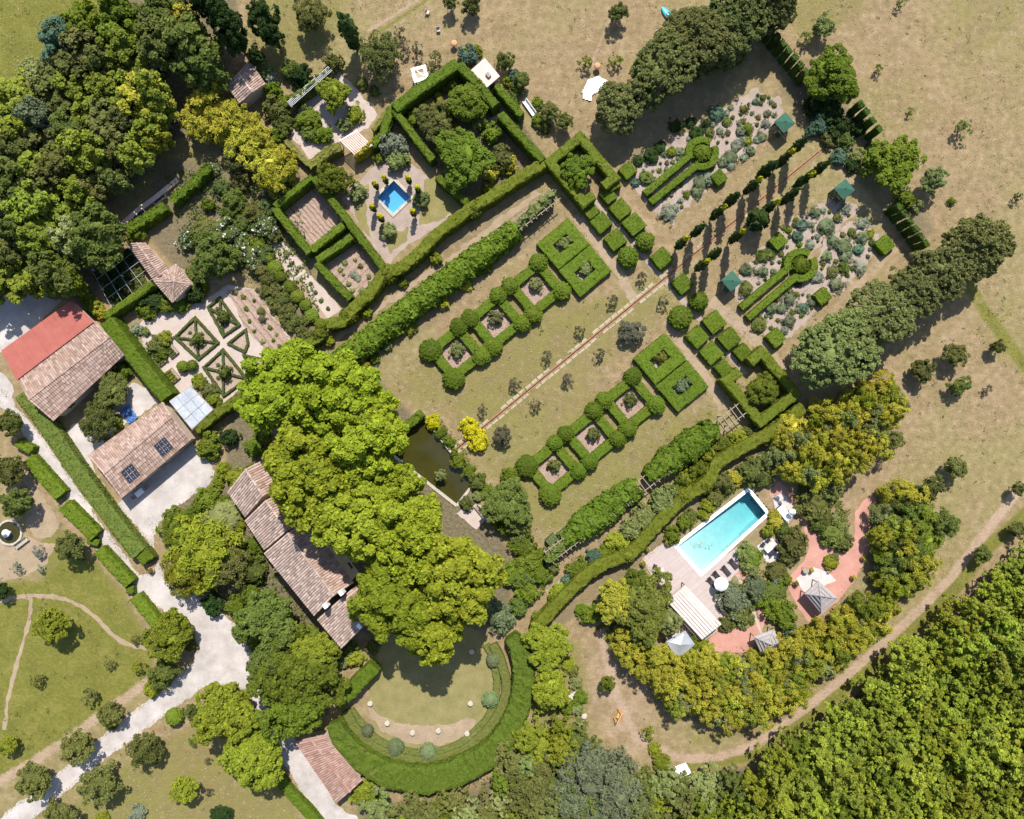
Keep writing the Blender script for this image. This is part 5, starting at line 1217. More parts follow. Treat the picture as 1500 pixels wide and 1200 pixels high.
# bamboo groves round the pool
BK = 'Golden bamboo'
wood([(1130, 660), (1155, 628), (1200, 605), (1255, 578), (1305, 556), (1312, 600), (1290, 660), (1225, 698), (1180, 708), (1138, 690)], 56, 13, 31, 'bamboo', (11, 18), (4, 6), 'YYYYYyp', 'bamboo_clump', 'yellow-green bamboo clump', 'bamboo grove above the swimming pool', 'bamboo')
wood([(895, 935), (930, 920), (975, 962), (1035, 962), (1095, 975), (1150, 945), (1200, 920), (1240, 898), (1285, 875), (1312, 880), (1285, 918), (1225, 965), (1168, 1015), (1120, 1045), (1058, 1056), (995, 1038), (962, 1005), (925, 972)], 125, 13, 33, 'bamboo', (11, 18), (4, 6), 'YYYYYYypv', 'bamboo_clump', 'golden bamboo clump of the crescent', 'bamboo crescent below the pavilions', 'bamboo')
wood([(1302, 715), (1335, 722), (1352, 755), (1362, 800), (1345, 850), (1315, 865), (1294, 850), (1292, 790)], 24, 17, 35, 'bamboo', (14, 20), (4, 5.5), 'YYypvm', 'bamboo_clump', 'bamboo clump by terracotta tongue', 'planting beside the terracotta tongue', 'bamboo')
# orchard saplings and little trees
many('small', 'o', 'orchard_tree', 'small tree on open grass', 'tree', 'small trees scattered on the open grass',
     [(81, 915, 27, 5, 'y'), (162, 1045, 18, 4, 'o'), (240, 985, 20, 4, 'm'), (116, 1090, 23, 4.5, 'o'), (52, 1143, 25, 4.5, 'o'), (12, 1092, 14, 3, 'y'), (215, 1097, 21, 4.5, 'o'), (150, 1150, 26, 4.5, 'o'), (272, 1155, 20, 4, 'y'), (325, 1193, 15, 3, 'd'), (90, 1192, 22, 4, 'o'),
      (105, 800, 22, 4.5, 'o'), (18, 620, 18, 4, 'm'), (14, 690, 24, 5, 'o'), (25, 735, 22, 5, 'm'), (3, 864, 12, 3, 'd'), (1397, 521, 17, 3.5), (1350, 542, 17, 3.5), (1405, 565, 14, 3, 'm'), (1318, 594, 12, 3), (1308, 644, 14, 3.5), (1400, 685, 15, 3.5), (1362, 714, 18, 4), (1384, 768, 18, 4, 'm'),
      (1366, 265, 18, 4, 'p'), (1205, 40, 15, 3.5, 'p'), (905, 20, 13, 3.5), (1437, 812, 12, 3.5, 'm'), (1490, 715, 10, 3), (1490, 775, 12, 3), (740, 90, 12, 3, 'm'), (806, 166, 14, 3), (826, 180, 13, 3), (765, 118, 12, 3), (690, 6, 14, 3.5), (660, 5, 10, 3), (890, 1000, 11, 3.2, 'g'), (1460, 508, 10, 2.8),
      (925, 486, 17, 2.6, 'k'), (735, 637, 13, 2.4, 'k'), (283, 1040, 12, 3.5, 'm')])
many('sparse', 'k', 'sapling', 'thin sapling on open grass', 'sapling', 'thin saplings on the open grass',
     [(897, 440, 8, 2), (850, 485, 8, 2), (802, 522, 8, 2), (754, 562, 8, 2), (971, 442, 8, 2), (879, 519, 8, 2), (831, 556, 8, 2), (784, 594, 8, 2), (942, 406, 8, 2), (707, 600, 7, 2), (54, 998, 10, 2, 'o'), (133, 1020, 13, 2.6, 'o'), (203, 977, 9, 2, 'y'), (160, 974, 8, 1.6, 'o'), (200, 935, 8, 1.6, 'o'), (283, 1085, 7, 1.6, 'g'), (195, 1098, 12, 2, 'o'),
      (1412, 188, 12, 2.6, 'm'), (1286, 102, 7, 1.4, 'g'), (1334, 163, 6, 1.2, 'g'), (1318, 5, 7, 1.5, 'm'), (858, 92, 10, 1.8, 'g'), (901, 90, 10, 1.8, 'g'), (1180, 58, 10, 2, 'm'), (1446, 570, 7, 1.4), (590, 68, 10, 2), (610, 72, 9, 2), (637, 85, 10, 2, 'o'), (585, 48, 8, 2), (690, 70, 8, 1.8, 'y'), (632, 97, 8, 2, 'o'), (950, 1075, 10, 2, 'y'), (1490, 288, 7, 1.6, 'd'), (60, 833, 6, 1.2, 's'), (25, 832, 8, 1.6, 's'), (55, 808, 9, 1.6, 's'), (305, 1115, 5, 1, 'k'), (306, 1160, 6, 1, 'k')])
# tall cypress
plant('column', (511, 45), 12, 10.5, PAL['d'], 'cypress', 'single tall dark cypress standing over the gravel court', 'tree', at=0.55)
# cypress avenue either side of the rill: dark columns and gold-tipped ones in turn
def gold_cypress(px, r, h):
    o = plant('column', px, r, h, (0.03, 0.05, 0.011), 'cypress', look='gold-tipped clipped cypress of the avenue', cat='cypress', group='gold-tipped cypresses of the avenue', at=0.8)
    tip = link('golden_tip', GTIP, o, (0.0, 0, 0.25), PAL['G']); tip.scale = (0.6, 0.6, 1); return o
GTIP = crown_mesh('golden_tip', 333, 0.5, 0.75, 4.75, 24, 20, 0.11, (0.15, 0.3), 0.5, 0.5, 0.85, -0.8)
for p in ((1003, 352), (1057, 307), (1108, 267), (1155, 227), (1033, 385), (1084, 342), (1134, 299), (1184, 259)): gold_cypress(p, 6.4, 7.6)
for p, r in (((1026, 334), 4.8), ((1076, 289), 5), ((1127, 245), 6), ((1173, 210), 5), ((1050, 370), 4.8), ((1161, 285), 4.8), ((1206, 243), 4.8)):
    plant('column', p, r * 1.35, 8.2, (0.026, 0.047, 0.011), 'cypress', look='dark clipped cypress of the avenue', cat='cypress', group='dark cypresses of the avenue', at=0.7)
plant('column', (1112, 321), 14, 6, (0.035, 0.058, 0.012), 'cypress', 'one fat dark cypress, far broader than the others of the avenue', 'cypress', at=0.6)
# little gold-topped yews round the blue basin
for p in ((562, 260), (548, 268), (597, 260), (611, 275), (544, 302), (556, 317), (604, 309)):
    o = plant('column', p, 4, 3.6, (0.05, 0.07, 0.012), 'yew_column', look='narrow gold-topped yew', cat='yew', group='gold-topped yews round the blue basin', at=0.9); link('golden_tip', GTIP, o, color=PAL['G'])

# shrubs of the courts and borders
shr = lambda r: max(0.6, r * 0.12)
many('shrub', 'g', 'shrub', 'leafy green shrub', 'shrub', 'leafy shrubs of the courts and borders',
     [(303, 652, 19), (335, 640, 14, 2, 'd'), (372, 655, 14), (385, 640, 12), (345, 700, 14, 1.6, 'y'), (325, 690, 11, 1.4, 'y'), (368, 690, 12), (318, 705, 9, 1.2, 'y'), (304, 734, 18, 2, 'g'), (290, 742, 12, 1.6), (325, 735, 9, 1.2), (350, 770, 10, 1.2, 'y'), (255, 768, 22, 1.8), (275, 758, 14, 1.4), (360, 835, 24, 3, 'm'), (372, 800, 16, 2, 'g'), (365, 870, 16, 2), (345, 890, 15, 2),
      (308, 885, 16, 2.2, 'd'), (355, 908, 13), (352, 930, 12), (372, 940, 12), (235, 1000, 12, 1.5, 'y'), (221, 1012, 13, 1.5, 'y'), (161, 1062, 9, 1.2), (130, 1150, 9, 1.2, 'y'), (275, 945, 12, 1.4, 'm'), (200, 1193, 11, 1.4, 's'), (150, 1198, 9, 1, 'y'),
      (452, 172, 17, 2), (472, 195, 14), (452, 195, 12, 1.4, 'm'), (520, 165, 13, 1.5, 'y'), (505, 180, 11, 1.4, 'p'), (440, 180, 10), (405, 160, 20, 2.5, 'o'), (418, 150, 14, 2, 'g'), (412, 182, 15, 2, 'm'), (400, 130, 12, 2, 'g'), (432, 145, 10), (440, 108, 16, 2.4, 'd'), (422, 100, 13, 2, 'm'), (487, 88, 14, 2.4, 'o'), (402, 195, 12, 1.6), (530, 120, 9, 1.2, 'o'), (548, 132, 8, 1, 'm'), (385, 100, 14, 2, 'p'), (395, 115, 10, 1.4, 's'),
      (687, 82, 15, 2, 'b'), (697, 72, 9, 1.4, 'y'), (575, 212, 19, 2.4, 's'), (580, 234, 15, 2, 'p'), (522, 280, 13, 1.8, 'p'), (616, 288, 12, 1.8, 'p'), (567, 337, 12, 1.8, 'p'), (660, 250, 16, 2, 'p'), (735, 228, 19, 2.4, 'o'), (745, 240, 12, 1.8, 'Y'), (720, 196, 14, 2, 'g'), (605, 172, 11, 1.4), (655, 165, 12, 1.6, 'm'), (662, 122, 9, 1.4), (700, 175, 14, 2, 'm'), (720, 255, 11, 1.5, 'Y'), (715, 275, 9, 1.2, 'y'), (655, 128, 7, 1), (645, 215, 11, 1.4, 'g'), (555, 230, 8, 1.2, 'g'), (595, 235, 7, 1),
      (787, 150, 9, 1.2), (797, 185, 9, 1.2, 'o'), (752, 145, 10, 1.4, 'm'), (758, 128, 11, 1.5, 'm'), (752, 108, 10, 1.5, 'b'), (788, 175, 10, 1.3), (745, 118, 8, 1.2, 'y'), (845, 1040, 9, 1, 'p'),
      (1200, 152, 18, 2.4, 'd'), (1222, 160, 18, 2.6, 'd'), (1205, 180, 14, 2, 'b'), (1230, 185, 16, 2, 'd'), (1190, 190, 9, 1.2, 'b'), (1240, 205, 12, 1.6, 'm'), (1215, 200, 12, 1.4, 'o'), (1232, 228, 12, 1.6, 'b'), (1258, 228, 12, 1.5, 'p'), (1262, 185, 12, 1.6, 'd'), (1250, 240, 11, 1.4, 'd'), (1280, 220, 14, 2, 'd'), (1330, 290, 14, 2, 'g'), (1345, 300, 10, 1.4, 'p'), (1185, 115, 9, 1.4, 'm'), (1395, 295, 6, 0.8),
      (635, 620, 11, 1.2, 'G'), (645, 635, 9, 1), (657, 648, 8, 1), (672, 675, 11, 1.3), (686, 690, 10, 1.2), (700, 708, 13, 1.6, 'm'), (712, 722, 10), (688, 628, 15, 1.7, 'G'), (702, 646, 15, 1.6, 'G'), (645, 697, 8, 2, 'p'), (682, 737, 10, 1.3, 'o'), (700, 727, 8, 1, 'p'), (665, 663, 6, 0.8),
      (756, 765, 24, 2.6, 'm'), (765, 800, 18, 2, 'g'), (775, 825, 18, 2, 'g'), (752, 845, 18, 2, 'g'), (768, 850, 16, 2, 'm'), (790, 815, 12, 1.4, 'g'), (792, 845, 16, 2, 'g'), (775, 870, 17, 2, 'g'), (760, 890, 14, 2, 'm'), (730, 905, 22, 2.8, 'u'), (810, 830, 12, 1.6, 'o'), (748, 700, 14, 2, 'g'), (735, 770, 14, 2, 'g'), (752, 725, 12, 2, 'y'),
      (1025, 690, 15, 2), (1038, 664, 13, 1.7, 'y'), (1062, 650, 12, 1.6, 'g'), (1085, 640, 13, 1.6, 'y'), (1010, 700, 12, 1.5, 'y'), (1000, 705, 11), (972, 735, 22, 2.4, 'p'), (945, 760, 20, 2.2, 'p'), (925, 778, 17, 2, 'p'), (990, 722, 12, 1.5, 'm'), (905, 795, 17, 1.8, 'y'), (870, 815, 12, 1.4, 'b'), (850, 836, 18, 1.9, 'g'), (832, 852, 10, 1.2, 'b'), (820, 868, 14, 1.5, 'y'), (812, 880, 10, 1.2), (795, 905, 13, 1.4, 'g'), (888, 808, 11, 1.3, 'y'), (838, 862, 8, 1), (1098, 632, 9, 1.2, 'o'),
      (985, 784, 13, 1.6), (1003, 766, 12, 1.5), (1013, 756, 10, 1.3, 'm'), (1036, 740, 11, 1.3, 'y'), (1049, 730, 12, 1.4, 'o'), (1062, 708, 16, 2, 'o'), (1078, 700, 12, 1.6, 'Y'), (1110, 690, 24, 2.8, 'o'), (1095, 700, 12, 1.8, 'm'), (1120, 700, 14, 2, 'm'), (1068, 714, 8, 1.1, 'Y'), (1036, 757, 6, 1, 'Y'), (1030, 752, 8, 1, 'y'),
      (1096, 812, 14, 1.5, 'p'), (1103, 818, 15, 1.6, 'g'), (1100, 830, 12, 1.4, 'p'), (1165, 796, 22, 2.4, 'o'), (1158, 815, 13, 1.6, 'o'), (1126, 780, 9, 1.2, 'y'), (1138, 765, 11, 1.2, 'Y'), (1150, 778, 12, 1.4, 'm'), (1133, 755, 8, 1, 'Y'), (1075, 880, 22, 2, 'u'), (1085, 900, 17, 1.7, 'o'), (1068, 862, 10, 1.2, 'p'), (1065, 915, 11, 1.2, 'o'), (1092, 912, 10, 1.2, 'p'), (1108, 862, 17, 1.8, 'u'), (1115, 880, 13, 1.4, 'g'), (1132, 868, 16, 1.7, 'm'),
      (1135, 890, 18, 2, 'g'), (1152, 905, 20, 2.2, 'g'), (1142, 870, 13, 1.6, 'o'), (1160, 928, 13, 1.6, 'b'), (1140, 838, 14, 1.6, 'o'), (1150, 852, 11, 1.4, 'g'), (1138, 850, 9, 1.1, 's'), (1015, 955, 18, 2, 'g'), (1030, 948, 12, 1.5, 'y'), (1195, 740, 24, 2.6, 'o'), (1215, 718, 20, 2.2, 'o'), (1185, 722, 14, 1.8, 'm'), (1210, 760, 13, 1.6, 'o'), (1200, 770, 12, 1.5, 'm'), (1222, 785, 18, 2, 'm'), (1238, 795, 13, 1.6, 'o'), (1205, 772, 8, 1, 'p'), (1222, 760, 8, 1, 'p'), (1236, 772, 8, 1, 'p'), (1218, 825, 11, 1.2, 'y'), (1222, 818, 7, 0.9, 'o'),
      (1290, 890, 14, 1.8, 'y'), (885, 893, 14, 1.8, 'g'), (862, 902, 14, 1.7, 'g'), (850, 895, 9, 1.1), (1298, 850, 14, 2, 'b'), (1306, 818, 18, 2.6, 'm'), (1320, 835, 20, 2.6, 'm'), (1310, 740, 16, 2.4, 'd'), (970, 1120, 13, 1.4, 'y'), (960, 1100, 9, 1, 'y'),
      (825, 950, 11, 1, 'p'), (832, 975, 12, 1, 'y'), (845, 1000, 10, 1, 'p'), (828, 1035, 13, 1.2, 'g'), (850, 1025, 11, 1, 'g'), (840, 985, 9, 0.9, 'o'), (818, 970, 9, 0.9, 'p'), (530, 1160, 18, 2, 'y'), (545, 1172, 13, 1.6, 'g'), (500, 970, 10, 1.4, 'p'), (520, 965, 13, 1.6, 'y'), (545, 950, 10, 1.4, 'm'), (510, 950, 12, 1.6, 'm'),
      (222, 440, 15, 2, 'd'), (212, 455, 13, 1.6, 'g'), (240, 447, 13, 1.5, 'g'), (262, 446, 12, 1.5, 'g'), (285, 430, 15, 2, 'd'), (292, 418, 12, 1.6, 'g'), (226, 505, 14, 1.5, 'o'), (240, 497, 12, 1.4, 'y'), (198, 482, 9, 1.1, 's'), (213, 486, 6, 0.8, 'p'), (290, 558, 10, 1.2, 'y'), (305, 572, 11, 1.2, 'o'), (312, 585, 10, 1.2, 'y'), (235, 517, 10, 1.2, 'g'),
      (125, 435, 10, 1.5, 'y'), (135, 450, 11, 1.6, 'y'), (145, 458, 10, 1.5, 'Y'), (150, 590, 14, 2, 'o'), (135, 605, 12, 1.6, 'o'), (180, 545, 12, 1.6, 'g'), (168, 615, 8, 1, 'y'), (172, 622, 7, 1, 'y'), (200, 340, 12, 1.6, 'g'), (190, 345, 8, 1.2, 'y')], at=0.75, sh=shr)
plant('dome', (325, 759), 25, 2.4, PAL['p'], 'shrub', 'large smooth oval shrub beside the upper end of the farmhouse', 'shrub', at=0.7)
many('flower', 'W', 'rose_shrub', 'white-flowering rose shrub', 'shrub', 'white-flowering roses above the kitchen garden',
     [(272, 352, 14), (322, 336, 18, 2.2), (340, 342, 14), (352, 352, 12), (360, 372, 17, 2), (372, 385, 14), (385, 330, 18, 2.4), (312, 245, 10)], at=0.75, sh=shr)
many('shrub', 'm', 'shrub', 'green bush of the rose garden', 'shrub', 'green bushes of the rose garden',
     [(288, 345, 15, 1.8, 'm'), (300, 332, 15, 1.8, 'o'), (325, 362, 14, 1.68, 'g'), (340, 290, 17, 2.2, 'm'), (322, 275, 13, 1.56, 'W'), (352, 262, 14, 1.68, 'o'), (355, 325, 14, 1.68, 'm'), (370, 310, 16, 2, 'o'), (305, 300, 10, 1.4, 'g'), (335, 310, 13, 1.56, 'm'), (390, 300, 13, 1.56, 'W'), (280, 400, 11, 1.32, 'o'), (290, 402, 9, 1.08, 'm'), (310, 252, 9, 1.08, 'o'), (375, 355, 13, 1.56, 'g'), (345, 375, 14, 1.68, 'm'), (385, 370, 14, 1.68, 'W'), (400, 345, 12, 1.44, 'o')], at=0.75, sh=shr)
many('shrub', 'o', 'rose_bush', 'olive bush by ball-edged walk', 'shrub', 'olive bushes beside the ball-edged walk',
     [(380, 395, 12), (392, 410, 12), (400, 425, 11), (412, 438, 12), (405, 450, 10), (422, 455, 12), (432, 470, 11), (440, 485, 10), (425, 478, 9), (450, 492, 9), (388, 425, 9), (398, 440, 8), (415, 465, 9), (378, 378, 10), (445, 470, 8), (438, 497, 8)], at=0.75, sh=shr)
many('ball', 'g', 'topiary_ball', 'small box ball beside gravel strip', 'topiary', 'small box balls along the pale gravel strips', [(379, 365, 9), (391, 377, 10), (402, 392, 11), (410, 405, 8), (424, 420, 10), (435, 434, 10), (447, 447, 9), (456, 462, 10), (469, 475, 9)], at=0.7, sh=lambda r: 1.3)
many('ball', 'g', 'topiary_ball', 'box ball among vegetable planters', 'topiary', 'box balls among the vegetable planters', [(266, 537, 9), (280, 535, 8)], at=0.7, sh=lambda r: 1.4)
many('ball', 'g', 'topiary_ball', 'clipped box ball on the drive verge', 'topiary', 'box balls on the drive verge', [(253, 1052, 13)], at=0.7, sh=lambda r: 2.2)
# plants inside the hedge squares and rings
many('shrub', 'p', 'rose_bush', 'pale bush inside box hedge', 'shrub', 'pale bushes inside the square box hedges',
     [(669, 512, 11, 1.6), (727, 464, 11, 1.6), (785, 416, 10, 1.6), (811, 682, 9, 1.5, 'o'), (869, 636, 10, 1.5, 'o'), (924, 585, 9, 1.5, 'o'), (826, 355, 10, 1.3, 'p'), (858, 392, 10, 1.3, 'p'), (969, 524, 10, 1.3, 'q'), (1000, 565, 12, 1.4, 'u')], at=0.8)
for p in ((668, 517), (726, 470), (785, 422), (810, 687), (867, 640), (924, 590)): sheet('planting_bed', rect(p, 19, 19), L1, 'tilled', 0.04, 0.5)
for p in ((825, 357), (857, 397), (967, 526), (1000, 566)): sheet('planting_bed', rect(p, 15, 10), L1, 'pink_gravel', 0.04, 0.5)
# mounds of the lavender beds
MN = [(1176, 329, 9, 'b'), (1169, 346, 9, 'b'), (1212, 329, 12, 'u'), (1195, 311, 9, 'u'), (1212, 376, 9, 'u'), (1238, 360, 12, 'u'), (1259, 365, 9, 'b'), (1262, 391, 10, 's'), (1227, 416, 11, 'u'), (1118, 398, 9, 'u'), (1118, 374, 10, 'm'), (1094, 394, 10, 'u'), (1197, 405, 9, 's'), (1157, 439, 10, 'u'), (1132, 452, 9, 'u'), (1157, 470, 10, 'u'), (1179, 451, 8, 'b'),
      (1191, 441, 8, 'u'), (1265, 326, 9, 's'), (1263, 349, 10, 'u'), (1275, 343, 7, 'y'), (1249, 340, 7, 'm'), (1188, 358, 8, 's'), (1238, 392, 10, 'm'), (1112, 475, 12, 'm'), (1128, 372, 9, 'm'), (1156, 336, 6, 'g'), (1222, 352, 9, 'u'), (1240, 375, 10, 'u'), (1220, 398, 9, 'o'), (1146, 452, 8, 'u'), (1150, 484, 7, 's'), (1094, 422, 11, 'o'), (1240, 305, 8, 's'), (1228, 318, 7, 'o'),
      (1026, 268, 11, 'u'), (1040, 262, 11, 's'), (1022, 280, 9, 'u'), (979, 312, 12, 's'), (988, 306, 8, 's'), (1071, 229, 11, 'u'), (1060, 236, 9, 'u'), (1080, 211, 9, 's'), (1096, 188, 9, 'g'), (1086, 190, 8, 'u'), (1065, 178, 7, 'm'), (1055, 191, 6, 's'), (1116, 200, 8, 'u'), (1123, 181, 7, 's'), (1125, 166, 6, 'u'), (1096, 206, 7, 'y'), (1041, 194, 8, 'o'), (1107, 148, 5, 'b'), (1091, 159, 7, 'o'), (947, 258, 11, 'm'), (931, 267, 7, 'b'),
      (997, 222, 8, 'u'), (984, 222, 8, 'g'), (1006, 285, 6, 'g'), (997, 294, 5, 's'), (1071, 242, 7, 's'), (1100, 220, 8, 'u'), (1109, 204, 6, 's'), (992, 184, 12, 'd'), (1021, 193, 12, 'd'), (1051, 164, 12, 'b'), (954, 227, 13, 'd'), (968, 215, 9, 'd'), (1035, 180, 8, 'd'), (935, 235, 9, 'd'), (1090, 230, 6, 's'), (1088, 205, 6, 's'), (1012, 178, 8, 'd')]
def mounds(items, group, bedname):
    for x, y, r, c in items:
        plant('mound', (x, y), r, max(0.35, r * 0.085), PAL[c], 'mound_shrub', look=f'{"silvery" if c in "su" else "green"} mound, {bedname}', cat='shrub', group=group, at=0.7)
upper = [m for m in MN if m[1] - 0.83 * 0 < 330 and m[0] < 1130 and m[1] < 330]; lower = [m for m in MN if m not in upper]
r_ = random.Random(5)
KEY = [((1029, 224), 26), ((990, 255), 14), ((965, 275), 12), ((1174, 388), 26), ((1130, 425), 14), ((1105, 445), 12), ((1010, 240), 14), ((1150, 405), 14)]
def fill(poly, n, seed, existing):
    out = []
    for p in poisson(poly, n * 3, 6.5, seed):
        if any(math.hypot(p[0] - k[0][0], p[1] - k[0][1]) < k[1] for k in KEY) or any(math.hypot(p[0] - m[0], p[1] - m[1]) < m[2] + 1.5 for m in existing): continue
        out.append((p[0], p[1], r_.uniform(2.2, 5.0), r_.choice('ssuuumoogmk')))
        if len(out) >= n: break
    return out
upper += fill([(930, 262), (950, 240), (1000, 205), (1060, 165), (1105, 132), (1145, 150), (1135, 185), (1095, 222), (1045, 262), (985, 318), (962, 308)], 42, 61, upper)
lower += fill([(1082, 440), (1092, 398), (1150, 330), (1200, 302), (1258, 310), (1222, 335), (1192, 362), (1150, 400)], 34, 62, lower) + fill([(1110, 470), (1160, 415), (1198, 382), (1215, 350), (1260, 325), (1285, 348), (1268, 385), (1230, 422), (1160, 480), (1145, 495)], 34, 63, lower)
mounds(upper, 'mounds of the upper lavender bed', 'upper lavender bed'); mounds(lower, 'mounds of the lower lavender bed', 'lower lavender bed')
# kitchen garden: low box edging round and across the beds, a shrub in each
for bi, b in enumerate(KBEDS):
    bn = ('bed nearest the planters', 'bed nearest the glazed canopy', 'bed beside the narrow lodge', 'small triangular bed at the tilled plot', 'small triangular bed at the plane trees')[bi]
    hedge(b, 3.2, 0.4, (0.07, 0.085, 0.022), f'low clipped edging of the kitchen-garden {bn}', closed=True, jit=0.03, leaf=0.08, step=0.3, dens=30, name='box_edging', cat='low hedge')
    if bi < 3:
        m1 = [((b[i][0] + b[(i + 1) % 4][0]) / 2, (b[i][1] + b[(i + 1) % 4][1]) / 2) for i in range(4)]
        hedge([b[0], b[2]], 3, 0.38, (0.06, 0.085, 0.025), f'one diagonal of low edging across the kitchen-garden {bn}', jit=0.03, leaf=0.08, step=0.3, dens=30, name='box_edging', cat='low hedge')
        hedge([b[1], b[3]], 3, 0.36, (0.06, 0.085, 0.025), f'other diagonal of low edging across the kitchen-garden {bn}', jit=0.03, leaf=0.08, step=0.3, dens=30, name='box_edging', cat='low hedge')
        cxy = np.mean(b, 0); plant('shrub', cxy, 9, 1.8, PAL['m'], 'shrub', f'upright green shrub in the middle of the kitchen-garden {bn}', 'shrub', at=0.7)
        for i, q in enumerate(m1): plant('mound', (q[0] * 0.55 + cxy[0] * 0.45, q[1] * 0.55 + cxy[1] * 0.45), 3, 0.3, PAL['o'], 'herb_clump', look='herb clump in kitchen-garden bed', cat='herb', group='herb clumps in the kitchen-garden beds')
many('mound', 'g', 'row_plant', 'plant in tilled plot', 'plant', 'plants in the tilled plot', [(356, 435, 4), (360, 452, 4), (382, 455, 6, .5, 'o'), (384, 468, 6, .5, 'k'), (372, 440, 3), (395, 480, 4, .4, 'o'), (400, 498, 3), (385, 500, 4, .4, 'p'), (372, 485, 3), (410, 508, 4, .4, 'g'), (365, 470, 3), (377, 425, 4, .4, 'k'), (345, 428, 4, .4, 'o'), (405, 490, 3, .3, 'p'), (392, 512, 4, .4, 'o')], at=0.7, sh=lambda r: 0.4)
many('mound', 'p', 'row_plant', 'pale plant in tilled bed', 'plant', 'plants in the second brown tilled bed', [(505, 385, 5), (518, 402, 7, .5, 's'), (524, 408, 5, .4, 's'), (530, 425, 5), (510, 415, 4), (498, 395, 4), (540, 405, 4), (520, 380, 3), (528, 390, 4, .4, 'o'), (515, 425, 4), (542, 415, 4), (503, 402, 3)], at=0.7, sh=lambda r: 0.4)
many('mound', 'o', 'row_plant', 'plant on the pale gravel strips', 'plant', 'plants on the pale gravel strips', [(419, 372, 5), (428, 385, 3), (455, 415, 3), (462, 428, 3), (470, 440, 4), (480, 452, 3)], at=0.7, sh=lambda r: 0.4)
# vegetables in the fruit cage
many('shrub', 'd', 'fruit_bush', 'dark fruit bush', 'shrub', 'fruit bushes under the fruit cage', [(150, 405, 11), (165, 395, 11), (180, 385, 11), (160, 425, 11), (178, 412, 11), (195, 400, 11, 1.2, 'o'), (172, 435, 10), (190, 422, 10, 1.2, 'o'), (205, 415, 9, 1, 'o'), (188, 372, 9)], at=0.7, sh=lambda r: 1.2)
# low planting along the verges: a mass nobody could count
def ground_cover(name, polys, n, leaf, cols, hmax, mat='leaf'):
    pts = []
    for poly in polys:
        xs = [p[0] for p in poly]; ys = [p[1] for p in poly]; X = rng.uniform(min(xs), max(xs), n); Y = rng.uniform(min(ys), max(ys), n); k = inpoly(X, Y, poly); pts.append(np.stack((X[k], Y[k]), 1))
    P = np.concatenate(pts); W = np.stack(((P[:, 0] - 750) * S, (600 - P[:, 1]) * S, rng.random(len(P)) ** 2 * hmax + 0.03), 1)
    cl = np.sin(W[:, 0] * 1.7 + np.sin(W[:, 1] * 1.1) * 1.6) * np.sin(W[:, 1] * 1.9 + np.cos(W[:, 0]) * 1.3); W = W[cl > -0.25]
    V, F = leaf_quads(W, np.tile((0, 0, 1.0), (len(W), 1)), leaf, 0.8, 0.5); V[:, 2] = np.maximum(V[:, 2], 0.01)
    link(name, mesh_np(name, V, F, None, M[mat]), color=cols, kind='stuff')
ground_cover('ground_cover', [[(790, 895), (960, 760), (1100, 625), (1130, 645), (960, 775), (820, 890)], [(1085, 790), (1110, 805), (1130, 830), (1145, 860), (1160, 900), (1140, 940), (1110, 880), (1080, 830)], [(1060, 870), (1085, 850), (1105, 885), (1105, 915), (1062, 920)], [(985, 790), (1090, 712), (1085, 700), (975, 785)],
              [(1170, 735), (1200, 720), (1245, 740), (1245, 800), (1215, 800), (1180, 750)], [(630, 612), (715, 720), (725, 715), (645, 612)], [(860, 905), (900, 880), (930, 960), (905, 960)]], 3600, 0.14, PAL['g'], 0.5)
ground_cover('ivy', [[(1385, 905), (1500, 810), (1560, 800), (1560, 900), (1150, 1130), (1110, 1120)], [(-30, 160), (60, 140), (130, 300), (-30, 420)], [(240, 250), (430, 250), (470, 470), (350, 400), (280, 400)], [(260, 760), (330, 720), (470, 930), (440, 1050), (380, 1000), (330, 870), (270, 860)], [(550, 1180), (740, 1130), (800, 1050), (850, 1090), (1000, 1140), (1090, 1200), (560, 1220)]], 9000, 0.2, PAL['m'], 0.7)
ground_cover('under_bamboo', [[(905, 935), (1040, 960), (1150, 940), (1320, 870), (1240, 970), (1130, 1050), (990, 1040)], [(1135, 660), (1300, 560), (1300, 660), (1180, 705)]], 6000, 0.2, PAL['o'], 0.6)
# creepers over the two vine tunnels
VP = [(-0.5, 0.0), (-0.52, 0.2), (-0.5, 0.5), (-0.42, 0.75), (-0.3, 0.9), (-0.1, 1.0), (0.1, 1.0), (0.3, 0.92), (0.42, 0.75), (0.5, 0.5), (0.52, 0.2), (0.5, 0.0)]
hedge([(482, 536, 26), (520, 511, 34), (560, 480, 36), (600, 448, 34), (640, 418, 36), (680, 388, 36), (720, 359, 34), (756, 332, 28)], 34, 3.1, (0.11, 0.155, 0.014), 'thick green creeper smothering the upper vine tunnel', name='creeper', cat='creeper', jit=0.2, leaf=0.26, dens=13, prof=VP)
hedge([(758, 330, 14), (785, 305, 16), (812, 282, 12)], 14, 2.9, (0.14, 0.155, 0.05), 'thin pale creeper at the square-room end of the upper vine tunnel', name='creeper', cat='creeper', jit=0.22, leaf=0.2, dens=6, prof=VP)
hedge([(950, 700, 16), (985, 676, 38), (1020, 650, 40), (1052, 626, 26)], 36, 3.0, (0.1, 0.145, 0.014), 'first dense creeper block on the lower vine tunnel, near the square hedge room', name='creeper', cat='creeper', jit=0.2, leaf=0.26, dens=13, prof=VP)
hedge([(830, 796, 22), (860, 770, 40), (890, 748, 40), (936, 714, 28)], 36, 3.0, (0.095, 0.142, 0.014), 'second dense creeper block on the lower vine tunnel, nearer the plane trees', name='creeper', cat='creeper', jit=0.22, leaf=0.26, dens=13, prof=VP)
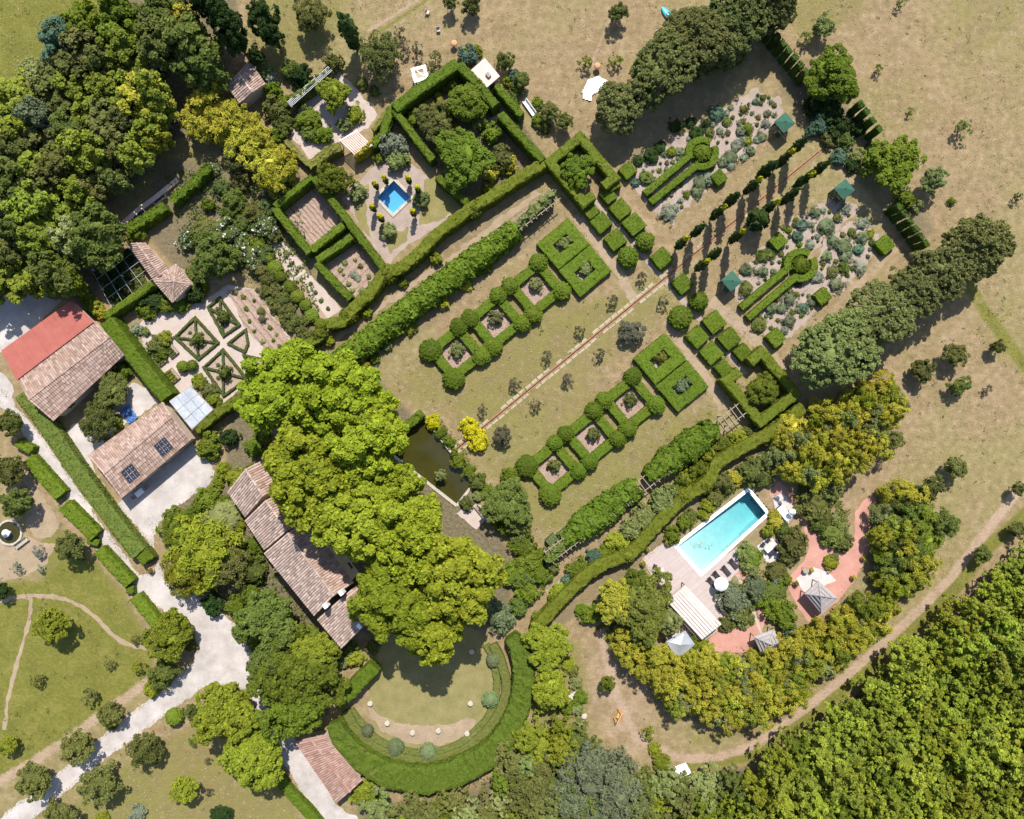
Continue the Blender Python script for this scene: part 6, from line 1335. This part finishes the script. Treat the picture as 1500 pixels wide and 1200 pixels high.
hedge([(800, 824, 14), (812, 812, 20), (832, 796, 14)], 14, 2.8, (0.11, 0.14, 0.03), 'thin creeper at the lower end of the lower vine tunnel', name='creeper', cat='creeper', jit=0.2, leaf=0.2, dens=7, prof=VP)
many('shrub', 'g', 'climbing_plant', 'climber along the vine tunnel', 'shrub', 'climbers along the upper vine tunnel', [(548, 525, 8), (568, 507, 8, 1, 'p'), (600, 480, 10, 1.2, 'y'), (650, 445, 9, 1.2, 'Y'), (682, 417, 9, 1, 'Y'), (712, 393, 9), (535, 535, 7, 1, 'Y'), (740, 360, 9), (640, 380, 9, 1.4, 'y'), (590, 415, 8, 1.2), (537, 458, 8, 1.2, 'y'), (483, 498, 8, 1.2, 'y')], at=0.7, sh=shr)
hedge([(518, 228), (532, 218), (546, 206)], 8, 2.7, (0.24, 0.2, 0.015), 'golden creeper along the lower edge of the striped pergola', name='creeper', cat='creeper', jit=0.12, leaf=0.16, dens=16, prof=VP)
hedge([(430, 142), (455, 122), (480, 100)], 8, 2.7, (0.1, 0.13, 0.03), 'thin green creeper along the battens of the long dark pergola', name='creeper', cat='creeper', jit=0.2, leaf=0.16, dens=5, prof=VP)
# ------------------------------------------------------------------ small things
def lounger(px, rz, label):
    c = G(px, 0.4); t = thing('sun_lounger', label, 'sun lounger', (*c, 0), rz, 'sun loungers on the pool deck')
    m = MB(); m.box((0, 0.2, 0.3), (0.62, 1.3, 0.05)); m.build('frame', M['wood'], t)
    for x in (-.26, .26):
        for y in (-.4, .8):
            m = MB(); m.box((x, y, 0.14), (0.05, 0.05, 0.28)); m.build('leg', M['wood'], t)
    m = MB(); m.box((0, 0.24, 0.37), (0.58, 1.2, 0.08)); m.build('mattress', M['cushion'], t)
    m = MB(); m.bar((0, -0.36, 0.37), (0, -0.95, 0.75), 0.58, 0.08); m.build('backrest', M['cushion'], t)
for p, lab in (((1043, 853), 'dark sun lounger under the edge of the white parasol, farthest from the dining terrace'), ((1051, 844), 'dark sun lounger second from the deck corner, beside the white parasol'), ((1064, 836), 'dark sun lounger second from the dining terrace on the pool deck'), ((1075, 826), 'dark sun lounger on the pool deck closest to the dining terrace')): lounger(p, UANG + math.pi, lab)
lounger((1058, 894), UANG + math.pi, 'dark sun lounger alone beside the broad-slatted pergola')
def parasol(px, r, label, h=2.6):
    c = G(px, h); t = thing('parasol', label, 'parasol', (*c, 0))
    m = MB(); m.tube([(0, 0, 0), (0, 0, h + 0.15)], [0.035, 0.03], 8); m.build('pole', M['wood'], t)
    n = 8; V, F4, F3 = [], [], []
    for f, z in ((1.0, -0.5), (0.66, -0.22), (0.33, -0.06)):
        for k in range(n * 2):
            a = math.pi * k / n; q = r * f * (1.0 if k % 2 == 0 else 0.95); V.append((q * math.cos(a), q * math.sin(a), h + z))
    V.append((0, 0, h + 0.02)); N = n * 2
    F4 = [(j * N + k, j * N + (k + 1) % N, (j + 1) * N + (k + 1) % N, (j + 1) * N + k) for j in range(2) for k in range(N)]; F3 = [(2 * N + k, 2 * N + (k + 1) % N, 3 * N) for k in range(N)]
    link('canopy', mesh_np('canopy', V, F4, F3, M['cloth']), t)
    for k in range(n):
        a = 2 * math.pi * k / n; m = MB(); m.bar((0, 0, h - 0.05), (r * .97 * math.cos(a), r * .97 * math.sin(a), h - 0.53), 0.025, 0.02); m.build('rib', M['wood'], t)
    m = MB(); m.lathe([(0.32, 0), (0.32, 0.07), (0.06, 0.12)], 16); m.build('base', M['stone'], t)
parasol((1058, 857), 1.05, 'round white parasol among the dark sun loungers')
parasol((1163, 751), 0.5, 'small white parasol beside the white day bed', 2.2)
def chair(px, rz, label=None, group=None, mat='cushion', look=None, cat='chair'):
    c = G(px, 0.6); t = bpy.data.objects.new('chair', None); COL.objects.link(t); t.location = (*c, 0); t.rotation_euler = (0, 0, rz)
    m = MB(); m.box((0, 0, 0.45), (0.5, 0.5, 0.06)); m.build('seat', M[mat], t)
    m = MB(); m.box((0, 0.24, 0.72), (0.5, 0.05, 0.46)); m.build('backrest', M[mat], t)
    for x in (-.21, .21):
        for y in (-.21, .21):
            m = MB(); m.box((x, y, 0.21), (0.05, 0.05, 0.42)); m.build('leg', M[mat], t)
    if label: tag(t, label, cat, group)
    else: auto(t, look, cat, px, group)
def table(px, L, W, rz, label, mat='wood', round_=False):
    c = G(px, 0.75); t = thing('table', label, 'table', (*c, 0), rz); m = MB()
    if round_: m.lathe([(0.02, 0.7), (L / 2, 0.7), (L / 2, 0.75), (0.02, 0.75)], 20)
    else: m.box((0, 0, 0.73), (L, W, 0.05))
    m.build('tabletop', M[mat], t)
    for x in (-1, 1):
        for y in (-1, 1):
            m = MB(); m.box((x * L * 0.36, y * W * 0.36, 0.35), (0.06, 0.06, 0.7)); m.build('leg', M[mat], t)
table((1129, 801), 1.9, 0.95, UANG, 'pale rectangular dining table on the grey dining terrace', 'palewood')
c0 = (1129, 801)
for k, (u, v, rr) in enumerate(((-6, -9, 0), (4, -9, 0), (-6, 8, math.pi), (4, 8, math.pi), (14, 0, -math.pi / 2), (-15, 0, math.pi / 2))):
    p = cx(c0, u, v); chair(p, UANG + rr, look='dark chair at the dining table', group='dark chairs round the dining table')
table((1181, 836), 0.9, 0.9, 0, 'small round table by the pots near the larger pavilion', 'wood', True)
table((204, 722), 1.3, 0.8, UANG, 'white table in the shade before the skylight house', 'white')
chair((196, 728), UANG + 1.6, 'dark chair beside the white table before the skylight house', None, 'wood'); chair((213, 714), UANG - 1.5, 'dark chair on the far side of the white table by the skylight house', None, 'wood')
# day bed
def daybed():
    c = G((1148, 753), 0.5); t = thing('day_bed', 'white day bed with a dark side at the corner of the swimming pool', 'day bed', (*c, 0), -0.9)
    m = MB(); m.box((0, 0, 0.22), (2.4, 1.3, 0.4)); m.build('base', M['cushion'], t)
    m = MB(); m.box((0, 0.12, 0.5), (2.3, 1.0, 0.16)); m.build('mattress', M['cloth'], t)
    m = MB(); m.box((0.95, 0.12, 0.64), (0.35, 0.8, 0.12), 0.05); m.build('pillow', M['cloth'], t)
daybed()
# pots
def pot(px, r, label, col='Y'):
    c = G(px, 0.5); t = thing('plant_pot', label, 'plant pot', (*c, 0)); m = MB(); m.lathe([(r * .6, 0), (r * .95, 0.45), (r * 1.02, 0.5), (r * .85, 0.5), (r * .8, 0.42)], 14); m.build('pot', M['pot'], t)
    o = link('plant', PROTO['mound'][2][0], t, (0, 0, 0.38), PAL[col]); o.scale = (r * 1.25, r * 1.25, 0.9)
pot((1188, 835), 0.42, 'clay pot on the terracotta paving next to the small round table', 'Y'); pot((1265, 818), 0.4, 'clay pot at the edge of the terracotta tongue, upper of two'); pot((1250, 846), 0.4, 'clay pot at the edge of the terracotta tongue, closer to the larger pavilion')
pot((1166, 855), 0.45, 'clay pot beside the green shrub near the larger pavilion roof corner', 'o'); pot((978, 796), 0.4, 'clay pot at the deck corner where the pool coping begins'); pot((942, 826), 0.45, 'clay pot at the outer edge of the pool deck by the hedge', 'y'); pot((948, 805), 0.4, 'clay pot between the scalloped hedge and the pool deck', 'y')
pot((221, 836), 0.5, 'clay pot at the tip of the long drive hedge', 'o')
table((968, 836), 0.9, 0.6, 0.6, 'small low wooden table on the deck beside the olive trees', 'palewood'); chair((960, 830), 1.2, 'dark chair on the deck closest to the hedge-side edge', None, 'cushion'); chair((975, 842), -1.0, 'dark chair on the deck closest to the rounded olive trees', None, 'cushion')
pot((1048, 960), 0.4, 'clay pot where the bamboo meets the lower terracotta paving', 'o')
for p, lab in (((1044, 958), 'grey round boulder at the lower terracotta edge by the bamboo'), ((1040, 972), 'darker round boulder half under the bamboo below the terracotta')):
    c = G(p); V, F = ICO2; r = np.random.default_rng(int(p[0])); o = link('boulder', mesh_np('boulder', V * lump(V, r, 0.15)[:, None] * (0.7, 0.6, 0.45), None, F, M['metal'], True), None, (*c, 0.25)); tag(o, lab, 'boulder')
# vegetable planters
def planter(px, L, W, label, col):
    c = G(px, 0.45); t = thing('vegetable_planter', label, 'planter', (*c, 0), UANG)
    for x, y, sx, sy in ((0, W / 2, L, .08), (0, -W / 2, L, .08), (L / 2 - .04, 0, .08, W - .08), (-L / 2 + .04, 0, .08, W - .08)):
        m = MB(); m.box((x, y, 0.22), (sx, sy, 0.45)); m.build('board', M['wood'], t)
    m = MB(); m.box((0, 0, 0.18), (L - .1, W - .1, 0.36)); m.build('soil', M['soil'], t)
    for k in range(4):
        for j in range(3):
            o = link('lettuce', PROTO['mound'][2][(k + j) % 5], t, (L * (-.36 + .24 * j), W * (-.38 + .25 * k), 0.34), PAL[col]); o.scale = (0.32, 0.32, 0.5); o.rotation_euler = (0, 0, k * 1.7 + j)
planter((250, 513), 1.3, 1.9, 'dark-leaved vegetable planter farthest from the glazed canopy', 'm'); planter((233, 525), 1.3, 1.9, 'leafy vegetable planter beside the thick tall hedge', 'g'); planter((252, 550), 1.3, 1.9, 'lime-green vegetable planter next to the glazed canopy', 'y')
# stone seats of the amphitheatre
for p in ((542, 1031), (567, 1060), (604, 1074), (642, 1071), (684, 1075), (689, 1031), (691, 955)):
    c = G(p, 0.5); t = bpy.data.objects.new('stone_stool', None); COL.objects.link(t); t.location = (*c, 0)
    m = MB(); m.lathe([(0.26, 0), (0.2, 0.08), (0.2, 0.4)], 14); m.build('pedestal', M['stone'], t)
    m = MB(); m.lathe([(0.25, 0.4), (0.38, 0.46), (0.38, 0.54), (0.34, 0.56)], 16); m.build('seat', M['stone'], t)
    auto(t, 'cream stone stool in the amphitheatre', 'stool', p, 'cream stone stools of the amphitheatre')
c = G((691, 1074)); strip_wall('turf_stair', 'little dark timber stair through the amphitheatre steps', 'steps', [(684, 1086), (700, 1074)], 0.9, 0.5, 'wood', 'step', 0.4)
# white groundsheet, teal boat-shaped tub, red barbecue, orange swing and odds and ends
def crumple(name, label, cat, pts, mat, h, seed, lift=0.0):
    P = np.array([G(p) for p in pts]); c = P.mean(0); P = P - c; r = np.random.default_rng(seed); n = 26
    lo, hi = P.min(0), P.max(0); X, Y = np.meshgrid(np.linspace(lo[0], hi[0], n), np.linspace(lo[1], hi[1], n)); ins = sdf(X, Y, [tuple(p) for p in P])
    Z = 0.03 + h * (np.abs(np.sin(X * 2.3 + np.sin(Y * 1.9) * 1.5)) * 0.5 + r.random(X.shape) * 0.6) + lift
    V = np.stack((X, Y, Z), -1).reshape(-1, 3); idx = np.arange(n * n).reshape(n, n); ok = ins > -0.03
    F = [(idx[j, i], idx[j, i + 1], idx[j + 1, i + 1], idx[j + 1, i]) for j in range(n - 1) for i in range(n - 1) if ok[j:j + 2, i:i + 2].all()]
    o = link(name, mesh_np(name, V, F, None, M[mat], False), None, (*c, 0)); return tag(o, label, cat)
crumple('groundsheet', 'bright white crumpled groundsheet on the dry grass by an evergreen oak', 'tarpaulin', [(852, 135), (860, 118), (876, 111), (892, 120), (886, 132), (868, 140), (866, 150), (854, 146)], 'cloth', 0.25, 3)
crumple('blue_tarpaulin', 'blue tarpaulin heap on the yard behind the skylight house', 'tarpaulin', [(176, 600), (190, 592), (204, 612), (190, 622)], 'blue', 0.35, 4)
crumple('blue_tarpaulin', 'blue tarpaulin under trees at the drive corner', 'tarpaulin', [(390, 1034), (400, 1032), (402, 1046), (392, 1048)], 'blue', 0.3, 5)
crumple('white_sheet', 'crumpled whitish sheet at the track edge below the bamboo crescent', 'tarpaulin', [(988, 1122), (1004, 1116), (1012, 1130), (1002, 1144), (990, 1138)], 'cloth', 0.25, 6)
crumple('pale_sheet', 'pale sheet on the grass beside the yellow-green amphitheatre tree', 'tarpaulin', [(832, 1018), (842, 1012), (848, 1026), (838, 1032)], 'cobble', 0.2, 7)
crumple('blue_cover', 'small teal cover hung under trees behind the barn', 'tarpaulin', [(34, 388), (46, 384), (48, 412), (36, 418)], 'teal', 0.2, 8)
def kayak():
    c = G((979, 22), 0.3); n = 11; V, F = [], []
    for i in range(n):
        f = i / (n - 1); w = 0.55 * math.sin(math.pi * f) ** 0.6 + 0.01; x = -1.6 + 3.2 * f
        for a in np.linspace(0, 2 * math.pi, 9)[:-1]: V.append((x, w * math.cos(a), 0.22 + (0.22 if math.sin(a) > 0 else 0.2) * math.sin(a) * (0.4 + 0.6 * math.sin(math.pi * f))))
    F = [(i * 8 + k, i * 8 + (k + 1) % 8, (i + 1) * 8 + (k + 1) % 8, (i + 1) * 8 + k) for i in range(n - 1) for k in range(8)]
    t = thing('kayak', 'small teal boat on the dry grass beside the evergreen oaks', 'boat', (*c, 0), -0.9); link('hull', mesh_np('hull', V, F, None, M['teal'], True), t)
    m = MB(); m.lathe([(0.3, 0.42), (0.33, 0.47), (0.27, 0.47), (0.25, 0.3)], 14); m.build('cockpit', M['dark'], t)
kayak()
def barbecue(px, label):
    c = G(px, 0.8); t = thing('barbecue', label, 'barbecue', (*c, 0))
    for k in range(3):
        a = k * 2.09; m = MB(); m.bar((0.35 * math.cos(a), 0.35 * math.sin(a), 0), (0.2 * math.cos(a), 0.2 * math.sin(a), 0.6), 0.05, 0.05); m.build('leg', M['metal'], t)
    m = MB(); m.lathe([(0.05, 0.5), (0.4, 0.68), (0.5, 0.85), (0.44, 1.0), (0.2, 1.1), (0.03, 1.12)], 16); m.build('bowl', M['pot'], t, smooth=True)
barbecue((875, 97), 'round reddish barbecue near the white groundsheet'); barbecue((665, 64), 'round reddish barbecue alone on the top meadow above the hut')
chair((963, 48), 0.6, 'pale garden chair in the grass between the teal boat and an oak', None, 'palewood'); chair((642, 43), 0.2, 'pale wooden chair by the thin saplings on the top meadow', None, 'palewood'); chair((626, 17), 0.9, 'pale wooden chair at the top meadow near the earth line', None, 'palewood')
def frame(px):
    c = G(px, 1.0); t = thing('swing_frame', 'orange wooden A-frame on the dry track beside the small green tree', 'swing', (*c, 0), 1.1)
    for x in (-.7, .7):
        for y in (-.5, .5):
            m = MB(); m.bar((x, y, 0), (x, 0, 1.5), 0.09, 0.09); m.build('leg', M['orange'], t)
    m = MB(); m.bar((-.85, 0, 1.5), (.85, 0, 1.5), 0.1, 0.1); m.build('crossbeam', M['orange'], t)
    m = MB(); m.box((0, 0, 0.45), (0.9, 0.35, 0.06)); m.build('seat', M['orange'], t)
    for x in (-.42, .42):
        m = MB(); m.bar((x, 0, 0.47), (x, 0, 1.48), 0.03, 0.03); m.build('rope', M['wood'], t)
frame((907, 1050))
for p, lab in (((856, 1049), 'pale round stone in the grass below the yellow-green tree'), ((839, 977), 'cream stone by the border plants beside the dry track'), ((940, 1140), 'white stone at the track end by the thicket'), ((1030, 1126), 'grey stone ring at the grassy edge of the track')):
    c = G(p); V, F = ICO2; r = np.random.default_rng(int(p[0] + 7)); o = link('stone', mesh_np('stone', V * lump(V, r, 0.2)[:, None] * (0.5, 0.42, 0.3), None, F, M['stone'], True), None, (*c, 0.14)); tag(o, lab, 'stone')
tag(MB_o := (lambda m: (m.box((0, 0, 0.5), (1.4, 0.16, 1.0), 0.85), m.build('gate_wall', M['white'], None, (*G((366, 925), 1.0), 0)))[1])(MB()), 'short white gate wall at the edge of the drive by the shrubs', 'wall')

# ------------------------------------------------------------------ labels: every look-alike is told from the others by the landmark it stands near
LM = {'the barn': (90, 530), 'the skylight house': (205, 660), 'the farmhouse': (430, 810), 'the swimming pool': (1058, 780), 'the blue basin': (577, 290), 'the olive pond': (640, 670), 'the amphitheatre lawn': (620, 1040), 'the upper keyhole hedge': (1030, 224),
      'the lower keyhole hedge': (1174, 388), 'the larger pavilion': (1203, 874), 'the smaller pavilion': (1126, 942), 'the drive junction': (320, 950), 'the white groundsheet': (870, 130), 'the striped pergola': (520, 210), 'the kitchen garden': (325, 510), 'the brown tilled beds': (470, 345), 'the roadside shed': (480, 1125),
      'the narrow lodge': (252, 413), 'the gabled hut': (360, 120), 'the gravel court': (490, 165), 'the white gazebo': (615, 108), 'the fountain pool': (15, 780), 'the orange swing': (907, 1050), 'the fat cypress': (1112, 321), 'the day bed': (1148, 753), 'the pink hut': (711, 107), 'the plane trees': (590, 770), 'the teal boat': (979, 22),
      'the fruit cage': (178, 405), 'the parasol': (1058, 857)}
FAR = {'the barn': (90, 530), 'the swimming pool': (1058, 780), 'the amphitheatre': (620, 1040), 'the gabled hut': (360, 120), 'the wheel track': (1430, 815), 'the fountain pool': (15, 780), 'the plane trees': (560, 740), 'the teal boat': (979, 22), 'the avenue': (1110, 280), 'the big oak row': (1330, 440), 'the roadside shed': (480, 1125), 'the lower wood': (1350, 1120), 'the dry meadow corner': (1440, 60), 'the willows': (880, 1150), 'the barn wood': (120, 200)}
ORD = ['nearest', 'second', 'third', 'fourth', 'fifth', 'sixth', 'seventh', 'eighth', 'ninth', 'tenth', 'eleventh', 'twelfth', 'thirteenth', 'fourteenth', 'fifteenth', 'sixteenth', 'seventeenth', 'eighteenth', 'nineteenth', 'twentieth']
def ordw(k): return ORD[k] if k < 20 else (('twenty-', 'thirty-', 'forty-', 'fifty-', 'sixty-', 'seventy-', 'eighty-')[(k + 1) // 10 - 2] + ['', 'first', 'second', 'third', 'fourth', 'fifth', 'sixth', 'seventh', 'eighth', 'ninth'][(k + 1) % 10] if (k + 1) % 10 else ('', '', 'twentieth', 'thirtieth', 'fortieth', 'fiftieth', 'sixtieth', 'seventieth', 'eightieth')[(k + 1) // 10])
def finish_labels():
    by = {}
    for o, look, cat, p, group in AUTO:
        l = min(LM, key=lambda n: math.hypot(LM[n][0] - p[0], LM[n][1] - p[1])); q = LM[l]
        ang = math.atan2(p[1] - q[1], p[0] - q[0])
        def diff(n):
            f = FAR[n]
            if math.hypot(f[0] - q[0], f[1] - q[1]) < 100 or n == l: return 9
            d = abs(math.atan2(f[1] - q[1], f[0] - q[0]) - ang); return min(d, 2 * math.pi - d)
        r = min(FAR, key=diff); by.setdefault((look, l, r), []).append((math.hypot(p[0] - q[0], p[1] - q[1]), o))
    for (look, l, r), items in by.items():
        items.sort(key=lambda x: x[0])
        for k, (d, o) in enumerate(items): o['label'] = f'{look}, {ordw(k)} {"to" if k == 0 else "from"} {l} towards {r}'
finish_labels()
